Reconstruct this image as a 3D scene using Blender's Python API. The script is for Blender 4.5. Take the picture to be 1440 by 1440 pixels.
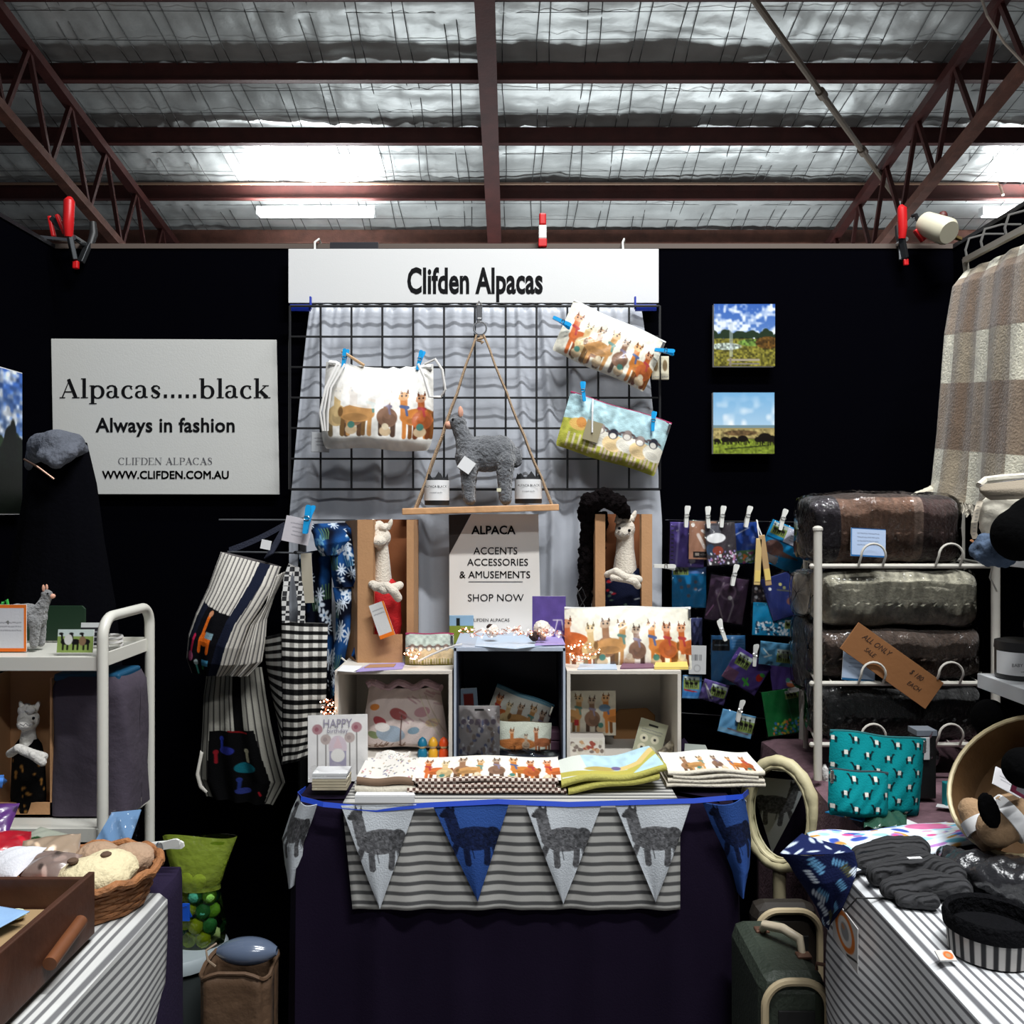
import bpy, bmesh, math, random
import numpy as np
from mathutils import Vector, Matrix, Euler, noise as mnoise
for o in list(bpy.data.objects): bpy.data.objects.remove(o)
SC = bpy.context.scene; COL = SC.collection
random.seed(7); RNG = np.random.default_rng(7)
PI = math.pi
# ---------------------------------------------------------------- camera
F = 1250.0; CAMZ = 1.30
cam_d = bpy.data.cameras.new('camera'); cam = bpy.data.objects.new('camera', cam_d); COL.objects.link(cam)
cam.location = (0, 0, CAMZ); cam.rotation_euler = (PI/2, 0, 0)
cam_d.sensor_width = 36; cam_d.sensor_fit = 'HORIZONTAL'; cam_d.lens = 36*F/1440; cam_d.clip_start = .02
SC.camera = cam
# ---------------------------------------------------------------- world and light
w = bpy.data.worlds.new('world'); SC.world = w; w.use_nodes = True
w.node_tree.nodes['Background'].inputs[0].default_value = (.80, .86, 1, 1)
w.node_tree.nodes['Background'].inputs[1].default_value = .07
SC.view_settings.view_transform = 'Standard'; SC.view_settings.look = 'None'
SC.view_settings.exposure = 0.0; SC.view_settings.gamma = 1; SC.view_settings.use_curve_mapping = False
SC.cycles.use_denoising = True; SC.cycles.max_bounces = 6; SC.cycles.transparent_max_bounces = 12
SC.cycles.diffuse_bounces = 3; SC.cycles.glossy_bounces = 3; SC.cycles.caustics_reflective = False
SC.cycles.sample_clamp_indirect = 4
def area(name, loc, size, power, color=(1,1,1), rot=(0,0,0), spread=180):
    d = bpy.data.lights.new(name, 'AREA'); d.shape = 'RECTANGLE'; d.size, d.size_y = size
    d.energy = power; d.color = color; d.spread = math.radians(spread)
    o = bpy.data.objects.new(name, d); COL.objects.link(o); o.location = loc; o.rotation_euler = rot
    return o
# two twin battens hung over the stall (out of frame) and the far row whose tubes the picture shows
area('stall_batten_light', (.75, .35, 3.75), (1.25, .12), 100, (.97, .99, 1.0), (math.radians(14), 0, 0))
area('stall_batten_light', (.40, 1.35, 3.85), (1.25, .12), 46, (.97, .99, 1.0))
area('stall_batten_light', (.5, -1.1, 3.6), (1.2, .12), 34, (.97, .99, 1.0), (math.radians(25), 0, 0))
# ---------------------------------------------------------------- helpers
def P(px, py, Y): return Vector(((px-720)*Y/F, Y, CAMZ-(py-720)*Y/F))
def L(n, Y): return n*Y/F
def PZ(px, py, z):            # point of a horizontal plane at height z
    Y = (CAMZ-z)*F/(py-720.0); return Vector(((px-720)*Y/F, Y, z))
def lin(c): return tuple(((x/12.92) if x <= .04045 else ((x+.055)/1.055)**2.4) for x in c)
def C8(r, g, b): return lin((r/255, g/255, b/255))
MATS = {}
def mat(name, col=(.8,.8,.8), rough=.6, metal=0, bump=0, bscale=60, emit=None, estr=0, spec=.5, var=0, vscale=8, sheen=0, coat=0):
    if name in MATS: return MATS[name]
    m = bpy.data.materials.new(name); m.use_nodes = True; nt = m.node_tree; b = nt.nodes['Principled BSDF']
    b.inputs['Base Color'].default_value = (*col, 1); b.inputs['Roughness'].default_value = rough
    b.inputs['Metallic'].default_value = metal; b.inputs['Specular IOR Level'].default_value = spec
    if sheen: b.inputs['Sheen Weight'].default_value = sheen
    if coat: b.inputs['Coat Weight'].default_value = coat; b.inputs['Coat Roughness'].default_value = .1
    if emit: b.inputs['Emission Color'].default_value = (*emit, 1); b.inputs['Emission Strength'].default_value = estr
    tc = nt.nodes.new('ShaderNodeTexCoord')
    if var:
        n = nt.nodes.new('ShaderNodeTexNoise'); n.inputs['Scale'].default_value = vscale; n.inputs['Detail'].default_value = 4
        r = nt.nodes.new('ShaderNodeMapRange'); r.inputs['From Min'].default_value = .25; r.inputs['From Max'].default_value = .75
        r.inputs['To Min'].default_value = 1-var; r.inputs['To Max'].default_value = 1+var
        mx = nt.nodes.new('ShaderNodeVectorMath'); mx.operation = 'SCALE'; mx.inputs[0].default_value = col
        nt.links.new(tc.outputs['Object'], n.inputs['Vector']); nt.links.new(n.outputs['Fac'], r.inputs['Value'])
        nt.links.new(r.outputs['Result'], mx.inputs['Scale']); nt.links.new(mx.outputs['Vector'], b.inputs['Base Color'])
    if bump:
        n = nt.nodes.new('ShaderNodeTexNoise'); n.inputs['Scale'].default_value = bscale; n.inputs['Detail'].default_value = 5
        bp = nt.nodes.new('ShaderNodeBump'); bp.inputs['Strength'].default_value = bump; bp.inputs['Distance'].default_value = .01
        nt.links.new(tc.outputs['Object'], n.inputs['Vector']); nt.links.new(n.outputs['Fac'], bp.inputs['Height'])
        nt.links.new(bp.outputs['Normal'], b.inputs['Normal'])
    MATS[name] = m; return m
def printmat(name, rough=.7, bump=.15, bscale=500, coat=0, sheen=0, spec=.2):
    """material whose colour is the print held in the mesh colour attribute"""
    if name in MATS: return MATS[name]
    m = mat(name, (.8,.8,.8), rough, 0, bump, bscale, coat=coat, sheen=sheen, spec=spec); nt = m.node_tree
    a = nt.nodes.new('ShaderNodeAttribute'); a.attribute_name = 'print'
    nt.links.new(a.outputs['Color'], nt.nodes['Principled BSDF'].inputs['Base Color']); return m
def plastic(name, tint=(1,1,1), gloss=.9, bump=.5, bscale=30, base=.08, ior=1.28):
    """clear film: see-through with sharp crinkled reflections"""
    if name in MATS: return MATS[name]
    m = bpy.data.materials.new(name); m.use_nodes = True; nt = m.node_tree; nt.nodes.clear()
    out = nt.nodes.new('ShaderNodeOutputMaterial'); tr = nt.nodes.new('ShaderNodeBsdfTransparent'); tr.inputs[0].default_value = (*tint, 1)
    gl = nt.nodes.new('ShaderNodeBsdfGlossy'); gl.inputs['Roughness'].default_value = 1-gloss; mx = nt.nodes.new('ShaderNodeMixShader')
    fr = nt.nodes.new('ShaderNodeFresnel'); fr.inputs[0].default_value = ior; ad = nt.nodes.new('ShaderNodeMath'); ad.operation = 'ADD'; ad.inputs[1].default_value = base
    tc = nt.nodes.new('ShaderNodeTexCoord'); n = nt.nodes.new('ShaderNodeTexNoise'); n.inputs['Scale'].default_value = bscale; n.inputs['Detail'].default_value = 3; n.inputs['Distortion'].default_value = 1.5
    bp = nt.nodes.new('ShaderNodeBump'); bp.inputs['Strength'].default_value = bump; bp.inputs['Distance'].default_value = .02
    for a, b in ((tc.outputs['Object'], n.inputs['Vector']), (n.outputs['Fac'], bp.inputs['Height']), (bp.outputs['Normal'], gl.inputs['Normal']),
                 (fr.outputs[0], ad.inputs[0]), (ad.outputs[0], mx.inputs[0]), (tr.outputs[0], mx.inputs[1]), (gl.outputs[0], mx.inputs[2]), (mx.outputs[0], out.inputs[0])):
        nt.links.new(a, b)
    MATS[name] = m; return m
def stripemat(name, c1, c2, axis, period, duty, rough=.8, wob=.0):
    """woven stripes running along a UV axis (uv in metres)"""
    if name in MATS: return MATS[name]
    m = mat(name, c1, rough, 0, .12, 700); nt = m.node_tree
    uv = nt.nodes.new('ShaderNodeUVMap'); sp = nt.nodes.new('ShaderNodeSeparateXYZ'); nt.links.new(uv.outputs[0], sp.inputs[0])
    d = nt.nodes.new('ShaderNodeMath'); d.operation = 'DIVIDE'; d.inputs[1].default_value = period; nt.links.new(sp.outputs[axis], d.inputs[0])
    f = nt.nodes.new('ShaderNodeMath'); f.operation = 'FRACT'; nt.links.new(d.outputs[0], f.inputs[0])
    s = nt.nodes.new('ShaderNodeMath'); s.operation = 'SUBTRACT'; s.inputs[1].default_value = .5; nt.links.new(f.outputs[0], s.inputs[0])
    ab = nt.nodes.new('ShaderNodeMath'); ab.operation = 'ABSOLUTE'; nt.links.new(s.outputs[0], ab.inputs[0])
    r = nt.nodes.new('ShaderNodeMapRange'); r.inputs['From Min'].default_value = duty/2-.06; r.inputs['From Max'].default_value = duty/2+.06; nt.links.new(ab.outputs[0], r.inputs['Value'])
    mx = nt.nodes.new('ShaderNodeMix'); mx.data_type = 'RGBA'; mx.inputs[6].default_value = (*c2, 1); mx.inputs[7].default_value = (*c1, 1)
    nt.links.new(r.outputs[0], mx.inputs[0]); nt.links.new(mx.outputs[2], nt.nodes['Principled BSDF'].inputs['Base Color']); return m
# ---------------------------------------------------------------- objects
def props(o, label=None, cat=None, group=None, kind=None):
    if label: o['label'] = label
    if cat: o['category'] = cat
    if group: o['group'] = group
    if kind: o['kind'] = kind
    return o
def mw(o):
    m = Matrix.Translation(o.location) @ o.rotation_euler.to_matrix().to_4x4()
    return mw(o.parent) @ m if o.parent else m
def thing(name, label, cat, loc=(0,0,0), rot=(0,0,0), group=None):
    o = bpy.data.objects.new(name, None); COL.objects.link(o); o.empty_display_size = .02
    o.location = loc; o.rotation_euler = rot; return props(o, label, cat, group)
class MB:
    def __init__(s): s.v = []; s.f = []; s.uv = None
    def add(s, vs, fs):
        n = len(s.v); s.v += [tuple(v) for v in vs]; s.f += [tuple(i+n for i in f) for f in fs]; return s
    def box(s, c, d, R=None):
        hx, hy, hz = d[0]/2, d[1]/2, d[2]/2; c = Vector(c)
        vs = [Vector((x, y, z)) for x in (-hx, hx) for y in (-hy, hy) for z in (-hz, hz)]
        if R is not None: vs = [R @ v for v in vs]
        return s.add([c+v for v in vs], [(0,1,3,2),(4,6,7,5),(0,4,5,1),(2,3,7,6),(0,2,6,4),(1,5,7,3)])
    def bar(s, a, b, wd, ht, up=(0,0,1)):
        a, b = Vector(a), Vector(b); d = (b-a); l = d.length; d.normalize(); u = Vector(up)
        sd = d.cross(u); sd.normalize(); u = sd.cross(d); R = Matrix((sd, d, u)).transposed()
        return s.box((a+b)/2, (wd, l, ht), R)
    def tube(s, pts, r, n=8, closed=False, caps=True):
        pts = [Vector(p) for p in pts]; m = len(pts); rs = r if hasattr(r, '__len__') else [r]*m
        vs = []; up = None
        for i, p in enumerate(pts):
            if closed: t = pts[(i+1) % m]-pts[i-1]
            else: t = pts[min(i+1, m-1)]-pts[max(i-1, 0)]
            if t.length < 1e-9: t = Vector((0,0,1))
            t.normalize()
            if up is None:
                up = Vector((0,0,1)) if abs(t.z) < .9 else Vector((1,0,0))
            up = up-t*up.dot(t)
            if up.length < 1e-6: up = t.orthogonal()
            up.normalize(); sd = t.cross(up)
            for k in range(n):
                a = 2*PI*k/n; vs.append(p+(up*math.cos(a)+sd*math.sin(a))*rs[i])
        fs = [(i*n+k, i*n+(k+1) % n, ((i+1) % m)*n+(k+1) % n, ((i+1) % m)*n+k) for i in range(m if closed else m-1) for k in range(n)]
        if caps and not closed: fs += [tuple(range(n))[::-1], tuple((m-1)*n+k for k in range(n))]
        return s.add(vs, fs)
    def cyl(s, a, b, r, r2=None, n=16): return s.tube([a, b], [r, r if r2 is None else r2], n)
    def lathe(s, prof, c=(0,0,0), n=24, R=None, sy=1):
        c = Vector(c); vs = []
        for r, z in prof:
            for k in range(n):
                a = 2*PI*k/n; v = Vector((r*math.cos(a), sy*r*math.sin(a), z)); vs.append(c+(R @ v if R is not None else v))
        m = len(prof)
        fs = [(i*n+k, i*n+(k+1) % n, (i+1)*n+(k+1) % n, (i+1)*n+k) for i in range(m-1) for k in range(n)]
        if prof[0][0] > 1e-5: fs.append(tuple(range(n))[::-1])
        if prof[-1][0] > 1e-5: fs.append(tuple((m-1)*n+k for k in range(n)))
        return s.add(vs, fs)
    def ball(s, c, r, n=12, R=None):
        r = r if hasattr(r, '__len__') else (r, r, r); c = Vector(c); m = n//2+1; vs = []
        for i in range(m):
            t = PI*i/(m-1)
            for k in range(n):
                a = 2*PI*k/n; v = Vector((r[0]*math.sin(t)*math.cos(a), r[1]*math.sin(t)*math.sin(a), r[2]*math.cos(t)))
                vs.append(c+(R @ v if R is not None else v))
        return s.add(vs, [(i*n+k, (i+1)*n+k, (i+1)*n+(k+1) % n, i*n+(k+1) % n) for i in range(m-1) for k in range(n)])
    def prism(s, poly, y0, y1):          # polygon of (x, z), extruded along y
        n = len(poly)
        return s.add([(x, y0, z) for x, z in poly]+[(x, y1, z) for x, z in poly],
                     [tuple(range(n)), tuple(range(2*n-1, n-1, -1))]+[(i, n+i, n+(i+1) % n, (i+1) % n) for i in range(n)])
    def grid(s, fn, nu, nv, uvs=None):
        vs = [fn(i/nu, j/nv) for j in range(nv+1) for i in range(nu+1)]
        if uvs: s.uv = (s.uv or [])+[uvs(i/nu, j/nv) for j in range(nv+1) for i in range(nu+1)]
        return s.add(vs, [(j*(nu+1)+i, j*(nu+1)+i+1, (j+1)*(nu+1)+i+1, (j+1)*(nu+1)+i) for j in range(nv) for i in range(nu)])
    def build(s, name, m, parent=None, smooth=False, bevel=0, solid=0, sub=0, world=False, kind=None, label=None, keep=False):
        me = bpy.data.meshes.new(name); vs = [Vector(v) for v in s.v]; org = None
        if parent is not None and world:
            inv = mw(parent).inverted(); vs = [inv @ v for v in vs]
        if parent is None and not keep:
            lo = [min(v[i] for v in vs) for i in range(3)]; hi = [max(v[i] for v in vs) for i in range(3)]
            org = Vector(((lo[0]+hi[0])/2, (lo[1]+hi[1])/2, lo[2])); vs = [v-org for v in vs]
        me.from_pydata(vs, [], s.f)
        bm = bmesh.new(); bm.from_mesh(me); bmesh.ops.remove_doubles(bm, verts=bm.verts, dist=1e-6) if not s.uv else None
        bmesh.ops.recalc_face_normals(bm, faces=bm.faces); bm.to_mesh(me); bm.free()
        if s.uv:
            l = me.uv_layers.new(name='UVMap'); vi = np.empty(len(me.loops), int); me.loops.foreach_get('vertex_index', vi)
            l.data.foreach_set('uv', np.array(s.uv, float)[vi].ravel())
        if smooth:
            me.shade_smooth()
            if smooth != 'all': me.set_sharp_from_angle(angle=math.radians(40))
        me.materials.append(m); o = bpy.data.objects.new(name, me); COL.objects.link(o)
        if parent is not None: o.parent = parent
        if org is not None: o.location = org
        if solid: md = o.modifiers.new('solid', 'SOLIDIFY'); md.thickness = solid; md.offset = 0
        if bevel: md = o.modifiers.new('bevel', 'BEVEL'); md.width = bevel; md.segments = 2; md.limit_method = 'ANGLE'
        if sub: md = o.modifiers.new('sub', 'SUBSURF'); md.levels = sub; md.render_levels = sub
        if label: o['label'] = label
        if kind: o['kind'] = kind
        return o
def copy_thing(root, loc, rot, label, group=None):
    r = root.copy(); COL.objects.link(r); r.location = loc; r.rotation_euler = rot; r['label'] = label
    if group: r['group'] = group
    for ch in root.children:
        c = ch.copy(); COL.objects.link(c); c.parent = r
        for g in ch.children: d = g.copy(); COL.objects.link(d); d.parent = c
    return r
def soft(name, balls, chains, m, parent=None, vox=.004, disp=0, dscale=.01, smooth=4, world=False, sub=0):
    """one continuous soft body: capsules and ellipsoids fused by a voxel remesh"""
    mb = MB()
    for c, r, *R in balls: mb.ball(c, r, 16, R[0] if R else None)
    for pts, rs in chains:
        rs = rs if hasattr(rs, '__len__') else [rs]*len(pts)
        mb.tube(pts, rs, 12)
        for p, r in zip(pts, rs): mb.ball(p, r, 12)
    o = mb.build(name, m, parent, world=world, smooth='all')
    md = o.modifiers.new('remesh', 'REMESH'); md.mode = 'VOXEL'; md.voxel_size = vox; md.use_smooth_shade = True
    md = o.modifiers.new('smooth', 'SMOOTH'); md.iterations = smooth; md.factor = .5
    if disp:
        t = bpy.data.textures.new(name, 'CLOUDS'); t.noise_scale = dscale; t.noise_depth = 2
        md = o.modifiers.new('fuzz', 'DISPLACE'); md.texture = t; md.strength = disp; md.mid_level = .5
    return o
# ---------------------------------------------------------------- 2-D print canvas (colours only, worked into mesh colour attributes)
class CV:
    def __init__(s, w, h, bg=(1,1,1)):
        s.w, s.h = int(w), int(h); s.a = np.empty((s.h, s.w, 3)); s.a[:] = np.array(bg); s.X, s.Y = np.meshgrid(np.arange(s.w)+.5, np.arange(s.h)+.5)
    def put(s, m, c, al=1):
        m = (np.clip(m, 0, 1)*al)[..., None]; s.a = s.a*(1-m)+np.array(c)*m
    def ell(s, x, y, rx, ry, c, rot=0, al=1):
        dx, dy = s.X-x, s.Y-y; k, q = math.cos(rot), math.sin(rot); u = (dx*k+dy*q)/max(rx, .1); v = (-dx*q+dy*k)/max(ry, .1)
        s.put((1-np.sqrt(u*u+v*v))*min(rx, ry)+.5, c, al)
    def line(s, pts, wd, c, al=1):
        best = None
        for (x0, y0), (x1, y1) in zip(pts[:-1], pts[1:]):
            dx, dy = x1-x0, y1-y0; l = dx*dx+dy*dy+1e-9; t = np.clip(((s.X-x0)*dx+(s.Y-y0)*dy)/l, 0, 1)
            d = np.hypot(s.X-x0-t*dx, s.Y-y0-t*dy); best = d if best is None else np.minimum(best, d)
        s.put(wd/2-best+.5, c, al)
    def poly(s, pts, c, al=1):
        ins = np.zeros(s.X.shape, bool); n = len(pts); j = n-1
        for i in range(n):
            xi, yi = pts[i]; xj, yj = pts[j]
            if abs(yj-yi) > 1e-9: ins ^= ((yi > s.Y) != (yj > s.Y)) & (s.X < (xj-xi)*(s.Y-yi)/(yj-yi)+xi)
            j = i
        s.put(ins.astype(float), c, al)
    def rect(s, x0, y0, x1, y1, c, al=1): s.put(((s.X > x0) & (s.X < x1) & (s.Y > y0) & (s.Y < y1)).astype(float), c, al)
    def noise(s, amp, scale=6, seed=0):
        r = np.random.default_rng(seed); g = r.random((int(s.h/scale)+3, int(s.w/scale)+3)); x = s.X/scale; y = s.Y/scale
        i, j = x.astype(int), y.astype(int); fx, fy = x-i, y-j; fx = fx*fx*(3-2*fx); fy = fy*fy*(3-2*fy)
        n = g[j, i]*(1-fx)*(1-fy)+g[j, i+1]*fx*(1-fy)+g[j+1, i]*(1-fx)*fy+g[j+1, i+1]*fx*fy
        if amp: s.a = np.clip(s.a*(1+amp*(n[..., None]-.5)*2), 0, 1)
        return n
    def text(s, x0, x1, y, c=(.35,.35,.38), wd=.9, seed=1):     # a line of lettering too small to read
        r = random.Random(seed); x = x0
        while x < x1:
            l = r.uniform(1.5, 4.5); s.line([(x, y+r.uniform(-.3, .3)), (min(x+l, x1), y+r.uniform(-.3, .3))], wd, c, .8); x += l+1.3
    def alpaca(s, x, y, k, col, scarf=None, front=False, flip=1, face=None):
        """x, y = ground point below the shoulders, k = height in cells"""
        col = np.array(col); dk = col*.62; lt = col*.6+.4*np.array((1, .95, .85)); fc = np.array(face) if face else lt
        if front:
            for dx in (-.13, .13): s.line([(x+dx*k, y-.3*k), (x+dx*k, y)], .11*k, dk)
            s.ell(x, y-.38*k, .22*k, .22*k, col); s.ell(x+.05*k, y-.34*k, .15*k, .14*k, dk, al=.35)
        else:
            for dx in (0, .12, .42, .54): s.line([(x+flip*dx*k, y-.32*k), (x+flip*(dx+.01)*k, y)], .085*k, dk if dx in (.12, .54) else col)
            s.ell(x+flip*.27*k, y-.42*k, .36*k, .18*k, col); s.ell(x+flip*.3*k, y-.34*k, .25*k, .08*k, dk, al=.4)
            s.ell(x+flip*.6*k, y-.45*k, .05*k, .1*k, dk)
        s.line([(x, y-.42*k), (x-.02*k*flip, y-.86*k)], .15*k, col)
        s.ell(x-.02*k*flip, y-.88*k, .105*k, .09*k, fc); s.ell(x-.07*k*flip, y-.84*k, .06*k, .045*k, lt)
        for dx in (-.07, .06): s.poly([(x+(dx-.035)*k, y-.93*k), (x+dx*k*1.15, y-1.05*k), (x+(dx+.035)*k, y-.93*k)], dk)
        s.ell(x-.06*k, y-.89*k, .016*k+.25, .018*k+.25, (.1,.08,.08)); s.ell(x+.03*k, y-.89*k, .016*k+.25, .018*k+.25, (.1,.08,.08))
        if scarf is not None:
            sc = np.array(scarf)*.75+.15; s.line([(x-.07*k, y-.66*k), (x+.07*k, y-.63*k)], .07*k, sc); s.line([(x+.03*k, y-.62*k), (x+.06*k, y-.47*k)], .05*k, sc)
    def sheep(s, x, y, k, col, face=(.25,.25,.3)):
        for dx in (-.2, -.08, .1, .22): s.line([(x+dx*k, y-.3*k), (x+dx*k, y)], .07*k, (.85,.78,.68))
        s.ell(x, y-.5*k, .36*k, .27*k, col); s.ell(x-.05*k, y-.4*k, .2*k, .12*k, np.array(col)*.8, al=.5)
        s.ell(x-.1*k, y-.8*k, .15*k, .17*k, face); s.ell(x-.1*k, y-.74*k, .1*k, .09*k, (.9,.88,.84))
        for d in (-1, 1): s.ell(x-.1*k+d*.17*k, y-.85*k, .08*k, .035*k, (.35,.3,.3), d*.4)
HERD = [((.80,.42,.22), (.72,.12,.12), False, 1), ((.83,.72,.52), None, True, 1), ((.62,.46,.34), None, True, 1), ((.78,.58,.36), (.35,.55,.50), False, -1),
        ((.55,.42,.34), (.5,.45,.55), True, 1), ((.80,.50,.24), (.25,.33,.55), False, 1), ((.72,.38,.2), (.72,.15,.15), True, 1)]
def herd(cv, x0, x1, y, k, n=7, seed=0, start=0):
    r = random.Random(seed)
    for i in range(n):
        t = (i+.5)/n; c, sc, fr, fl = HERD[(i+start) % 7]; cv.alpaca(x0+(x1-x0)*t, y+r.uniform(-.04, .0)*k, k*r.uniform(.86, 1.03), c, sc, fr, fl)
    m = int(n*.6)
    for i in range(m):
        cv.ell(x0+(x1-x0)*(i+.7)/m, y-.1*k, .12*k, .1*k, (.82,.72,.58)); cv.ell(x0+(x1-x0)*(i+.7)/m, y-.2*k, .07*k, .07*k, (.88,.82,.7) if i % 2 else (.3,.5,.45))
def field(cv, x0, y0, x1, y1):                   # little photo of dark alpacas on grass
    cv.rect(x0, y0, x1, y1, (.52,.60,.32)); cv.rect(x0, y0, x1, y0+(y1-y0)*.3, (.75,.8,.78)); w_ = x1-x0; h_ = y1-y0
    for t in (.22, .5, .78):
        x = x0+w_*t; y = y0+h_*.85; k = h_*.75
        cv.line([(x-.05*w_, y), (x-.05*w_, y-.35*k)], max(.9, .05*w_), (.06,.06,.05)); cv.line([(x+.07*w_, y), (x+.07*w_, y-.35*k)], max(.9, .05*w_), (.06,.06,.05))
        cv.ell(x, y-.42*k, .12*w_, .16*k, (.07,.06,.06)); cv.line([(x-.08*w_, y-.45*k), (x-.1*w_, y-.85*k)], max(1, .05*w_), (.06,.06,.06)); cv.ell(x-.12*w_, y-.87*k, .06*w_, .07*k, (.06,.05,.05))
def surf(name, cv, fn, m, parent=None, solid=0, world=False, keep=False, flipn=False):
    """mesh with one vertex per canvas cell; fn maps arrays u (0..1 right), v (0..1 down) to x, y, z"""
    h, w_ = cv.h, cv.w; U, V = np.meshgrid(np.linspace(0, 1, w_), np.linspace(0, 1, h)); x, y, z = fn(U, V)
    co = np.stack([x+0*U, y+0*U, z+0*U], -1).reshape(-1, 3).astype(float); loc = None
    if parent is not None and world:
        inv = np.array(mw(parent).inverted()); co = co @ inv[:3, :3].T+inv[:3, 3]
    if parent is None and not keep:
        loc = np.array([(co[:, 0].min()+co[:, 0].max())/2, (co[:, 1].min()+co[:, 1].max())/2, co[:, 2].min()]); co = co-loc
    i = np.arange(h*w_).reshape(h, w_); q = np.stack([i[:-1, :-1], i[1:, :-1], i[1:, 1:], i[:-1, 1:]], -1).reshape(-1, 4)
    if flipn: q = q[:, ::-1]
    me = bpy.data.meshes.new(name); me.vertices.add(len(co)); me.vertices.foreach_set('co', co.ravel())
    me.loops.add(q.size); me.loops.foreach_set('vertex_index', q.ravel()); me.polygons.add(len(q))
    me.polygons.foreach_set('loop_start', np.arange(0, q.size, 4)); me.update(calc_edges=True); me.shade_smooth()
    at = me.color_attributes.new('print', 'FLOAT_COLOR', 'POINT'); a = np.clip(cv.a, 0, 1)
    a = np.where(a <= .04045, a/12.92, ((a+.055)/1.055)**2.4); at.data.foreach_set('color', np.concatenate([a, np.ones((h, w_, 1))], -1).ravel())
    me.materials.append(m); o = bpy.data.objects.new(name, me); COL.objects.link(o)
    if parent is not None: o.parent = parent
    if loc is not None: o.location = loc
    if solid: md = o.modifiers.new('solid', 'SOLIDIFY'); md.thickness = solid; md.offset = 0
    return o
def flat(w_, h_, bow=0, wr=0, sd=0):             # upright sheet facing the viewer, centred on its origin
    def fn(U, V):
        y = -bow*(1-(2*U-1)**2)
        if wr: y = y+wr*np.sin(U*9+sd)*np.sin(V*7+sd*2)+wr*.6*np.sin(U*23+V*11+sd)
        return (U-.5)*w_, y, (.5-V)*h_
    return fn
# ---------------------------------------------------------------- lettering
_txt = {}
def text_geo(body, size, off=0, xs=1.0, align='CENTER', sp=1.0):
    bold = off/size if 'M' in body and off > 0 else 0          # the built-in M does not fill when it is fattened
    if bold: off = 0
    key = (body, round(off/size, 4), xs, align, sp)
    if key not in _txt:
        c = bpy.data.curves.new('t', 'FONT'); c.body = body; c.size = 1; c.offset = off/size; c.align_x = align; c.align_y = 'CENTER'; c.resolution_u = 3; c.space_character = sp
        o = bpy.data.objects.new('t', c); COL.objects.link(o); dg = bpy.context.evaluated_depsgraph_get(); me = o.evaluated_get(dg).to_mesh()
        vs = [(v.co.x*xs, 0, v.co.y) for v in me.vertices]; fs = [tuple(p.vertices) for p in me.polygons]
        o.evaluated_get(dg).to_mesh_clear(); bpy.data.objects.remove(o); bpy.data.curves.remove(c); _txt[key] = (vs, fs)
    vs, fs = [tuple(q*size for q in v) for v in _txt[key][0]], _txt[key][1]
    if bold:
        n = len(vs); sh = [(-bold, -bold), (bold, -bold), (-bold, bold), (bold, bold)]
        vs, fs = [(x+a*size, y, z+b*size) for a, b in sh for x, y, z in vs], [tuple(i+k*n for i in f) for k in range(4) for f in fs]
    return vs, fs
def lettering(parent, body, size, x, z, m, off=0, xs=1.0, y=-.002, align='CENTER', sp=1.0, shear=0, rot=0, name='lettering'):
    vs, fs = text_geo(body, size, off, xs, align, sp); k, q = math.cos(rot), math.sin(rot)
    mb = MB(); mb.add([(x+(a+shear*c)*k-c*q, y, z+(a+shear*c)*q+c*k) for a, b, c in vs], fs)
    me = bpy.data.meshes.new(name); me.from_pydata(mb.v, [], mb.f); me.materials.append(m)
    o = bpy.data.objects.new(name, me); COL.objects.link(o); o.parent = parent; return o
# ================================================================ the hall roof
TS = .208; H0 = 5.25                                     # roof falls away from the viewer
def zr(Y, d=0): return CAMZ+H0+d-TS*Y
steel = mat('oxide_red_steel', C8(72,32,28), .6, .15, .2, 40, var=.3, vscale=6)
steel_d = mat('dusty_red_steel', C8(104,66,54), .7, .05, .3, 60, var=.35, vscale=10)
foil = mat('foil_sarking', (.70,.72,.71), .42, .45, .5, 11, var=.2, vscale=3)
nt = foil.node_tree
wiremat = mat('galvanised_wire', (.09,.09,.09), .6, .5)
concrete = mat('concrete_floor', (.16,.155,.15), .8, 0, .3, 20, var=.2, vscale=2)
blackcloth = mat('black_velour', (.0013,.0013,.0024), 1, 0, 0, 300, spec=0)
props(MB().box((0, 4, -.05), (24, 22, .1)).build('floor', concrete, keep=True), kind='structure')
PY = [6570/(980-y) for y in (102-91, 102, 191, 270, 333)]+[6570/(980-333)+.98]
PY = [PY[1]-5*.88, PY[1]-4*.88, PY[1]-3*.88, PY[1]-2*.88, PY[1]-.88]+PY[1:]
PY.append(PY[-1]+1)
# foil blanket, sagging between purlins and puckered along the mesh wires
nx, ny = 260, 250; X0, X1, Y0f, Y1f = -8.0, 8.0, 3.0, 12.3
def foil_pt(u, v):
    x = X0+(X1-X0)*u; Y = Y0f+(Y1f-Y0f)*v
    k = 0
    for i in range(len(PY)-1):
        if PY[i] <= Y <= PY[i+1]: k = math.sin(PI*(Y-PY[i])/(PY[i+1]-PY[i])); break
    s = -.05*k+.012*abs(math.sin(PI*x/.19+.6*math.sin(Y*1.3)))
    q = mnoise.fractal(Vector((x*1.3, Y*3.0, 1)), .9, 2.1, 4)*.030
    q += .030*max(0, mnoise.noise(Vector((x*7.5+3.5*Y, Y*1.3, 7))))*.8
    return (x, Y, zr(Y, .12)+s+q)
props(MB().grid(foil_pt, nx, ny).build('ceiling', foil, smooth='all', keep=True), kind='structure')
wm = MB()
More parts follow.
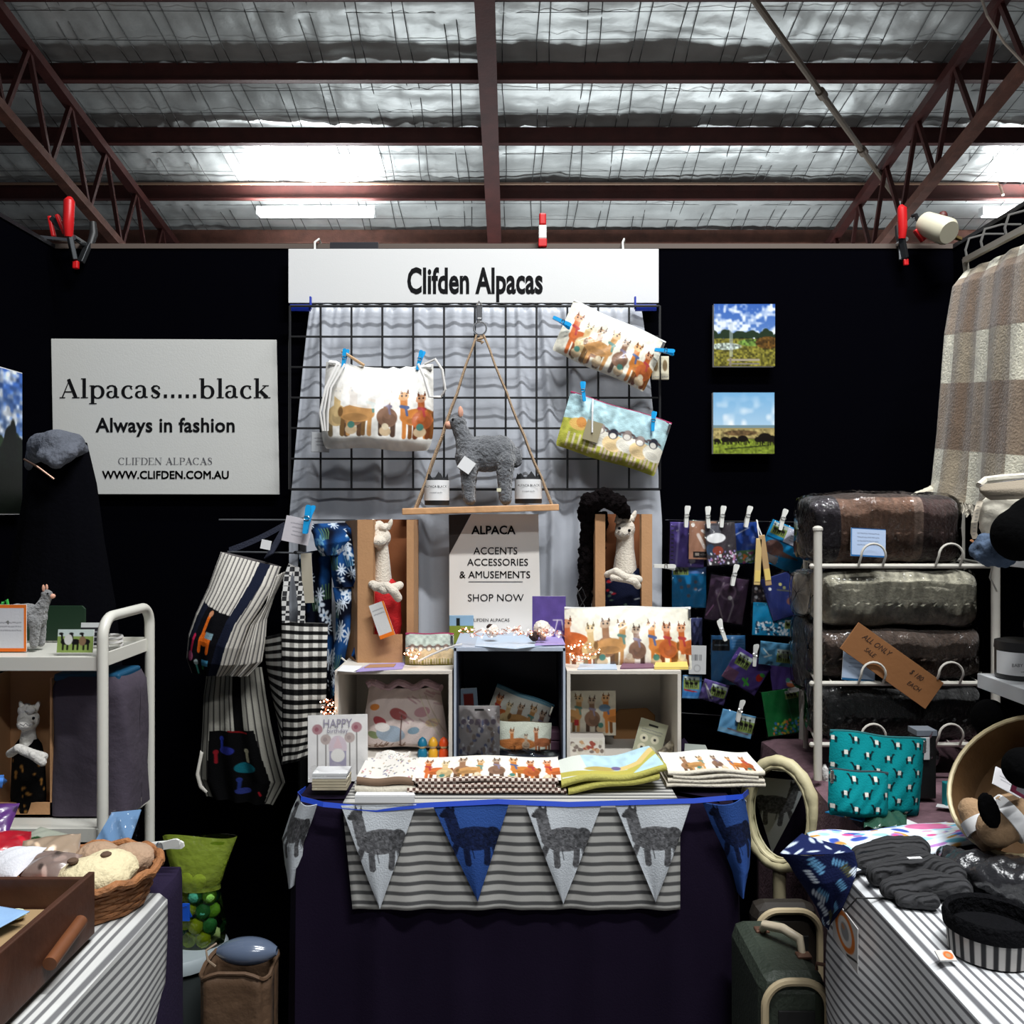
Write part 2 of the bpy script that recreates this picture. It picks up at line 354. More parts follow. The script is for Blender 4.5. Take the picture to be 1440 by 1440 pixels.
for i in range(int(16/.19)):
    x = X0+.19*i+.05*math.sin(i*3.1); wm.tube([(x+.02*math.sin(j*1.7+i), Y0f+j*.6, zr(Y0f+j*.6, .105)-.045*abs(math.sin(j*1.1))) for j in range(16)], .0042, 4)
for j in range(31):
    Y = Y0f+.3*j; wm.tube([(X0+k*1.0, Y+.02*math.sin(k+j), zr(Y, .1)-.03) for k in range(17)], .0028, 4)
o = wm.build('safety_mesh', wiremat, bpy.data.objects['ceiling'], world=True, kind='stuff')
PURL = []
for i, Y in enumerate(PY):
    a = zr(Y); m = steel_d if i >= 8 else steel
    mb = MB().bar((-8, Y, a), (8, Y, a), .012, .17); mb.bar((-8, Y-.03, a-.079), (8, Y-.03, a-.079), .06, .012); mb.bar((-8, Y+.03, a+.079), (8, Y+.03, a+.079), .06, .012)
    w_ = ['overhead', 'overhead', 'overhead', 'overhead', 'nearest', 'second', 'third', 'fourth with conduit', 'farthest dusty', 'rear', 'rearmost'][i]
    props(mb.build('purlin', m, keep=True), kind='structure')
# central rafter
props(MB().bar((-.20, 2.8, zr(2.8, -.17)), (-.19, 12.3, zr(12.3, -.17)), .125, .17).bar((-.20, 2.8, zr(2.8, -.262)), (-.19, 12.3, zr(12.3, -.262)), .15, .014).build('rafter', steel, keep=True), kind='structure')
def truss(x, d1, d2, ph, label):
    t = props(thing('roof_truss', label, 'truss', (x, 3, zr(3, d1))), group='lattice trusses under the roof')
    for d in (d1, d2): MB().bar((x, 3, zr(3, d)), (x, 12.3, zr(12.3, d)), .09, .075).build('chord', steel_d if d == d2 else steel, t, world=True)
    n = 28; pts = [(3+9.3*i/n, (d1, d2)[i % 2]) for i in range(n+1)]
    for (ya, da), (yb, db) in zip(pts[:-1], pts[1:]):
        MB().bar((x, ya+ph, zr(ya+ph, da)), (x, min(yb, 12.2)+ph*.0+ph, zr(yb+ph, db)), .035, .035, up=(1,0,0)).build('web_bar', steel, t, world=True)
truss(-3.80, -.15, -.88, 0, 'dark red lattice truss running down the left side of the roof')
truss(3.58, -.15, -.85, .2, 'dark red lattice truss running down the right side of the roof')
pipe = mat('tan_conduit', C8(150,120,100), .5)
Yc = PY[7]-.10
MB().tube([(-8, Yc, zr(Yc, .035)), (5.0, Yc, zr(Yc, .035)), (5.03, Yc, zr(Yc, .0)), (5.03, Yc-.05, zr(Yc, -.1))], .014, 8).build('conduit', pipe, keep=True)
props(bpy.data.objects['conduit'], 'thin tan electrical conduit running along the third roof purlin', 'conduit')
rod = mat('galvanised_rod', C8(112,100,88), .6, .2, .2, 60)
b = MB(); a0, a1 = P(1050, -15, 6.3), P(1258, 275, 8.95); b.tube([a0, a1], .026, 8)
for t in (.42, .72): b.cyl(a0.lerp(a1, t-.012), a0.lerp(a1, t+.012), .04)
props(b.build('brace_rod', rod, keep=True), 'pale diagonal brace rod slanting under the foil roof to the right truss', 'rod')
props(MB().tube([P(1375, -20, 5.0), P(1388, 22, 5.0), P(1412, 60, 5.1), P(1450, 100, 5.1)], .008, 6).build('cable', mat('grey_cable', C8(150,140,130), .6), keep=True), 'grey cable looping below the roof in the top right corner', 'cable')
# batten lights hung under the third purlin
white_en = mat('white_enamel', (.8,.8,.8), .4)
tube_em = mat('fluorescent_tube', (1,1,1), .4, emit=(.95,.98,1), estr=26)
def batten(cx, Y, label, z=None):
    z = z if z is not None else zr(Y, -.10); t = thing('batten_light', label, 'light', (cx, Y, z), group='fluorescent battens on the roof')
    MB().box((0, 0, .04), (1.26, .10, .05)).build('housing', white_en, t, bevel=.006)
    for s in (-1, 1): MB().box((s*.62, 0, 0), (.02, .10, .05)).build('end_cap', white_en, t)
    for s in (-.03, .03): MB().cyl((-.60, s, -.012), (.60, s, -.012), .019, n=10).build('tube', tube_em, t)
Yb = PY[7]+.22
batten((445-720)/F*Yb, Yb, 'lit fluorescent batten light glowing behind the third purlin, left of centre')
batten((1462-720)/F*Yb, Yb, 'lit fluorescent batten light at the far right edge of the roof')
for sx in (-1, 1):
    cx = (445-720)/F*Yb if sx < 0 else (1462-720)/F*Yb
    area('batten_glow', (cx, Yb-.35, zr(Yb, -.16)), (1.2, .14), 62, (.93,.98,1), (PI, 0, 0))
area('roof_fill_light', (1.0, 9.3, 2.3), (6, .6), 105, (.90,.97,1), (PI, 0, 0))  # unseen up-facing fill lamp, added to brighten the far foil roof
area('roof_fill_light', (0, 5.0, 2.6), (7, 1.2), 24, (1,.95,.9), (PI, 0, 0))  # weaker added fill, also out of view, for the nearer foil
# ================================================================ stall partitions
props(MB().box((0, 2.24, .98), (2.34, .03, 1.96)).build('wall_back', blackcloth, keep=True), kind='structure')
props(MB().box((-1.16, 1.02, .98), (.03, 2.44, 1.96)).build('wall_left', blackcloth, keep=True), kind='structure')
props(MB().box((1.12, 1.02, .98), (.03, 2.44, 1.96)).build('wall_right', blackcloth, keep=True), kind='structure')
alu = mat('aluminium_rail', C8(150,150,150), .35, .6)
props(MB().box((0, 2.24, 1.965), (2.34, .036, .012)).build('trim_1', mat('dusty_rail', C8(90,78,70), .7), keep=True), kind='structure')
props(MB().box((-1.16, 1.02, 1.964), (.036, 2.44, .010)).build('trim_2', mat('dark_rail', C8(30,30,34), .5, .4), keep=True), kind='structure')
props(MB().box((1.12, 1.02, 1.964), (.036, 2.44, .010)).build('trim_3', MATS['dark_rail'], keep=True), kind='structure')
# ================================================================ shared looks
print_cloth = printmat('printed_canvas', .9, .2, 350, spec=.12)
print_gloss = printmat('printed_oilcloth', .28, .25, 25, coat=.5, spec=.4)
print_paper = printmat('printed_card', .55, .05, 200)
print_photo = printmat('printed_photo', .35, .02, 100)
ink = mat('black_ink', (.005,.005,.006), .7, spec=.1); ink_g = mat('grey_ink', (.10,.10,.11), .6)
board = mat('white_foam_board', (.70,.70,.69), .6, 0, .03, 300)
paperw = mat('white_paper', (.78,.78,.78), .7)
blackwire = mat('black_powder_coat', (.012,.012,.013), .4)
bluecl = mat('blue_plastic', C8(30,160,225), .25, coat=.4); whitepl = mat('white_peg_plastic', C8(226,226,220), .35)
chrome = mat('chrome', (.7,.7,.7), .22, 1); rope_m = mat('jute_rope', C8(172,146,118), .9, 0, .5, 400)
pine = mat('pine_board', C8(206,158,112), .55, 0, .15, 60, var=.18, vscale=30)
kraft = mat('kraft_cardboard', C8(186,140,98), .75, 0, .08, 200, var=.08, vscale=20)
redpl = mat('red_rubber_grip', C8(200,22,26), .4); darkst = mat('dark_spring_steel', C8(70,72,74), .35, .8)
film = plastic('clear_film', (1,1,1), .93, .6, 26, .02)
# ================================================================ serif letters for the left sign
def _arc(cx, cy, rx, ry, a0, a1, wt, wn, n=22):     # ribbon, thick on its sides and thin at top and bottom
    return [(cx+rx*math.cos(math.radians(a0+(a1-a0)*i/n)), cy+ry*math.sin(math.radians(a0+(a1-a0)*i/n)),
             wn+(wt-wn)*abs(math.cos(math.radians(a0+(a1-a0)*i/n)))**1.5) for i in range(n+1)]
T, N = .125, .042
GL = {'A': (.74, [[(.37,.69,.03),(.10,.02,.05)], [(.33,.70,T),(.60,.02,T)], [(.18,.23,N),(.50,.23,N)], [(0,.015,.035),(.21,.015,.035)], [(.46,.015,.035),(.74,.015,.035)]]),
 'l': (.33, [[(.17,0,T),(.17,.73,T)], [(.04,.015,.035),(.31,.015,.035)], [(.05,.71,.035),(.17,.71,.035)]]),
 'p': (.63, [[(.15,-.22,T),(.15,.47,T)], [(.02,-.205,.035),(.30,-.205,.035)], [(.03,.45,.035),(.15,.45,.035)], _arc(.33,.225,.20,.225,140,-140,T,N)]),
 'b': (.63, [[(.15,0,T),(.15,.73,T)], [(.03,.71,.035),(.15,.71,.035)], _arc(.33,.225,.20,.225,140,-140,T,N)]),
 'a': (.56, [[(.08,.35,.10),(.09,.40,.09),(.16,.45,.05),(.25,.46,.05),(.34,.42,.08),(.37,.34,T),(.37,.10,T),(.41,.04,.07),(.50,.03,.04)], _arc(.21,.13,.135,.115,70,330,.10,.04)]),
 'c': (.50, [_arc(.28,.225,.20,.225,50,315,T,N), [(.37,.34,.10),(.40,.37,.10)]]),
 's': (.46, [[(.36,.34,.09),(.35,.41,.05),(.27,.455,.045),(.17,.44,.07),(.11,.37,.11),(.14,.29,.12),(.27,.21,.13),(.35,.14,.12),(.33,.06,.09),(.24,.01,.045),(.13,.03,.05),(.08,.12,.08)]]),
 '.': (.27, [[(.07,.07,.13),(.19,.07,.13)]]),
 'k': (.64, [[(.15,0,T),(.15,.73,T)], [(.03,.71,.035),(.15,.71,.035)], [(.02,.015,.035),(.29,.015,.035)], [(.18,.18,N),(.46,.44,N)], [(.25,.27,T),(.52,.02,T)], [(.38,.015,.035),(.64,.015,.035)], [(.34,.455,.035),(.58,.455,.035)]]),
 'C': (.72, [_arc(.37,.35,.30,.34,45,315,.10,.03), [(.59,.50,.03),(.59,.68,.03)]]), 'L': (.62, [[(.15,0,.10),(.15,.70,.10)], [(.03,.015,.03),(.54,.015,.03)], [(.03,.685,.03),(.28,.685,.03)], [(.54,0,.03),(.56,.18,.03)]]),
 'I': (.34, [[(.17,0,.10),(.17,.70,.10)], [(.04,.015,.03),(.30,.015,.03)], [(.04,.685,.03),(.30,.685,.03)]]),
 'F': (.60, [[(.15,0,.10),(.15,.70,.10)], [(.03,.015,.03),(.30,.015,.03)], [(.03,.685,.03),(.54,.685,.03)], [(.54,.70,.03),(.54,.54,.03)], [(.15,.37,.03),(.42,.37,.03)]]),
 'E': (.64, [[(.15,0,.10),(.15,.70,.10)], [(.03,.015,.03),(.56,.015,.03)], [(.03,.685,.03),(.54,.685,.03)], [(.54,.70,.03),(.54,.54,.03)], [(.15,.37,.03),(.42,.37,.03)], [(.57,0,.03),(.58,.16,.03)]]),
 'D': (.74, [[(.15,0,.10),(.15,.70,.10)], [(.03,.015,.03),(.35,.015,.03)], [(.03,.685,.03),(.35,.685,.03)], _arc(.33,.35,.33,.335,90,-90,.10,.03)]),
 'N': (.78, [[(.13,0,.03),(.13,.70,.03)], [(.12,.69,.10),(.64,.02,.10)], [(.65,0,.03),(.65,.70,.03)], [(.02,.015,.03),(.24,.015,.03)], [(.52,.685,.03),(.76,.685,.03)]]),
 'P': (.62, [[(.15,0,.10),(.15,.70,.10)], [(.03,.015,.03),(.30,.015,.03)], [(.03,.685,.03),(.32,.685,.03)], _arc(.32,.51,.22,.175,90,-90,.10,.03), [(.15,.335,.03),(.32,.335,.03)]]),
 'S': (.56, [[(.44,.52,.04),(.43,.62,.04),(.32,.69,.035),(.19,.67,.06),(.12,.57,.10),(.16,.46,.11),(.32,.36,.12),(.43,.26,.11),(.44,.12,.09),(.34,.02,.04),(.20,.01,.035),(.09,.08,.04),(.08,.2,.04)]]),
 ' ': (.35, [])}
def serif(parent, s, x0, x1, z, m, y=-.004, name='lettering'):
    tot = sum(GL[c][0] for c in s); k = (x1-x0)/tot; mb = MB(); x = x0; q = 0
    for c in s:
        for st in GL[c][1]:
            vs = []; n = len(st); q += 1
            for i, (a, b, w_) in enumerate(st):
                a0, b0, _ = st[max(i-1, 0)]; a1, b1, _ = st[min(i+1, n-1)]; d = math.hypot(a1-a0, b1-b0) or 1; nxx, nzz = -(b1-b0)/d*w_/2, (a1-a0)/d*w_/2
                yy = y-.00002*(q % 7)
                vs += [(x+(a+nxx)*k, yy, z+(b+nzz)*k), (x+(a-nxx)*k, yy, z+(b-nzz)*k)]
            mb.add(vs, [(2*i, 2*i+1, 2*i+3, 2*i+2) for i in range(n-1)])
        x += GL[c][0]*k
    me = bpy.data.meshes.new(name); me.from_pydata(mb.v, [], mb.f); me.materials.append(m); o = bpy.data.objects.new(name, me); COL.objects.link(o); o.parent = parent; return o
# ================================================================ signs
Y = 2.19
t = thing('fascia_sign', 'long white header sign hung above the black wire grid', 'sign', P(666, 388.5, Y))
MB().box((0, 0, 0), (L(520, Y), .008, L(76, Y))).build('board', board, t, bevel=.001)
lettering(t, 'Clifden Alpacas', L(50, Y), L(2, Y), L(-9, Y), ink, off=.0026, xs=.60, y=-.0048, sp=1.02)
for px, k in ((446, 'left'), (879, 'right')):
    p = P(px, 352, 2.20); MB().tube([p+Vector((-.005,-.004,-.012)), p+Vector((-.006,0,.02)), p+Vector((0,.02,.034)), p+Vector((.004,.05,.02))], .0028, 6).build('cable_tie', whitepl, smooth=True)
    props(bpy.data.objects['cable_tie' if k == 'left' else 'cable_tie.001'], f'white cable tie over the top rail holding the {k} end of the header sign', 'cable tie')
Y = 2.205
t = thing('wall_sign', 'large off-white alpaca fashion sign on the black wall, left of the wire grid', 'sign', P(232.5, 586, Y), (0, 0, 0))
MB().prism([(L(-160,Y), L(109.5,Y)), (L(156.5,Y), L(108,Y)), (L(160.5,Y), L(-109.5,Y)), (L(-156,Y), L(-109,Y))], -.003, .003).build('board', mat('aged_foam_board', (.60,.60,.57), .6, 0, .05, 250), t, bevel=.001)
def sx(px): return L(px-232.5, Y)
def sz(py): return L(586-py, Y)
serif(t, 'Alpacas.....black', sx(85), sx(381), sz(560), ink)
lettering(t, 'Always in fashion', L(28, Y), sx(234), sz(599), ink, off=.0011, xs=.97, y=-.004, sp=1.03)
serif(t, 'CLIFDEN ALPACAS', sx(167), sx(300), sz(653.5), ink_g)
lettering(t, 'WWW.CLIFDEN.COM.AU', L(15.6, Y), sx(234), sz(668.5), ink, off=.0006, xs=1.0, y=-.004)
# ================================================================ landscape prints
def sky_photo(seed, kind, w_=90, h_=90):
    cv = CV(w_, h_, (.45,.62,.85)); n1 = cv.noise(0, 9, seed); n2 = cv.noise(0, 4, seed+1); v = (cv.Y/h_)
    if kind == 1:
        cl = np.clip((n1*.6+n2*.5+v*.45-.55)*3, 0, 1)[..., None]; base = np.array((.20,.36,.66))*(1-v[..., None])+np.array((.50,.62,.78))*v[..., None]
        cv.a = base*(1-cl)+np.array((.86,.89,.93))*cl
        for x in range(-4, w_+4, 5): cv.ell(x, h_*.52+4*math.sin(x*.3), 6, 7+3*math.sin(x), (.13,.19,.12))
        cv.rect(0, h_*.55, w_, h_, (.42,.40,.16)); cv.ell(w_*.2, h_*.68, w_*.25, 5, (.62,.66,.62)); cv.ell(w_*.6, h_*.62, w_*.2, 5, (.35,.45,.2)); cv.ell(w_*.88, h_*.62, w_*.2, 9, (.34,.24,.10))
        m = cv.Y > h_*.53; a0 = cv.a.copy(); cv.noise(.5, 2.5, 3); cv.a = np.where(m[..., None], cv.a, a0)
        cv.rect(w_*.22, h_*.88, w_*.74, h_*.91, (.62,.58,.5)); cv.rect(w_*.24, h_*.94, w_*.74, h_*.97, (.5,.47,.42)); cv.rect(w_*.26, h_*.86, w_*.29, h_, (.5,.46,.4)); cv.rect(w_*.26, h_*.3, w_*.31, h_*.85, (.7,.74,.76), .5)
    else:
        base = np.array((.45,.66,.82))*(1-v[..., None])+np.array((.82,.88,.92))*v[..., None]; cl = np.clip((n1-.35)*2*v*1.8, 0, 1)[..., None]; cv.a = base*(1-cl)+np.array((.93,.95,.96))*cl
        cv.rect(0, h_*.53, w_, h_*.58, (.45,.55,.58)); cv.rect(0, h_*.58, w_, h_, (.60,.54,.35)); cv.rect(0, h_*.76, w_, h_, (.46,.52,.18)); cv.ell(w_*.45, h_*.66, w_*.28, 4, (.38,.30,.20)); cv.line([(w_*.2, h_*.92), (w_*.9, h_*.86)], 2, (.22,.25,.1))
        m = cv.Y > h_*.6; a0 = cv.a.copy(); cv.noise(.3, 2.5, 5); cv.a = np.where(m[..., None], cv.a, a0)
        for x, k in ((.06,.7), (.2,1), (.33,1), (.48,1.2), (.74,1.0), (.84,1.6), (.95,1.2)):
            X_, Y_ = x*w_, h_*.82; cv.ell(X_, Y_-5*k, 6*k, 4*k, (.09,.07,.05))
            for d in (-4, -2, 3, 5): cv.line([(X_+d*k, Y_-4*k), (X_+d*k, Y_+2*k)], 1.2, (.08,.06,.05))
            cv.line([(X_+5*k, Y_-6*k), (X_+8*k, Y_)], 1.8, (.09,.07,.05))
    return cv
for i, (x0, y0, x1, y1, k, lb) in enumerate(((1004,427.5,1090,515,1,'square print of cloudy sky over a paddock gate, upper of two on black wall'), (1003,552,1089,638,2,'square print of dark alpacas grazing, lower of two on black wall'))):
    Y = 2.19; t = thing('landscape_print', lb, 'picture', P((x0+x1)/2, (y0+y1)/2, Y)); ww, hh = L(x1-x0, Y), L(y1-y0, Y)
    MB().box((0, .009, 0), (ww, .016, hh)).build('stretcher_frame', paperw, t); surf('picture', sky_photo(i*9+2, k), flat(ww, hh), print_photo, t)
cv = sky_photo(31, 1, 110, 130); cv.a[78:, :] = (.03,.05,.03); [cv.ell(x, 76+5*math.sin(x), 9, 10+4*math.sin(x*2.3), (.04,.07,.05)) for x in range(0, 112, 7)]; cv.ell(95, 70, 9, 20, (.03,.05,.04)); cv.ell(98, 58, 4, 14, (.03,.05,.04)); cv.noise(.3, 4, 2)
t = thing('landscape_print', 'framed landscape print of clouds and dark trees on the left partition', 'picture', (-1.13, 1.86, CAMZ+L(720-622, 2.0)), (0, 0, 0))
MB().box((0, 0, 0), (.012, .36, .325)).build('stretcher_frame', paperw, t)
surf('picture', cv, lambda U, V: (0*U+.0075, (U-.5)*.355, (.5-V)*.32), print_photo, t, flipn=True)
# ================================================================ curtain
satin = mat('grey_satin', C8(186,190,198), .42, 0, .08, 60, sheen=.2)
def cur(u, v):
    top = v; xw = .5+(.475-.42)*0; half = L(233, 2.18)+L(32, 2.18)*min(1, v*1.7)**.8
    x = P(667, 0, 2.18).x+(u-.5)*2*half
    ph = u*2*PI*11+1.8*math.sin(u*9)+.7*math.sin(v*3+u*5); fold = (math.sin(ph)+.3*math.sin(2*ph+1))*(.35+.65*min(1, v*4))*(.55+.45*math.sin(u*17+2))+.25*math.sin(ph*2.3+v*5)*max(0, 1-v*6)
    return (x+.003*math.sin(ph*1.1+1), 2.190+.010*fold, P(0, 427, 2.18).z-v*(L(520, 2.18)))
t = MB().grid(cur, 300, 40).build('curtain', satin, smooth='all', solid=.0012)
props(t, 'pale grey satin curtain hanging in folds behind the black wire grid', 'curtain')
# ================================================================ wire grid panel
Y = 2.150; t = thing('wire_grid_panel', 'black wire grid panel hung in front of the grey curtain', 'display panel', P(667.5, 688, Y))
gx0, gx1, gz0, gz1 = P(407.5, 0, Y).x, P(928, 0, Y).x, P(0, 688, Y).z, P(0, 430, Y).z
for i in range(13):
    x = gx0+(gx1-gx0)*i/12; MB().cyl((x, Y, gz0), (x, Y, gz1), .0032 if i in (0, 12) else .0026, n=6).build('vertical_wire', blackwire, t, world=True)
for i in range(7):
    z = gz0+(gz1-gz0)*i/6; MB().cyl((gx0, Y+.004, z), (gx1, Y+.004, z), .0032 if i in (0, 6) else .0026, n=6).build('horizontal_wire', blackwire, t, world=True)
blue_t = mat('blue_clamp_plastic', C8(20,50,170), .4)
for (a, b, k) in ((408, 437, 'left'), (893, 923, 'right')):
    p0, p1 = P(a, 433, 2.165), P(b, 433, 2.165); m = MB(); m.box((p0+p1)/2, (L(b-a, 2.165), .008, L(9, 2.165))); m.box((p1 if k == 'left' else p0)+Vector((0, -.001, .012)), (.004, .012, .03))
    props(m.build('curtain_clip', blue_t, bevel=.001), f'dark blue strip clip at the top {k} corner of the wire grid', 'clip')
# ================================================================ pegs
def peg(px, py, Y, ang=0, m=None, label='', ln=.062, group=None):
    """clothes peg, two sprung jaws; ang = clockwise lean of its top"""
    m = m or whitepl; t = thing('clothes_peg', label, 'peg', P(px, py, Y), (0, math.radians(ang), 0), group); k = ln/.062
    for s, a in ((-1, 0), (1, .10)):
        b = MB(); y = s*.0045*k
        prof = [(-.031,.0040),(-.028,.0052),(-.010,.0056),(.012,.0058),(.024,.0065),(.030,.0058),(.0335,.0032)]
        vs = []; n = len(prof)
        for z, hw in prof:
            dy = y-.0028*k+max(0, z)*a*s*k; dx = max(0, z)*.25*k*(s > 0)
            vs += [(-hw*k+dx, dy, z*k), (hw*k+dx, dy, z*k), (hw*k+dx, dy+.0045*k, z*k), (-hw*k+dx, dy+.0045*k, z*k)]
        fs = [(4*i+j, 4*i+(j+1) % 4, 4*i+4+(j+1) % 4, 4*i+4+j) for i in range(n-1) for j in range(4)]+[(0,1,2,3), tuple(4*(n-1)+j for j in (3,2,1,0))]
        b.add(vs, fs).build('jaw', m, t)
    MB().tube([(.0075*k*math.cos(a), -.009*k, .004*k+.0045*k*math.sin(a)) for a in [2*PI*i/10 for i in range(10)]], .0009*k, 4, closed=True).build('spring', chrome, t)
    return t
# ================================================================ hanging shelf
Y = 2.085
p = P(674, 442, 2.13); t = thing('bulldog_clip', 'small silver clip fixing the shelf ring to the top of the wire grid', 'clip', p)
MB().box((0, 0, L(2, Y)), (L(9, Y), .02, L(24, Y))).box((0, -.008, L(-10, Y)), (L(7, Y), .006, L(8, Y))).build('clip_body', chrome, t, bevel=.002)
MB().tube([(L(-3, Y), -.012, L(12, Y)), (0, -.02, L(16, Y)), (L(3, Y), -.012, L(12, Y))], .0015, 6).build('lever', chrome, t)
t = thing('hanging_shelf', 'narrow pine shelf hung by jute ropes from a ring on the wire grid', 'shelf', P(676, 716, Y), (0, 0, 0))
bd = MB(); bd.bar(P(568, 719.5, Y), P(785, 713.5, Y), .075, L(9, Y)); bd.build('shelf_board', pine, t, bevel=.002, world=True)
rc = P(675, 462, Y+.03); MB().tube([rc+Vector((L(9, Y)*math.cos(a), 0, L(9, Y)*math.sin(a))) for a in [2*PI*i/20 for i in range(20)]], .0024, 6, closed=True).build('ring', chrome, t, world=True)
for sxp, ex, ey in ((-1, 585, 716), (1, 777, 711)):
    for dy in (-.026, .026):
        a = P(675+sxp*5, 471, Y+.028); b = P(ex, ey, Y); b.y += dy; MB().tube([a.lerp(b, i/12)+Vector((.0012*math.sin(i*2), 0, -.004*math.sin(PI*i/12)))for i in range(13)], .0026, 6).build('rope', rope_m, t, world=True)
MB().tube([rc+Vector((.008*math.sin(i*1.3), -.003+.003*math.cos(i), -.020-.0035*i*.6)) for i in range(8)], .0035, 6).build('knot', rope_m, t, world=True)
# plush grey alpaca on the shelf
plush = mat('charcoal_alpaca_fleece', C8(98,100,104), .95, 0, .9, 160, var=.22, vscale=40, sheen=.5)
plush_l = mat('pale_grey_fleece', C8(124,124,124), .95, 0, .9, 160, var=.2, vscale=40, sheen=.5)
peach = mat('peach_felt', C8(214,160,136), .85)
def plush_alpaca(name, label, loc, s, flip=1, m=plush, head=(-.015, .15), rz=0):
    """s = standing height in metres; local: body along x, head at -x"""
    t = thing(name, label, 'soft toy', loc, (0, 0, rz)); f = flip; k = s/.19
    def q(x, y, z): return (f*x*k, y*k, z*k)
    hx, hz = head
    balls = [(q(.045,0,.100), (.052*k,.030*k,.038*k)), (q(.075,0,.102), (.032*k,.030*k,.036*k)), (q(.012,0,.095), (.030*k,.026*k,.036*k)), (q(.106,0,.092), (.013*k,.012*k,.022*k)), (q(hx,0,hz+.012), (.018*k,.016*k,.017*k))]
    chains = [([q(.010,0,.10), q(hx+.012,0,.135), q(hx+.004,0,hz)], [.026*k,.018*k,.016*k])]
    for x in (.012, .085):
        for y in (-.017, .017): chains.append(([q(x,y,.085), q(x-.002,y*1.1,.045), q(x,y*1.15,.008)], [.020*k,.015*k,.0125*k]))
    bd_ = soft('body', balls, chains, m, t, vox=.0028*k, disp=.0045*k, dscale=.012, smooth=3)
    for y in (-.010, .010):
        MB().ball(q(hx+.006, y, hz+.034), (.005*k,.003*k,.012*k), 8).build('ear', peach, bd_, smooth=True)
    MB().ball(q(hx-.018, 0, hz+.008), (.009*k,.009*k,.008*k), 10).build('muzzle', peach, bd_, smooth=True)
    for y in (-.013, .013): MB().ball(q(hx-.009, y, hz+.018), .0028*k, 8).build('eye', ink, bd_, smooth=True)
    return t
t = plush_alpaca('plush_alpaca', 'shaggy charcoal plush alpaca standing on the hanging pine shelf', P(652, 707.5, 2.085), L(132, 2.085), head=(-.012, .150))
c = thing('x', 'y', 'z'); bpy.data.objects.remove(c)
tg = MB().box((0, 0, 0), (L(20, 2), .001, L(20, 2)), Matrix.Rotation(.5, 3, 'Y')); 
o = MB().box(P(656, 654, 2.038), (L(20, 2), .001, L(19, 2)), Matrix.Rotation(math.radians(35), 3, 'Y')).build('paper_tag', paperw, t, world=True, label='white square paper tag with a grey printed mark')
MB().tube([P(656, 640, 2.036), P(650, 634, 2.042), P(658, 630, 2.05), P(664, 638, 2.038)], .0009, 5).build('tag_string', ink_g, t, world=True)
MB().box(P(704, 689, 2.05), (L(11, 2), .001, L(5, 2))).build('care_label', mat('cream_label', C8(214,210,180), .7), t, world=True)
# candle tins either side
tin = mat('matt_black_tin', (.015,.015,.016), .45); blkpaper = mat('black_tissue', (.02,.02,.022), .8)
def candle(px0, px1, pyb, pyt, lab, tx):
    Y = 2.085; r = L(px1-px0, Y)/2; p = P((px0+px1)/2, pyb, Y); t = thing('candle_jar', lab, 'candle', p); h = L(pyb-pyt, Y)
    MB().lathe([(r*.97, 0), (r, .003), (r, h*.86), (r*.95, h*.86), (r*.94, h*.2)], n=28).build('jar', tin, t, smooth=True)
    n = 28; mb = MB(); a0, a1 = math.radians(180+12), math.radians(360-12); vs = []
    for k in range(n+1):
        a = a0+(a1-a0)*k/n
        for z in (.16, .84): vs.append(((r+.0008)*math.cos(a), (r+.0008)*math.sin(a), h*z))
    lb_ = mb.add(vs, [(2*k, 2*k+2, 2*k+3, 2*k+1) for k in range(n)]).build('label', paperw, t, smooth=True)
    lettering(lb_, 'ALPACA BLACK', L(4.6, Y), 0, h*.62, ink, xs=.95, y=-r-.0012, name='label_text'); lettering(lb_, 'scented candle', L(3, Y), 0, h*.42, ink_g, y=-r-.0012, name='label_text')
    mb = MB(); vs = []; m = 14
    for k in range(m):
        a = 2*PI*k/m; zz = h*(.95+.12*math.sin(k*2.4)+.06*(k % 2)); vs += [(r*.93*math.cos(a), r*.93*math.sin(a), h*.8), (r*.90*math.cos(a), r*.90*math.sin(a), zz)]
    mb.add(vs, [(2*k, (2*k+2) % (2*m), (2*k+3) % (2*m), 2*k+1) for k in range(m)]); mb.ball((0, 0, h*.80), (r*.85, r*.85, h*.16), 12).build('tissue', blkpaper, t)
candle(597, 632, 710.5, 669, 'black candle jar with white label, left of the plush alpaca on the hanging shelf', 0)
candle(724, 762, 708, 668, 'black candle jar with white label, right of the plush alpaca on the hanging shelf', 0)
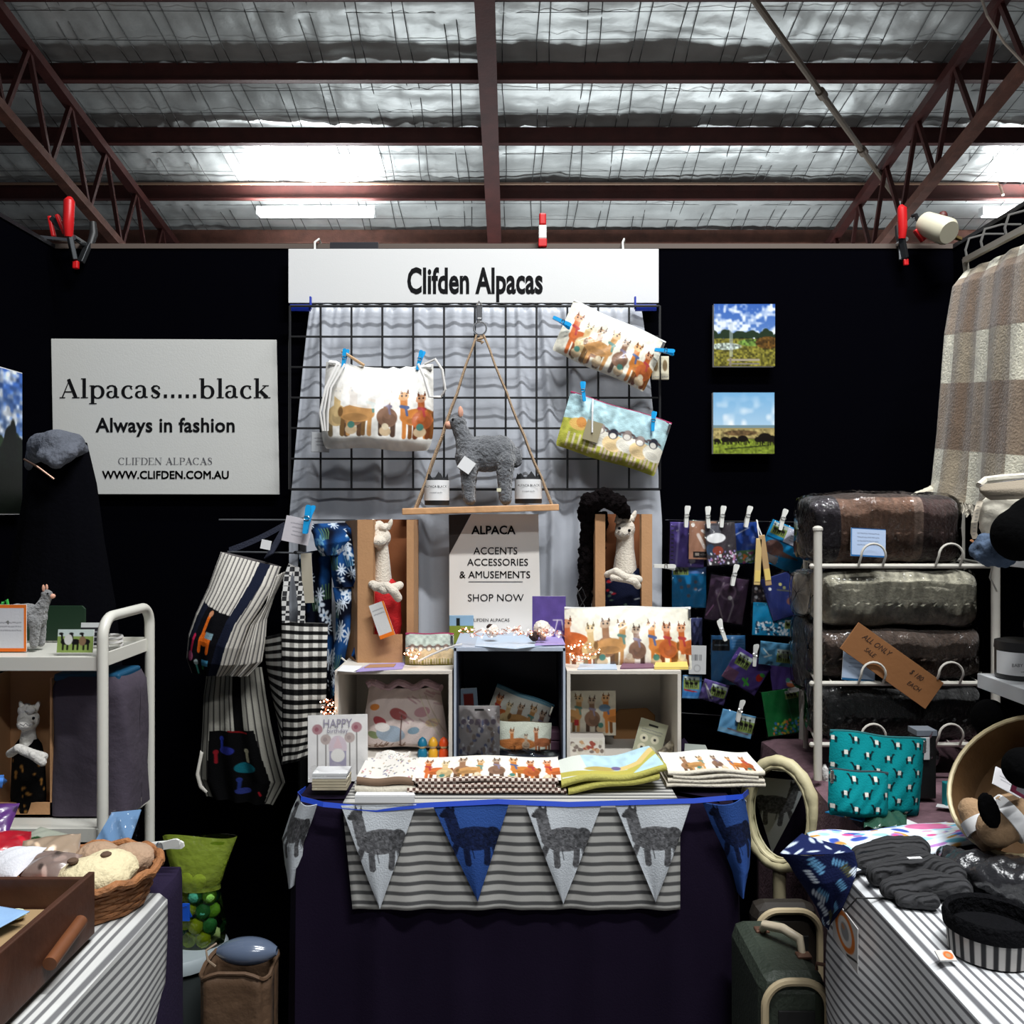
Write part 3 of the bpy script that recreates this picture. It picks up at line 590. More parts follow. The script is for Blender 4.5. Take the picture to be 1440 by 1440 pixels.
# ================================================================ pouches
def tri(m, a, b):          # helper for side profile
    return m
def pouch(name, label, cat, px, py, wpx, hpx, Y, rot, depth, cv, pm, zipc=None, taper=0, round_=.10, sag=0, rx=0, rz=0, part='front_panel', zipside=1, group=None, P0=None, top=.12, onz=None):
    """stuffed fabric pouch: printed front, plain back, zip along its top"""
    w_, h_ = L(wpx, Y), L(hpx, Y); P0 = P(px, py, Y)
    if onz is not None: P0.z = onz+.5*h_*math.cos(math.radians(rot))+.42*w_*abs(math.sin(math.radians(rot)))+.003
    t = thing(name, label, cat, P0, (math.radians(rx), math.radians(rot), math.radians(rz)), group)
    def shape(U, V, sgn):
        tp = 1-taper*(1-V); cr = np.clip((V-(1-round_))/round_, 0, 1); sh = tp-round_*.55*(w_ and h_/w_)*(1-np.sqrt(np.clip(1-cr**2*.95, 0, 1)))*1.2
        x = (U-.5)*w_*sh; a = 1-np.abs(2*U-1)**5; b = (top+(1-top)*np.sin(np.clip(V, 0, 1)*PI*.62+.15)**1.0)*(1-np.clip((V-.86)/.14, 0, 1)**2.2); b = np.clip(b, 0, 1)
        wr = .06*np.sin(U*13+V*5+px)*np.sin(V*9+U*4)+.04*np.sin(U*31+V*17)
        y = -sgn*depth*.5*a*b*(1+wr)
        z = (.5-V)*h_-sag*(1-(2*U-1)**2)*V*0-sag*np.sin(U*PI)*(1-V)+.012*h_*np.sin(U*9+px)
        return x, y, z
    surf(part, cv, lambda U, V: shape(U, V, 1), pm, t)
    bc = CV(24, 16, tuple(cv.a.mean((0, 1))*.9)); surf('back_panel', bc, lambda U, V: shape(U, V, -1), pm, t, flipn=True)
    if zipc is not None:
        pts = [(x, 0, z) for x, z in [((u-.5)*w_*(1-taper), h_*.5-sag*math.sin(u*PI)+.012*h_*math.sin(u*9+px)) for u in [i/14 for i in range(15)]]]
        MB().tube(pts, .0028, 6).build('zip', zipc, t, smooth=True)
        zp_ = t.children[-1]; e = pts[-1 if zipside > 0 else 0]; MB().box((e[0]-zipside*.004, -.006, e[2]-.012), (.006, .002, .022)).build('zip_pull', chrome, zp_, bevel=.001)
    return t
cream = (.93,.91,.84); zipw = mat('white_zip', (.75,.75,.72), .6); zipm = mat('magenta_zip', C8(150,40,84), .6); zipb = mat('teal_zip', C8(70,120,140), .6)
cv = CV(150, 84, cream); herd(cv, 10, 146, 80, 62, 7, 1); cv.noise(.06, 3, 4)
pouch('zip_pouch', 'cream zip pouch printed with alpacas, pegged aslant top right on the wire grid', 'pouch', 856, 487, 142, 76, 2.10, 24, .04, cv, print_gloss, zipw)
cv = CV(146, 84, (.66,.78,.80)); cv.noise(.12, 9, 2); cv.rect(0, 50, 146, 84, (.66,.66,.28)); cv.ell(20, 50, 40, 12, (.70,.70,.30)); n_ = cv.noise(.16, 5, 8)
for i in range(5): cv.sheep(58+19*i, 76+(i % 2)*3, 46, (.93,.82,.62) if i % 2 else (.94,.92,.86), (.2,.2,.24) if i in (1, 4) else (.55,.5,.48))
for i in range(5): cv.rect(12+8*i, 58, 15+8*i, 80, (.8,.76,.62))
cv.ell(22, 44, 12, 9, (.86,.70,.4)); cv.ell(26, 40, 7, 8, (.8,.55,.3))
t = pouch('zip_pouch', 'blue and green sheep-print zip pouch pegged aslant on the wire grid', 'pouch', 862, 611, 146, 78, 2.10, 17, .045, cv, print_cloth, zipm, taper=-.02)
MB().box((L(-30, 2.1), -.030, L(-6, 2.1)), (L(22, 2.1), .001, L(28, 2.1))).build('swing_tag', mat('kraft_tag', C8(150,140,110), .7), t); MB().tube([(L(-42, 2.1), -.012, L(38, 2.1)), (L(-38, 2.1), -.03, L(20, 2.1)), (L(-30, 2.1), -.033, L(-8, 2.1))], .0022, 6).build('tag_cord', paperw, t)
lb = {(790,452): (115, 'blue clothes peg on the upper left corner of the slanting alpaca pouch'), (934,493): (95, 'blue clothes peg on the right end of the slanting alpaca pouch'),
      (820,551): (-8, 'blue clothes peg on the upper left corner of the sheep pouch'), (918,593): (2, 'blue clothes peg on the right end of the sheep pouch'),
      (484,505): (5, 'blue clothes peg holding the left side of the white drawstring bag'), (590,507): (12, 'blue clothes peg holding the right side of the white drawstring bag')}
for (x, y), (a, l_) in lb.items(): peg(x, y, 2.075, a, bluecl, l_, .045)
# small printed tags by the right end
cvt = CV(14, 30, (.85,.82,.72)); cvt.ell(7, 12, 4, 7, (.5,.42,.3)); cvt.text(2, 12, 26)
for i, x in enumerate((922, 935)):
    t = surf('swing_tag', cvt, flat(L(11, 2.12), L(33, 2.12)), print_paper, solid=.001); t.location = P(x, 534, 2.13-.01*i)
    props(t, ('small beige printed swing tag behind the right end of the slanting alpaca pouch', 'small cream printed swing tag hanging outermost at the right edge of the wire grid')[i], 'tag')
# white drawstring bag
cv = CV(170, 128, (.95,.94,.91)); herd(cv, 14, 166, 108, 74, 6, 5, 1); cv.ell(60, 40, 50, 26, (.97,.96,.94), .2, .85); cv.ell(85, 30, 40, 22, (.97,.96,.94), 0, .8); cv.noise(.05, 6, 3)
t = pouch('drawstring_bag', 'glossy white drawstring bag printed with alpacas, pegged to the left of the wire grid', 'bag', 532, 571, 160, 122, 2.09, 2, .085, cv, print_gloss, None, taper=.06, sag=L(10, 2.09), round_=.3, top=.25)
o = MB(); o.tube([(L(-70+i*9, 2.09), -.008-.002*math.sin(i*2), L(58, 2.09)-L(9, 2.09)*math.sin(PI*i/16)+.003*math.sin(i*2.7)) for i in range(17)], .006, 8).build('gathered_hem', mat('white_canvas', (.78,.77,.73), .7, 0, .4, 100), t, smooth=True)
cord = mat('white_cord', (.75,.73,.70), .8)
MB().tube([P(*q) for q in ((597,512,2.06),(612,505,2.05),(622,520,2.05),(626,548,2.05),(620,558,2.06),(604,558,2.05),(596,530,2.04),(588,512,2.05))], .003, 6).build('cord', cord, t, smooth=True, world=True)
for d in (0, 5, 11): MB().tube([P(474+d, 512, 2.06), P(458+d*.7, 545, 2.04), P(450+d, 580, 2.04), P(454+d*.6, 606, 2.045)], .0028, 6).build('cord', cord, t, smooth=True, world=True)
MB().tube([P(481, 494, 2.08), P(495, 503, 2.07), P(512, 514, 2.07)], .0035, 6).build('cord', mat('natural_cord', C8(196,160,120), .8), t, world=True)
cvt = CV(26, 30, (.78,.79,.80)); cvt.text(5, 21, 9); cvt.text(7, 19, 14, seed=3); cvt.text(8, 18, 19, seed=4)
o = surf('price_tag', cvt, flat(L(26, 2.1), L(28, 2.1)), print_paper, t, solid=.001); o.location = Vector((L(450-532, 2.09), .02, L(571-624, 2.09)))
# ================================================================ clamps and lamp on the top rail
def clamp(px, py, Y, label, s=1, rot=0, wide=True):
    t = thing('spring_clamp', label, 'clamp', P(px, py, Y), (0, math.radians(rot), 0)); k = s
    MB().tube([(0, -.03*k, .0), (.002*k, -.035*k, .03*k), (.004*k, -.035*k, .085*k), (.003*k, -.03*k, .092*k)], [.010*k,.013*k,.013*k,.008*k], 10).build('grip', redpl, t, smooth=True)
    MB().tube([(.022*k, .03*k, -.01*k), (.026*k, .045*k, .03*k), (.024*k, .045*k, .06*k)], [.008*k,.010*k,.008*k], 10).build('grip', mat('black_rubber', (.02,.02,.02), .5), t, smooth=True)
    MB().bar((0, -.028*k, .01*k), (.010*k, -.02*k, -.055*k), .018*k, .012*k).bar((.022*k, .028*k, .0), (.012*k, .005*k, -.055*k), .018*k, .012*k).build('jaw', darkst, t, bevel=.002)
    MB().cyl((.012*k, -.03*k, -.002*k), (.012*k, .03*k, -.002*k), .007*k, n=10).build('spring', chrome, t)
    MB().box((.012*k, -.018*k, -.066*k), (.014*k, .012*k, .020*k)).build('pad', redpl, t, bevel=.003)
    return t
clamp(105, 338, 2.2, 'tall red-handled spring clamp on the top rail at the left corner', 1.0)
clamp(1262, 340, 2.2, 'red-handled spring clamp on the top rail, left of the cream spot lamp', .85, -4)
t = thing('spring_clamp', 'short red clamp with black jaw lying over the left end of the top rail', 'clamp', P(82, 330, 2.2))
MB().bar(P(76, 334, 2.2), P(70, 304, 2.2), .012, .010).build('grip', redpl, t, world=True, bevel=.003); MB().bar(P(92, 330, 2.19), P(80, 302, 2.19), .012, .010).build('grip', redpl, t, world=True, bevel=.003)
MB().bar(P(73, 306, 2.2), P(88, 322, 2.2), .014, .014).build('jaw', darkst, t, world=True, bevel=.002); MB().bar(P(58, 334, 2.2), P(97, 338, 2.2), .014, .007).build('bar', chrome, t, world=True)
t = thing('clamp_bar', 'red and white banded clamp standing on the top rail above the header sign', 'clamp', P(763, 343, 2.2))
MB().box((0, 0, .060), (L(10, 2.2), .016, .030)).build('cap', redpl, t, bevel=.004); MB().box((0, 0, .0285), (L(11, 2.2), .014, .033)).build('band', whitepl, t, bevel=.002); MB().box((0, 0, .002), (L(12, 2.2), .016, .020)).build('foot', redpl, t, bevel=.002)
lampm = mat('cream_lamp_housing', C8(206,200,176), .45)
t = thing('spot_lamp', 'cream cylindrical clip-on spot lamp resting on the top rail in the right corner', 'lamp', P(1318, 322, 2.16))
a, b = P(1296, 312, 2.18), P(1335, 327, 2.10); MB().tube([a, a.lerp(b, .12), a.lerp(b, .15), a.lerp(b, .9), b], [.012,.016,.028,.032,.026], 20).build('housing', lampm, t, smooth=True, world=True)
MB().tube([P(1283, 304, 2.19), P(1288, 302, 2.18), P(1290, 309, 2.18), P(1297, 312, 2.18)], .005, 6).build('neck', darkst, t, world=True); MB().ball(P(1326, 304, 2.16), (.011,.011,.013), 10).build('knob', mat('brown_knob', C8(90,40,36), .5), t, smooth=True, world=True)
MB().bar(P(1288, 322, 2.17), P(1300, 338, 2.17), .016, .016).build('clip_handle', redpl, t, world=True, bevel=.003); MB().tube([P(1335, 326, 2.11), P(1342, 333, 2.12), P(1350, 336, 2.14)], .006, 6).build('bracket', mat('brass', C8(190,160,100), .4, .6), t, world=True)
props(MB().box(P(345, 347, 2.205)+Vector((.27, 0, 0)), (.12, .005, .022)).build('tape_strip', mat('black_tape', (.02,.02,.025), .4), bevel=.001), 'black tape strip on the wall top just left of the header sign hanger', 'tape')
# ================================================================ centre table
TZ = .752; TX0, TX1, TY0, TY1 = -.402, .412, 1.675, 2.17
t = thing('display_table', 'table under a dark purple cloth below the wire grid', 'table', ((TX0+TX1)/2, (TY0+TY1)/2, 0))
legm = mat('grey_steel_leg', C8(90,92,96), .4, .6)
MB().box((0, 0, .735), (TX1-TX0, TY1-TY0, .024)).build('tabletop', mat('white_laminate', (.6,.6,.6), .5), t)
for sxx in (-1, 1):
    for sy in (-1, 1): MB().cyl((sxx*.36, sy*.20, 0), (sxx*.36, sy*.20, .724), .014, n=10).build('leg', legm, t)
purple = mat('dark_purple_cloth', C8(24,16,34), .95, 0, .1, 300, spec=.1, var=.12, vscale=5)
def skirt(x0, x1, y0, y1, ztop, zbot, seed=0, amp=.012, over=.006):
    """table cloth: flat top and pleated skirts on all four sides as one mesh"""
    mb = MB(); per = []; n = 40; cx, cy = (x0+x1)/2, (y0+y1)/2; c = .02
    for i in range(n): per.append((x0+(x1-x0)*i/n, y0, 0, -1))
    for i in range(n): per.append((x1, y0+(y1-y0)*i/n, 1, 0))
    for i in range(n): per.append((x1-(x1-x0)*i/n, y1, 0, 1))
    for i in range(n): per.append((x0, y1-(y1-y0)*i/n, -1, 0))
    rows = [(0, 0, -.02), (0, 0, 0), (.004, -.006, 0), (.007, -.02, .1), (.010, -.12, .5), (.014, (zbot-ztop)*.5, .9), (.018, zbot-ztop, 1.1)]
    vs = []
    for o_, dz, a in rows:
        for k, (x, y, nx_, ny_) in enumerate(per):
            s_ = k/len(per)*2*PI; f = amp*a*(math.sin(s_*23+seed)+.6*math.sin(s_*41+seed*2)) if a > 0 else (0 if a == 0 else 0)
            sh = .0 if a >= 0 else -.03
            vs.append((x+nx_*(over+o_+max(-.004, f)+sh), y+ny_*(over+o_+max(-.004, f)+sh), ztop+dz))
    m = len(per); fs = [(r*m+k, r*m+(k+1) % m, (r+1)*m+(k+1) % m, (r+1)*m+k) for r in range(len(rows)-1) for k in range(m)]; fs.append(tuple(range(m)))
    return mb.add(vs, fs)
props(skirt(TX0, TX1, TY0, TY1, TZ, .04, 1, .007).build('tablecloth', purple, smooth=True), 'dark purple cloth hanging to the floor over the centre table', 'tablecloth')
# striped runner
ticking = stripemat('ticking_stripe_runner', (.50,.49,.46), (.085,.085,.085), 1, .0182, .40)
rx0, rx1 = P(484, 0, 1.66).x, P(955, 0, 1.655).x
def run(u, v):
    s = v*.64; x = rx0+(rx1-rx0)*u+(.018*(1-u)*max(0, (s-.45)/.19))
    if s < .44: return (x, 2.10-s+.0, TZ+.009)
    d = s-.44; a = min(d/.012, 1)*PI/2; z = TZ+.009-max(0, d-.004); f = (.003*math.sin(u*31)+.002*math.sin(u*57+1))*min(1, max(0, d)*12)
    return (x, 1.650-.006*math.sin(a)+f, z)
mb = MB().grid(run, 60, 100, lambda u, v: (u*.6, v*.64)); o = mb.build('table_runner', ticking, smooth=True, solid=.001)
props(o, 'grey and cream ticking stripe cloth hanging over the front of the centre table', 'cloth')
# ================================================================ bunting
YB = 1.642
t = thing('bunting', 'blue and white pennant bunting printed with grey alpacas along the table front', 'bunting', P(720, 1130, YB))
bluefelt = (.20,.33,.60); whitefelt = (.80,.82,.84)
path = [(430,1108,1.80), (419,1116,1.72), (424,1122,1.66), (455,1130,1.640), (530,1137,1.638), (600,1131,1.638), (700,1126,1.638), (800,1130,1.638), (900,1127,1.638), (975,1125,1.638), (1020,1121,1.64), (1044,1119,1.66), (1052,1112,1.74)]
vs = []
for x, y, Yd in path:
    p = P(x, y, Yd); vs += [p+Vector((0, -.001, .0035)), p+Vector((0, -.004, -.0050))]
MB().add(vs, [(2*i, 2*i+1, 2*i+3, 2*i+2) for i in range(len(path)-1)]).build('tape', mat('royal_blue_tape', C8(34,72,190), .5, coat=.3), t, solid=.0015, world=True)
def penn_cv(bg, dark, w_=110, h_=150, ax=22):
    cv = CV(w_, h_, bg); g = np.array(dark); k = 74; x, y = ax+16, 90
    for dx, sw in ((-8, -12), (6, 2), (36, -2), (48, 6)):
        cv.line([(x+dx*.9+2, y-34), (x+dx+sw*.3, y-16), (x+dx+sw, y)], 9, g*.9)
    cv.ell(x+20, y-38, 33, 18, g); cv.ell(x+44, y-40, 13, 15, g*.85); cv.line([(x-6, y-38), (x-14, y-70)], 17, g); cv.ell(x-16, y-76, 9, 8, g*.8); cv.ell(x-23, y-73, 6, 4, g*.6)
    cv.poly([(x-20, y-80), (x-17, y-91), (x-13, y-81)], g*.7); cv.poly([(x-13, y-80), (x-8, y-90), (x-7, y-79)], g*.7)
    m = (np.abs(cv.a-np.array(bg)).sum(-1) > .15); n_ = cv.noise(0, 3, 3); cv.a = np.where(m[..., None], cv.a*(.75+.5*n_[..., None]), cv.a)
    r = random.Random(4)
    for i in range(46): a = r.uniform(0, 6.28); px_, py_ = x+20+r.uniform(-30, 34), y-38+r.uniform(-15, 15); cv.line([(px_, py_), (px_+5*math.cos(a), py_+3)], 1.0, g*.45, .6)
    for dx in (14, 42): cv.line([(x+dx, y-25), (x+dx+3, y-8)], 1.2, g*.4, .7)
    return cv
pens = [((480,1132),(586,1130),(535,1276),0,1.640), ((608,1130),(716,1128),(672,1265),1,1.640), ((738,1129),(846,1130),(792,1269),0,1.640), ((864,1130),(971,1128),(921,1266),0,1.640)]
felts = {0: penn_cv(whitefelt, (.40,.40,.41)), 1: penn_cv(bluefelt, (.10,.14,.27))}
def pennant(a, b, c, kind, Y, curl=0, cv=None):
    a, b, c = P(*a, Y), P(*b, Y), P(*c, Y)
    def fn(U, V):
        top0, top1 = np.array(a), np.array(b); tip = np.array(c); l = top0[None, None]+(tip-top0)[None, None]*V[..., None]; r = top1[None, None]+(tip-top1)[None, None]*V[..., None]
        p = l+(r-l)*U[..., None]; return p[..., 0], p[..., 1]-.004-.006*np.sin(V*PI*.9)*(1+.5*np.sin(U*5+kind*2+a.x*20))+curl*(U**2)*.0, p[..., 2]
    w_ = felts[kind] if cv is None else cv
    # remap the print so that it keeps its shape inside the triangle
    src = w_.a; H, W = src.shape[:2]; U, V = np.meshgrid(np.linspace(0, 1, W), np.linspace(0, 1, H)); xx = .5+(U-.5)*(1-V); ii = np.clip((V*(H-1)).astype(int), 0, H-1); jj = np.clip((xx*(W-1)).astype(int), 0, W-1)
    c2 = CV(W, H); c2.a = src[ii, jj]; surf('pennant', c2, fn, print_cloth, t, solid=.0012, world=True)
for p_ in pens: pennant(*p_)
# end pennants curving round the corners
cvx = penn_cv(whitefelt, (.42,.42,.44)); 
def strip_pennant(left, right, kind, flip=False, back=None, dark=None):
    """left/right: matching edge points (px, py, Y) down the cloth"""
    src = (felts[kind]).a; H, W = src.shape[:2]; n = len(left); lp = np.array([P(*p) for p in left]); rp = np.array([P(*p) for p in right]); s = np.linspace(0, 1, n)
    def fn(U, V):
        l = np.stack([np.interp(V, s, lp[:, i]) for i in range(3)], -1); r = np.stack([np.interp(V, s, rp[:, i]) for i in range(3)], -1); p = l+(r-l)*U[..., None]
        return p[..., 0], p[..., 1]-.030*np.sin(U*PI), p[..., 2]
    U, V = np.meshgrid(np.linspace(0, 1, W), np.linspace(0, 1, H)); xx = .5+(U-.5)*(1-V*.75); c2 = CV(W, H); c2.a = src[np.clip((V*(H-1)).astype(int), 0, H-1), np.clip((xx*(W-1)).astype(int), 0, W-1)]
    surf('pennant', c2, fn, print_cloth, t, solid=.0012, world=True)
strip_pennant([(420,1118,1.70), (410,1140,1.70), (397,1180,1.72), (401,1215,1.72), (408,1240,1.72)], [(446,1131,1.640), (440,1150,1.645), (427,1185,1.655), (424,1215,1.66), (417,1241,1.67)], 0)
strip_pennant([(988,1128,1.640), (1001,1160,1.640), (1018,1195,1.645), (1030,1225,1.655), (1037,1254,1.665)], [(1046,1120,1.665), (1052,1150,1.68), (1056,1180,1.69), (1054,1215,1.68), (1042,1255,1.67)], 1)
a3 = [(TX1+.035, 1.74), (TX1+.035, 1.86)]
cvr = felts[0]
def fnr(U, V):
    y = 1.715+.13*(.5+(U-.5)*(1-V)); return 0*U+TX1+.040+.004*np.sin(V*4), y, .742-.155*V
src = cvr.a; H, W = src.shape[:2]; U, V = np.meshgrid(np.linspace(0, 1, W), np.linspace(0, 1, H)); c2 = CV(W, H); c2.a = src[np.clip((V*(H-1)).astype(int), 0, H-1), np.clip(((.5+(U-.5)*(1-V))*(W-1)).astype(int), 0, W-1)]
surf('pennant', c2, fnr, print_cloth, t, solid=.0012, world=True)
# ================================================================ crates
def crate(name, label, x0, x1, ztop, y0, y1, mo, th=.008, z0=TZ+.010, mi=None):
    t = thing(name, label, 'box', ((x0+x1)/2, (y0+y1)/2, z0)); hx, hy, h = (x1-x0)/2, (y1-y0)/2, ztop-z0
    MB().box((0, 0, th/2), (2*hx, 2*hy, th)).build('base_panel', mi or mo, t, bevel=.001); MB().box((0, 0, h-th/2), (2*hx, 2*hy, th)).build('top_panel', mo, t, bevel=.001)
    for s in (-1, 1): MB().box((s*(hx-th/2), 0, h/2), (th, 2*hy, h-2*th)).build('side_panel', mo, t, bevel=.001)
    MB().box((0, hy-th/2, h/2), (2*hx-2*th, th, h-2*th)).build('back_panel', mi or mo, t); return t
cratem = mat('off_white_crate', C8(205,198,188), .7, 0, .1, 200, var=.06, vscale=12); navym = mat('navy_crate', C8(20,28,46), .6, 0, .08, 200)
CY0, CY1 = 1.89, 2.12; z1 = P(0, 943, CY0).z; z2 = P(0, 911, CY0).z
crate('display_box', 'off-white open box on the table, left of the navy box', P(470.5, 0, CY0).x, P(636, 0, CY0).x, z1, CY0, CY1, cratem)
crate('display_box', 'navy open box with white edge on the table between two off-white boxes', P(638.5, 0, CY0).x, P(795, 0, CY0).x, z2, CY0, CY1, navym)
t = bpy.data.objects['display_box.001']; hw_ = L(156, CY0)/2; hh_ = z2-TZ-.010
MB().box((0, -.1165, hh_-.003), (2*hw_, .003, .007)).box((-hw_+.002, -.1165, hh_/2), (.005, .003, hh_)).box((hw_-.002, -.1165, hh_/2), (.005, .003, hh_)).box((0, 0, hh_+.0006), (2*hw_, .23, .0012)).build('edge_trim', mat('pale_edge', C8(170,180,195), .6), t)
crate('display_box', 'off-white open box on the table, right of the navy box', P(797, 0, CY0).x, P(958, 0, CY0).x, z1, CY0, CY1, cratem)
# ================================================================ small-goods makers
def card(name, label, cat, px, py, wpx, hpx, Y, rot=0, cv=None, pm=None, th=.0015, rx=0, rz=0, group=None, bow=0, part='printed_face', pos=None, parent=None):
    """stiff printed sheet on a backing sheet"""
    w_, h_ = L(wpx, Y), L(hpx, Y); t = thing(name, label, cat, pos if pos is not None else P(px, py, Y), (math.radians(rx), math.radians(rot), math.radians(rz)), group)
    MB().box((0, th, 0), (w_, th, h_)).build('backing', paperw, t, bevel=.0004); surf(part, cv, flat(w_, h_, bow), pm or print_paper, t); return t
def packet(label, px, py, wpx, hpx, Y, rot, cv, name='craft_packet', cat='packet', lift=.006, rx=0, rz=0, group=None, seed=1, fl=True):
    """clear film sachet round a printed card"""
    w_, h_ = L(wpx, Y), L(hpx, Y); t = thing(name, label, cat, P(px, py, Y), (math.radians(rx), math.radians(rot), math.radians(rz)), group)
    surf('card', cv, flat(w_*.96, h_*.96, .002, .0008, seed), print_paper, t, solid=.001)
    if fl:
        def fn(u, v): return ((u-.5)*w_*1.04, -lift*math.sin(PI*u)**.5*math.sin(PI*v)**.5-.0015+.0012*math.sin(u*17+seed)*math.sin(v*13+seed*2), (.5-v)*h_*1.03)
        MB().grid(fn, 18, 18).build('film_sleeve', film, t, smooth='all')
    return t
def lying(name, label, cat, x0, y0, x1, y1, z, th, m, rot=0, group=None):
    return None
# ---- poster behind the boxes
Y = 2.120; t = thing('poster_board', 'tall cream price-list board standing behind the navy box', 'sign', P(696, 905, Y))
def q(px, py): p = P(px, py, Y); return (p.x-t.location.x, p.z-t.location.z)
MB().prism([q(632, 780), q(663, 723), q(757, 723), q(761, 906), q(632, 910)], -.003, .003).build('board', mat('cream_poster', C8(236,230,222), .6), t)
MB().prism([q(632, 779), q(662.5, 723), q(631, 724)], -.002, .004).build('dark_corner', mat('dark_poster_corner', C8(46,38,36), .6), t)
for s_, x, y, sz_, of in (('ALPACA', 694, 746, 16.5, .0007), ('ACCENTS', 697, 775, 14, .0001), ('ACCESSORIES', 700, 791, 14, .0001), ('& AMUSEMENTS', 696, 808.5, 14, .0001), ('SHOP NOW', 697, 841, 14.5, .0000), ('CLIFDEN ALPACAS', 689, 872, 6.6, 0)):
    a, b = q(x, y); lettering(t, s_, L(sz_, Y), a, b, ink if y < 900 else ink_g, off=of, y=-.0042)
a, b = q(697, 818); MB().box((a, -.0036, b), (L(76, Y), .0006, L(1, Y))).build('rule_line', ink_g, t)
cvp = CV(34, 38, (.55,.68,.78)); cvp.rect(0, 14, 34, 38, (.50,.56,.22)); cvp.rect(10, 4, 15, 14, (.1,.12,.1)); cvp.ell(22, 22, 8, 4, (.4,.45,.2))
a, b = q(649, 885); o = surf('photo_strip', cvp, flat(L(34, Y), L(40, Y)), print_paper, t, solid=.0005); o.location = (a, -.0045, b)
# purple earring card
cv = CV(48, 66, (.38,.31,.58)); cv.noise(.08, 8, 1); cv.line([(30,34),(42,34),(44,48)], 1.4, (.9,.88,.9)); cv.line([(36,34),(32,52)], 1.4, (.92,.9,.92)); cv.ell(20, 50, 12, 9, (.96,.93,.92)); cv.ell(38, 54, 5, 6, (.9,.88,.92))
card('earring_card', 'purple card with white thread earrings standing at the right of the poster', 'card', 772, 871, 47, 66, 2.02, 0, cv, rx=4)
# ---- cardboard doll boxes with plush alpacas
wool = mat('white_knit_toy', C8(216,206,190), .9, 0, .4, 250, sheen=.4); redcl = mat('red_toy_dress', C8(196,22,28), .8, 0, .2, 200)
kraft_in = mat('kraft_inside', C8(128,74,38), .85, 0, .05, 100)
def dollbox(label, px0, px1, py0, py1, Y, wall_l, wall_r, d=.10, front_low=None):
    t = thing('cardboard_box', label, 'box', P((px0+px1)/2, py1, Y)); w_, h_ = L(px1-px0, Y), L(py1-py0, Y); wl, wr = L(wall_l, Y), L(wall_r, Y)
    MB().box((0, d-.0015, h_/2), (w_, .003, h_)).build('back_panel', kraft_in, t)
    MB().box((-w_/2+wl/2, 0, h_/2), (wl, .003, h_)).box((-w_/2+.0015, d/2, h_/2), (.003, d, h_)).box((-w_/2+wl-.001, d*.18, h_/2), (.002, d*.36, h_)).build('side_panel', kraft, t)
    MB().box((w_/2-wr/2, 0, h_/2), (wr, .003, h_)).box((w_/2-.0015, d/2, h_/2), (.003, d, h_)).box((w_/2-wr+.001, d*.18, h_/2), (.002, d*.36, h_)).build('side_panel', kraft, t)
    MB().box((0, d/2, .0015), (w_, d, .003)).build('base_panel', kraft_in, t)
    if front_low: MB().box((0, 0, L(front_low, Y)/2), (w_-wl-wr, .0035, L(front_low, Y))).build('front_panel', kraft, t)
    return t
t = dollbox('tall kraft cardboard box with a red-dressed toy, on the left off-white box', 503, 582, 731, 936, 1.99, 22, 10, front_low=44)
t.rotation_euler = (0, 0, 0)
MB().bar(P(478, 731, 2.09), P(478, 936, 2.09), .003, .003).build('x', kraft); bpy.data.objects.remove(bpy.data.objects['x'])
MB().add([P(486, 733, 2.085), P(503, 731, 1.99), P(503, 936, 1.99), P(486, 930, 2.085)], [(0,1,2,3)]).build('side_panel', kraft, t, world=True, solid=.002)
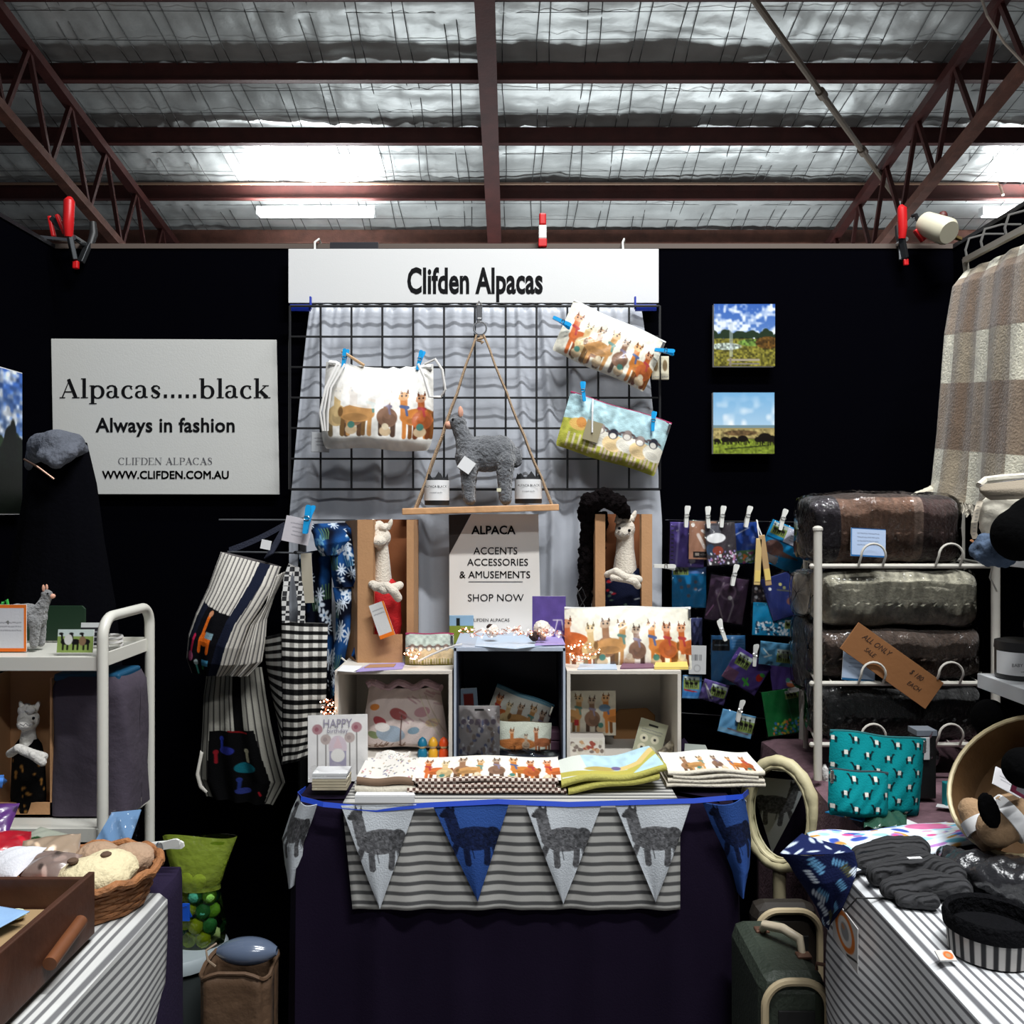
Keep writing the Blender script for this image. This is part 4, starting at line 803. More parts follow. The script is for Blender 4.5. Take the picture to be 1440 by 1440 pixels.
def doll(label, px, py_head, py_neck, py_chest, py_base, Y, m_dress, dress_cv=None, eye=True, arms=(), lean=0, head_r=16, neck_r=13, hair=True, pmn=None, mw_=None):
    t = thing('plush_doll', label, 'soft toy', P(px, py_base, Y)); m_ = mw_ or wool; H = L(head_r, Y)
    hd_ = soft('head', [(P(px+lean, py_head, Y), (H, H*.95, H*1.05)), (P(px+lean-4, py_head+6, Y-.018), (H*.78, H*.8, H*.62))],
         [([P(px+lean, py_head+8, Y), P(px, (py_head+py_neck)/2, Y), P(px, py_neck+4, Y)], [L(neck_r*.95, Y), L(neck_r, Y), L(neck_r*1.35, Y)])], m_, t, vox=.003, smooth=3, world=True)
    w0, w1 = L(neck_r*1.9, Y), L(neck_r*2.6, Y); zb, zt = P(0, py_base, Y).z, P(0, py_neck-1, Y).z; c = P(px, py_base, Y)
    prof = [(.55, 1), (.78, .93), (.95, .75), (1.0, .5), (1.05, .2), (.95, 0)]
    if dress_cv is None:
        mb = MB(); mb.lathe([(w1*r_, (zt-zb)*z_) for r_, z_ in prof[::-1]], (c.x, c.y, zb), 24, sy=.55); mb.build('dress', m_dress, t, smooth=True, world=True)
    else:
        def fn(U, V):
            z_ = 1-V; r_ = np.interp(z_, [p[1] for p in prof[::-1]], [p[0] for p in prof[::-1]])*w1; a = 2*PI*U; return c.x+r_*np.sin(a-PI), c.y+.55*r_*np.cos(a-PI), zb+(zt-zb)*z_
        surf('dress', dress_cv, fn, pmn or print_cloth, t, world=True)
    for pts, r_ in arms: soft('arm', [], [([P(*p) for p in pts], [L(q_, Y) for q_ in r_])], m_, t, vox=.0028, smooth=3, world=True)
    if eye:
        for ex in eye: MB().ball(P(*ex), L(2.2, Y), 8).build('eye', ink, hd_, smooth=True, world=True)
    MB().tube([P(px+lean-12, py_head+6, Y-.036), P(px+lean-7, py_head+9, Y-.039), P(px+lean-4, py_head+5, Y-.039), P(px+lean, py_head+9, Y-.038), P(px+lean+5, py_head+6, Y-.034)], .0007, 5).build('mouth', ink_g, hd_, world=True)
    if hair:
        r = random.Random(3); bl = [(P(px+lean+r.uniform(-9, 11), py_head-14+r.uniform(-4, 3), Y+r.uniform(-.01, .01)), (L(6.5, Y),)*3) for i in range(9)]
        soft('hair_tuft', bl, [], m_, hd_, vox=.003, disp=.006, dscale=.008, smooth=1, world=True)
        for s_, ex in ((-1, -9), (1, 12)): MB().ball(P(px+lean+ex, py_head-18, Y), (L(3.5, Y), L(3, Y), L(9, Y)), 10, Matrix.Rotation(s_*.35, 3, 'Y')).build('ear', m_, hd_, smooth=True, world=True)
    return t
doll('white plush alpaca doll in a red dress standing in the left cardboard box', 538, 756, 815, 840, 893, 2.03, redcl, eye=None, lean=-2, head_r=14, neck_r=10, mw_=wool,
     arms=[([(524,822,1.99),(540,829,1.965),(556,826,1.97),(562,823,1.98)], [6.5,7,6.5,6]), ([(528,826,1.975),(544,824,1.965),(554,832,1.96),(560,841,1.97)], [6,6.5,6.5,6])])
cv = CV(30, 52, (.80,.80,.79)); cv.rect(0, 46, 30, 52, (.88,.45,.12)); cv.rect(26, 0, 30, 52, (.88,.48,.15)); cv.text(4, 24, 10); cv.text(4, 24, 16, seed=2)
card('price_card', 'small grey card with orange border leaning on the red-dressed doll', 'card', 537, 872, 22, 50, 1.965, -20, cv, rx=-5)
t = dollbox('kraft cardboard box holding a toy in navy floral dress, right of the poster', 837, 917, 723, 860, 2.03, 14, 15, d=.09)
cvf = CV(90, 60, (.07,.09,.18)); r = random.Random(5)
for i in range(70): cvf.ell(r.uniform(0, 90), r.uniform(0, 60), r.uniform(.8, 2.6), r.uniform(.8, 2), r.choice([(.75,.75,.72), (.3,.4,.6), (.7,.15,.2), (.35,.45,.4), (.85,.8,.75)]), r.uniform(0, 3))
for i in range(10): a, b = r.uniform(0, 90), r.uniform(0, 60); cvf.line([(a, b), (a+r.uniform(-8, 8), b+r.uniform(-6, 6))], 1.6, (.7,.72,.72))
doll('white plush alpaca doll in a navy floral dress standing in the right cardboard box', 879, 744, 800, 820, 862, 2.075, None, cvf, eye=[(885,746,2.045),(871,743,2.035)], lean=0, head_r=14.5, neck_r=13,
     arms=[([(854,808,2.03),(866,803,2.01),(880,812,2.0),(898,815,2.01)], [5,5.5,6,6]), ([(862,812,2.01),(882,815,2.0),(893,818,1.995),(897,824,2.0)], [5,5,5.5,5])])
# ---- black fluffy scarf over the right cardboard box
fur = mat('black_fluffy_wool', C8(17,13,14), 1, 0, 1, 120, var=.5, vscale=50, spec=.05)
o = soft('fluffy_scarf', [], [([P(842,760,2.10), P(826,722,2.06), P(829,706,2.03), P(850,700,2.02), P(868,708,2.03), P(880,722,2.05)], [.018,.024,.022,.024,.022,.014]), ([P(835,712,2.06), P(848,698,2.08), P(866,704,2.06)], [.018,.018,.018]),
    ([P(829,725,2.085), P(826,770,2.09), P(824,815,2.09), P(822,848,2.09)], [.018,.020,.019,.016]), ([P(846,728,2.10), P(840,780,2.105), P(834,825,2.11)], [.016,.016,.012])], fur, vox=.004, disp=.016, dscale=.012, smooth=1)
props(o, 'black fluffy wool scarf draped over the top of the right cardboard box', 'scarf')
MB().tube([P(818,826,2.06), P(813,832,2.05), P(817,842,2.05), P(822,852,2.05), P(818,862,2.04), P(812,868,2.04), P(814,856,2.04), P(824,840,2.05), P(819,828,2.06)], .0011, 5).build('glasses', blackwire)
props(bpy.data.objects['glasses'], 'thin black wire loops hanging below the fluffy scarf', 'wire')
# ---- on the box tops
cv = CV(180, 88, (.95,.93,.86)); cv.ell(10, 50, 26, 16, (.78,.40,.2)); cv.alpaca(4, 84, 70, (.78,.42,.22)); herd(cv, 26, 176, 82, 64, 7, 9, 1); cv.noise(.05, 4, 5)
t = pouch('zip_pouch', 'large cream alpaca-print pouch standing on the right off-white box', 'pouch', 883, 898, 178, 86, 1.985, 0, .05, cv, print_gloss, zipw, rx=-6, zipside=1, round_=.05)
cv = CV(70, 46, (.70,.74,.70)); cv.rect(0, 26, 70, 46, (.56,.52,.28)); cv.noise(.15, 4, 3)
for i in range(5): cv.sheep(14+12*i, 42, 28, (.86,.76,.6), (.5,.42,.38))
pouch('zip_pouch', 'small sheep-print pouch on the left off-white box beside the cardboard box', 'pouch', 604, 914, 68, 44, 1.965, 0, .03, cv, print_cloth, zipm, rx=-8)
# flat sheets on box tops
def sheet(label, pts, z, m, name='flat_card', cat='card', th=.0012, curl=0):
    vs = [PZ(x, y, z) for x, y in pts]; mb = MB(); n = len(vs); mb.add(vs+[v+Vector((0, 0, th)) for v in vs], [tuple(range(n)), tuple(range(2*n-1, n-1, -1))]+[(i, n+i, n+(i+1) % n, (i+1) % n) for i in range(n)])
    return props(mb.build(name, m, bevel=.0002), label, cat)
lilac = mat('lilac_card', C8(160,146,200), .6); mauve = mat('mauve_card', C8(120,84,104), .6); kraftc = mat('kraft_card', C8(170,128,92), .7); pale = mat('pale_blue_card', C8(180,196,214), .6)
sheet('lilac card lying at the front of the left off-white box top', [(497,945.5),(566,941),(570,932),(520,934)], z1+.0005, lilac)
sheet('kraft card on the lilac card in front of the red-dressed doll box', [(512,939.5),(554,938),(557,934),(520,935)], z1+.0018, kraftc)
sheet('white card on the left off-white box top, far left', [(474,944),(500,946),(510,937),(482,936)], z1+.0005, paperw)
sheet('yellow printed card under the right end of the large alpaca pouch', [(920,941.5),(968,941.5),(966,934),(922,934)], z1+.0005, mat('yellow_card', C8(232,204,110), .6), th=.006)
sheet('mauve card under the middle of the large alpaca pouch', [(872,941),(920,940),(918,933),(876,933)], z1+.0005, mauve, th=.003)
sheet('pale blue card under the left end of the large alpaca pouch', [(812,942),(868,942),(866,934),(816,934)], z1+.0005, pale, th=.002)
sheet('pale blue leaflet overhanging the front of the navy box top', [(668,909),(724,913),(768,908),(764,894),(672,895)], z2+.002, pale)
sheet('lilac leaflet on the right of the navy box top', [(752,908),(795,907),(790,896),(756,896)], z2+.0035, lilac)
# earring cards and pompoms on the navy box
pomw = mat('white_wool_pompom', C8(236,226,216), .95, 0, .8, 150); pomb = mat('dark_brown_wool', C8(52,34,30), .95, 0, .8, 150); pomt = mat('tan_wool', C8(176,142,122), .95, 0, .8, 150)
for x, y, r_, m, lb in ((693,887,9,pomw,'white wool pompom left of centre on the navy box'), (762,884,12,pomw,'large white wool pompom at the right of the navy box'), (689,882,5,pomb,'small brown pompom on the white pompom, left on the navy box'), (751,895,7,pomb,'dark brown wool pompom in front on the navy box'), (763,895,5,pomt,'tan wool pompom beside the dark brown one on the navy box')):
    Yp = 1.93 if y > 890 else 1.96; p = P(x, y, Yp); p.z = max(p.z, z2+.004+L(r_, Yp)) if m is not pomb or y > 890 else p.z
    props(soft('pompom', [(p, (L(r_, Yp),)*3)], [], m, vox=.002, disp=.004, dscale=.006, smooth=1), lb, 'pompom')
# fairy lights
led = mat('warm_led', (1,.8,.6), .4, emit=(1,.62,.38), estr=14); copper = mat('copper_wire', C8(200,130,100), .35, .9)
def fairy(label, pts, n, seed, spread=.012, rl=.0017):
    t = thing('fairy_lights', label, 'lights', pts[0]); r = random.Random(seed); q_ = []
    for i in range(n*3):
        u = i/(n*3-1)*(len(pts)-1); a = int(min(u, len(pts)-2)); q_.append(pts[a].lerp(pts[a+1], u-a)+Vector((r.uniform(-1, 1)*spread, r.uniform(-1, .3)*spread, r.uniform(-.4, 1)*spread)))
    MB().tube(q_, .0006, 4).build('copper_wire', copper, t, world=True)
    for k in range(n): MB().ball(q_[k*3], rl, 6).build('led', led, t, smooth=True, world=True)
    return t
fairy('tangled fairy lights glowing across the navy box top', [P(650,888,1.93), P(665,892,1.92), P(700,893,1.92), P(726,886,1.93), P(735,893,1.92), P(765,890,1.93), P(792,895,1.92)], 46, 3)
fairy('fairy light tangle at the left front corner of the large alpaca pouch', [P(800,925,1.93), P(820,928,1.92), P(836,918,1.92), P(815,905,1.93), P(802,912,1.93)], 30, 5)
fairy('fairy light tangle in front of the small sheep pouch', [P(572,918,1.93), P(580,928,1.92), P(592,922,1.92), P(576,912,1.93)], 16, 8, .009)
fairy('fairy light cluster hanging beside the left off-white box', [P(452,985,1.88), P(466,988,1.88), P(468,1003,1.88), P(456,1006,1.88), P(460,992,1.88)], 18, 9, .010)
props(MB().tube([P(588,930,1.925), P(606,921,1.92), P(625,913,1.92), P(640,908,1.90), P(650,906,1.90)], .0022, 6).build('white_cord', cord, smooth=True), 'white cord running up from the sheep pouch to the navy box', 'cord')
# ================================================================ in the boxes
zt = TZ+.018                                   # inner floor of the boxes
cv = CV(140, 110, (.82,.76,.74)); r = random.Random(2)
for x, y, rr, c in ((62,44,16,(.62,.34,.34)), (30,56,12,(.66,.3,.32)), (18,34,9,(.8,.5,.25)), (88,72,10,(.5,.6,.66)), (22,80,10,(.5,.55,.4)), (50,78,24,(.62,.68,.74)), (36,66,13,(.92,.9,.88)), (104,40,14,(.72,.56,.58)), (120,60,12,(.84,.76,.62))): cv.ell(x, y, rr, rr*.6, c, r.uniform(-.4, .4))
cv.line([(68,46),(66,104)], 2, (.4,.3,.28)); cv.line([(100,10),(130,90)], 2, (.78,.74,.66)); cv.line([(112,12),(136,80)], 1.6, (.72,.66,.6))
for i in range(24): a = r.uniform(4, 70); cv.line([(a, r.uniform(96, 102)), (a+4, r.uniform(92, 104))], 1.2, (.4,.28,.2))
for i in range(14): a, b = r.uniform(60, 135), r.uniform(4, 60); cv.line([(a, b), (a+14, b+9)], 3, (.66,.52,.54), .5)
t = pouch('drawstring_bag', 'pink floral drawstring bag slumped in the left off-white box', 'bag', 569, 1026, 126, 90, 1.99, 0, .075, cv, print_cloth, None, taper=.22, sag=.010, round_=.15, top=.3, onz=zt)
MB().tube([(L(-52+i*6.5, 2.0), -.012+.004*math.sin(i*2.2), L(44+4*math.sin(i*1.1), 2.0)) for i in range(17)], .008, 8).build('gathered_neck', mat('dusty_pink_cloth', C8(168,142,150), .85, 0, .5, 80), t, smooth=True)
for k, (x, c, n_) in enumerate(((594, (12,108,140), 'teal'), (609, (222,164,40), 'yellow'), (624, (240,84,30), 'orange'))):
    Yd = 1.925; t = thing('peg_doll', f'little {n_} wooden peg doll in the left off-white box', 'figurine', (P(x, 0, Yd).x, Yd, zt-.008), group='peg dolls in the box'); k_ = L(1, Yd)
    m = mat(n_+'_paint', C8(*c), .45); MB().lathe([(5.5*k_, 0), (6.8*k_, 2*k_), (6.8*k_, 13*k_), (4.5*k_, 17*k_)], n=16).build('body', m, t, smooth=True)
    MB().ball((0, 0, 22*k_), (6*k_, 6*k_, 6.5*k_), 12).build('head', mat('pale_wood', C8(222,196,150), .6), t, smooth=True); MB().lathe([(6.6*k_, 21*k_), (6.8*k_, 25*k_), (4.5*k_, 30*k_), (.001, 33*k_)], (0, .001, 0), 16).build('hood', m, t, smooth=True)
# navy box contents
def standz(px, hpx, Y, z=zt): return 720+(CAMZ-z)*F/Y-hpx/2          # centre row of an item standing at height z
cv = CV(26, 30, (.50,.56,.62)); cv.rect(6, 4, 20, 30, (.42,.14,.12))
card('greeting_card', 'grey card with a dark red panel in the navy box', 'card', 660, 998, 25, 60, 2.0, -4, CV(25, 60, (.5,.56,.62)) if False else cv, rz=0)
cv = CV(62, 74, (.62,.60,.60)); r = random.Random(8)
for i in range(70): x, y = r.uniform(0, 62), r.uniform(18, 74); cv.ell(x, y, r.uniform(1.5, 3), r.uniform(2, 5), r.choice([(.42,.38,.42), (.78,.78,.80), (.5,.45,.42), (.36,.38,.5)]))
for i in range(5): cv.ell(8+11*i, 24, 4, 4, (.42,.38,.44))
cv.rect(24, 5, 38, 8, (.08,.08,.08))
packet('silver-grey animal-print packet standing at the left of the navy box', 674, standz(0, 72, 1.93), 60, 72, 1.93, 0, cv, rx=-5)
cv = CV(110, 74, (.86,.85,.80)); herd(cv, 4, 106, 74, 60, 5, 12); cv.rect(0, 0, 110, 6, (.45,.62,.68))
pouch('zip_pouch', 'alpaca-print pouch with teal zip slanting in the navy box', 'pouch', 730, 1020, 86, 54, 2.03, 20, .03, cv, print_cloth, zipb, onz=zt+.006)
cv = CV(84, 48, (.80,.82,.76)); cv.ell(30, 34, 30, 9, (.72,.45,.25)); cv.alpaca(22, 46, 36, (.74,.46,.26)); cv.alpaca(60, 46, 38, (.66,.40,.26)); cv.alpaca(44, 46, 28, (.7,.6,.5), None, True)
pouch('zip_pouch', 'small alpaca-print purse at the front of the navy box', 'pouch', 738, 1052, 74, 42, 1.95, 2, .026, cv, print_cloth, None, onz=zt)
for i in range(2):
    z_ = zt+.004+i*.022; t = thing('purple_box', ('dusky purple small box at the bottom right in the navy box', 'dusky purple small box stacked on top of its twin in the navy box')[i], 'box', (P(774, 0, 1.99).x, 2.0, z_-.004+(.0)))
    MB().box((0, 0, .0105), (.062, .05, .0205)).build('carton', mauve, t, bevel=.002)
o = MB().grid(lambda u, v: (P(705+82*u, 0, 1.92).x, 1.905+.04*v, zt+.002+.012*abs(math.sin(u*8+v*3))*math.sin(PI*v)+.002), 30, 12).build('film_bag', film, smooth='all'); props(o, 'crumpled clear film bag at the front of the navy box', 'bag')
# right box contents
cv = CV(66, 62, (.84,.81,.74)); cv.noise(.06, 6, 2); herd(cv, 4, 62, 58, 52, 3, 21, 3); cv.ell(50, 24, 8, 5, (.4,.5,.6)); cv.rect(8, 40, 14, 48, (.7,.2,.2))
card('greeting_card', 'square alpaca greeting card standing in the right off-white box', 'card', 833, standz(0, 62, 2.0, zt+.028), 66, 62, 2.0, 0, cv, rx=-4)
t = thing('coaster_box', 'small lidded box printed with animals at the front of the right off-white box', 'box', (P(826, 0, 1.93).x, 1.95, zt-.008))
w_, h_ = L(50, 1.93), L(30, 1.93); MB().box((0, .01, h_/2+.001), (w_, .05, h_)).build('carton', mat('grey_white_carton', C8(190,184,176), .6), t, bevel=.001)
cv = CV(52, 32, (.85,.83,.79)); r = random.Random(6)
for i in range(28): cv.ell(r.uniform(3, 49), r.uniform(3, 22), r.uniform(2, 4), r.uniform(2, 4), r.choice([(.6,.3,.25), (.75,.6,.45), (.5,.45,.42), (.8,.78,.72)]))
for i in range(18): cv.rect(2+i*2.7, 27, 3.2+i*2.7, 32, (.5,.48,.45))
o = surf('printed_face', cv, flat(w_*.98, h_*.96), print_paper, t); o.location = (0, -.0156, h_/2+.001)
props(MB().prism([(-.048, 0), (.045, 0), (.050, .06), (.030, .078), (-.035, .075), (-.048, .06)], 0, .006).build('kraft_envelope', mat('kraft_envelope_paper', C8(168,122,76), .8), bevel=.003), 'rounded kraft envelope leaning at the back of the right off-white box', 'envelope')
bpy.data.objects['kraft_envelope'].location = (P(893, 0, 2.07).x, 2.08, zt-.006)
cv = CV(42, 56, (.66,.66,.56)); cv.rect(14, 6, 28, 9, (.12,.12,.12)); cv.text(6, 36, 15); cv.text(6, 36, 19, seed=3)
for x, y in ((12,28), (28,27), (12,42), (27,43)): cv.ell(x, y, 6, 6, (.82,.80,.70)); cv.ell(x, y, 2, 2, (.2,.2,.2))
card('button_card', 'tilted grey-green card of round buttons in the right off-white box', 'card', 914, 1040, 40, 52, 1.96, 17, cv, rx=-8)
cv = CV(34, 24, (.60,.56,.48)); cv.noise(.3, 3, 2)
packet('small tan packet leaning in the right corner of the right off-white box', 937, 1058, 32, 20, 1.935, -38, cv, name='tan_packet')
sheet('pale printed card lying on the table right of the off-white boxes', [(962,1068),(1003,1073),(992,1050),(963,1048)], TZ+.011, mat('sage_card', C8(150,156,148), .6), th=.004)
# ================================================================ table front row
zf = TZ+.012
cv = CV(86, 92, (.87,.86,.85)); cv.noise(.03, 9, 4)
for x, y, yb in ((14,20,82), (70,18,82), (26,34,82), (60,32,82)): cv.line([(x, y), (x, yb)], 1.2, (.35,.33,.32)); cv.ell(x, y, 7.5, 7, (.66,.50,.52) if y < 25 else (.70,.64,.62)); cv.ell(x-1, y, 3, 3, (.58,.36,.40) if y < 25 else (.62,.56,.55))
cv.ell(43, 45, 13, 16, (.80,.74,.77)); cv.poly([(36,46),(43,30),(50,46)], (.82,.72,.74)); cv.rect(31, 50, 55, 72, (.62,.60,.68)); cv.ell(43, 56, 10, 9, (.88,.87,.85)); cv.line([(26,78),(42,75),(60,79)], 1.6, (.35,.33,.3))
t = card('birthday_card', 'tall pale birthday card with flowers at the left end of the table', 'card', 475, 1052, 84, 92, 1.80, -1.5, cv, rx=-6)
lettering(t, 'HAPPY', L(16, 1.8), L(0, 1.8), L(34, 1.8), mat('mauve_grey_ink', C8(150,144,160), .6), off=.0002, xs=.85); lettering(t, 'birthday', L(9, 1.8), 0, L(24, 1.8), MATS['mauve_grey_ink'])
t = thing('notelet_pack', 'clear pack of white notelets at the left front of the table', 'packet', (P(466, 0, 1.73).x, 1.735, zf))
for i in range(6): MB().box((.001*math.sin(i*3), 0, .003+i*.0055), (L(48, 1.73), .05, .0045)).build('notelet', paperw if i > 3 else mat('cream_notelet', C8(200,188,160), .7), t)
MB().grid(lambda u, v: ((u-.5)*L(58, 1.73), -.033+.06*v, .037+.003*math.sin(u*9+v*4)-(.036 if v < .02 else 0)), 14, 10).build('film_sleeve', film, t, smooth='all')
def towel_stack(label, pxs, py_b, py_t, Y, depth, layers, edge_m, cv, pm=print_cloth, name='tea_towel', seed=0, rz=0, wav=.002, tilt=0):
    """folded cloths: rounded front edges stacked, print on top"""
    x0, x1 = P(pxs[0], 0, Y).x, P(pxs[1], 0, Y).x; h = L(py_b-py_t, Y)*.62; t = thing(name, label, 'tea towel', ((x0+x1)/2, Y, zf), (0, 0, math.radians(rz))); w_ = x1-x0; k = h/layers
    for i in range(layers):
        def fn(u, v, i=i):
            s = (v-.5)*PI; n_ = .92+.08*math.sin(i*2+seed); zc = k*(i+.5)+wav*math.sin(u*8+seed+i)*(i+1)*.5+tilt*u*.03
            if v < .5: f = v/.5; a = -PI/2*(1-f)-PI/2*0
            ang = PI*v; return ((u-.5)*w_*n_+.002*math.sin(i*3), -depth*.5*0-k*.5*math.sin(ang)+(0), zc-k*.5*math.cos(ang))
        mb = MB().grid(fn, 40, 8); f0 = lambda u, v, i=i: (lambda p, q_: (p[0], depth*v, p[2]))(fn(u, 1), 0)
        mb.grid(f0, 40, 4); mb.grid(lambda u, v, i=i: (fn(u, 0)[0], depth*v, fn(u, 0)[2]), 40, 4)
        mb.build('fold', edge_m[i % len(edge_m)], t, smooth=True)
    zt_ = lambda U: k*layers+wav*np.sin(U*8+seed+layers-1)*layers*.5+tilt*U*.03+.0008
    surf('printed_top', cv, lambda U, V: ((U-.5)*w_*.93, -k*.25+depth*(1-V)*1.0, zt_(U)+(1-V)*.004-np.clip((V-.93)/.07, 0, 1)**2*k*.45), pm, t)
    return t
gingham = mat('brown_gingham_edge', C8(214,196,184), .85, 0, .3, 300)
nt = gingham.node_tree; ck = nt.nodes.new('ShaderNodeTexChecker'); ck.inputs['Scale'].default_value = 170; ck.inputs['Color1'].default_value = (*C8(226,210,196), 1); ck.inputs['Color2'].default_value = (*C8(92,62,52), 1)
tc = nt.nodes.new('ShaderNodeTexCoord'); nt.links.new(tc.outputs['Object'], ck.inputs['Vector']); nt.links.new(ck.outputs[0], nt.nodes['Principled BSDF'].inputs['Base Color'])
creamf = mat('cream_cotton', C8(216,208,190), .85, 0, .3, 200); olive = mat('olive_cotton', C8(176,170,84), .85, 0, .3, 200)
cv = CV(90, 40, (.90,.88,.85)); r = random.Random(12)
for i in range(60): cv.line([(a := r.uniform(3, 87), b := r.uniform(2, 38)), (a+r.uniform(-3, 3), b+r.uniform(-2, 2))], 1.6, r.choice([(.72,.45,.5), (.5,.5,.45), (.7,.6,.45), (.45,.45,.55)]))
towel_stack('folded white floral tea towels between the notelets and gingham towels', (499, 585), 1121, 1088, 1.70, .12, 2, [creamf, mat('brown_cotton', C8(120,96,76), .85)], cv, seed=1)
towel_stack('small folded floral cloth behind the white floral tea towels', (522, 575), 1100, 1075, 1.83, .06, 3, [creamf], cv, seed=3, name='folded_cloth')
cv = CV(200, 60, (.95,.93,.88)); herd(cv, 6, 196, 64, 56, 8, 33); cv.noise(.05, 4, 1)
towel_stack('folded brown gingham tea towels with alpaca print, front centre of the table', (572, 797), 1128, 1092, 1.695, .13, 3, [gingham], cv, seed=2, wav=.0016)
cv = CV(150, 56, (.72,.84,.88)); cv.noise(.06, 8, 1); cv.rect(0, 0, 40, 56, (.86,.88,.84)); cv.line([(0,40),(40,52),(100,50),(146,20)], 12, (.74,.70,.34)); cv.line([(90,40),(120,34),(148,10)], 9, (.86,.76,.5)); cv.ell(60, 40, 24, 6, (.72,.64,.36)); cv.ell(84, 38, 7, 5, (.45,.4,.55))
towel_stack('crumpled blue and olive sheep-print tea towel right of the gingham towels', (786, 940), 1122, 1092, 1.70, .12, 2, [olive, olive], cv, seed=5, wav=.005, rz=5, tilt=.7)
cv = CV(130, 50, (.95,.94,.90)); herd(cv, 20, 124, 52, 40, 5, 44, 2); cv.noise(.04, 4, 1)
towel_stack('folded white alpaca-print tea towels at the right end of the table', (935, 1078), 1122, 1082, 1.73, .12, 4, [creamf], cv, seed=7, wav=.0015)
t = sheet('blank white ticket hanging at the table edge below the floral tea towels', [(499,1119.5),(584,1119.5),(580,1112),(503,1112)], TZ+.0125, paperw, th=.002)
t = MB().box(P(541, 1124, 1.632), (L(84, 1.63), .0012, L(9, 1.63))).build('shelf_ticket', paperw); props(t, 'long blank white ticket fixed to the blue bunting tape', 'ticket')
# ================================================================ garments on the black rail
def drape(t, name, left, right, cv, m, bulge=.02, folds=(0, 0), solid=.0012, back=False, ph=0, sharp=.5):
    """cloth panel between two edge lines of (px, py, Y) points"""
    lp = np.array([P(*p) for p in left]); rp = np.array([P(*p) for p in right])
    def edge(p, V):
        n = len(p); s = np.linspace(0, 1, n); return np.stack([np.interp(V, s, p[:, i]) for i in range(3)], -1)
    def fn(U, V, sg=1):
        l, r = edge(lp, V), edge(rp, V); p = l+(r-l)*U[..., None]
        y = p[..., 1]-sg*bulge*np.clip(np.sin(PI*np.clip(U, 0, 1)), 0, 1)**sharp*(.5+.5*np.sin(PI*np.clip(V*.9+.1, 0, 1)))
        if folds[0]: y = y+folds[1]*np.sin(U*2*PI*folds[0]+ph+1.5*np.sin(V*3+ph))*(.4+.6*V)
        return p[..., 0], y, p[..., 2]
    o = surf(name, cv, fn, m, t, solid=solid, world=t is not None)
    if back: surf('back_panel', CV(20, 16, tuple(cv.a.mean((0, 1)))), lambda U, V: fn(U, V, -1), m, t, world=True, flipn=True)
    return o
strw, strd = (.84,.82,.78), (.30,.29,.30)
def ticking_cv(w_, h_, n, bg=strw, c=strd, lw=2.2):
    cv = CV(w_, h_, bg)
    for i in range(n):
        x = w_*(i+.5)/n; cv.line([(x, 0), (x, h_)], lw, c); cv.line([(x-lw*.9, 0), (x-lw*.9, h_)], .9, tuple(np.array(bg)*.75))
    return cv
# rail
t = thing('garment_rail', 'black stand with thin steel arms holding the bags left of the table', 'stand', P(425, 0, 2.12)); t.location.z = 0
MB().cyl((t.location.x, 2.12, 0), (t.location.x, 2.12, P(0, 728, 2.12).z), .010, n=10).build('pole', blackwire, t, world=True)
MB().box((t.location.x, 2.12, .01), (.26, .16, .02)).build('foot', blackwire, t, world=True, bevel=.004)
MB().cyl(P(308, 731, 2.12), P(500, 731.5, 2.12), .0022, n=6).cyl(P(320, 776, 2.04), P(440, 778, 2.06), .0022, n=6).build('arm', mat('dull_steel', C8(120,122,126), .4, .8), t, world=True)
MB().cyl((t.location.x, 2.12, P(0, 777, 2.12).z), (t.location.x, 2.05, P(0, 777, 2.05).z), .004, n=6).build('arm', blackwire, t, world=True)
navycl = mat('navy_webbing', C8(22,27,46), .8, 0, .3, 300)
# striped sack bag
cv = ticking_cv(140, 176, 15); pk = (.03,.03,.05)
cv.poly([(16,74),(92,78),(84,176),(6,176)], pk); cv.poly([(14,72),(30,74),(20,176),(4,176)], (.07,.09,.15))
cv.poly([(96,0),(120,0),(112,90),(106,176),(78,176),(90,90)], (.09,.11,.18))
cv.line([(46,86),(44,112)], 8, (.88,.42,.12)); cv.ell(47, 82, 6, 4, (.8,.55,.4)); cv.ell(54, 114, 16, 9, (.90,.42,.10)); cv.line([(42,118),(42,130)], 8, (.88,.4,.1)); cv.line([(66,118),(66,130)], 8, (.88,.4,.1)); cv.rect(52, 104, 72, 112, (.5,.62,.66))
cv.line([(26,112),(22,132)], 6, (.75,.15,.3)); cv.ell(20, 140, 9, 7, (.70,.35,.5)); cv.rect(54, 142, 74, 153, (.3,.6,.75)); cv.rect(54, 153, 62, 162, (.2,.5,.3)); cv.line([(38,150),(40,170)], 5, (.25,.55,.5)); cv.ell(38, 148, 6, 5, (.6,.65,.65))
t = thing('striped_bag', 'cream and grey striped sack bag with navy strap and llama pocket, on the rail', 'bag', P(330, 948, 1.98))
drape(t, 'front_panel', [(311,776,2.0),(303,797,1.99),(293,826,1.98),(276,862,1.97),(265,893,1.965),(262,925,1.97),(270,946,1.985)], [(395,797,2.0),(384,826,1.985),(366,856,1.97),(350,880,1.96),(338,912,1.955),(330,935,1.96),(318,950,1.98)], cv, print_cloth, .035, (3.2, .004), back=True)
cv = ticking_cv(60, 120, 7)
drape(t, 'side_panel', [(384,812,1.99),(374,850,1.975),(352,880,1.962),(339,912,1.957),(331,935,1.96),(320,950,1.98)], [(403,803,2.02),(386,838,2.01),(376,870,2.0),(374,900,2.0),(369,930,2.0),(348,951,1.99)], cv, print_cloth, .015, (2.5, .004))
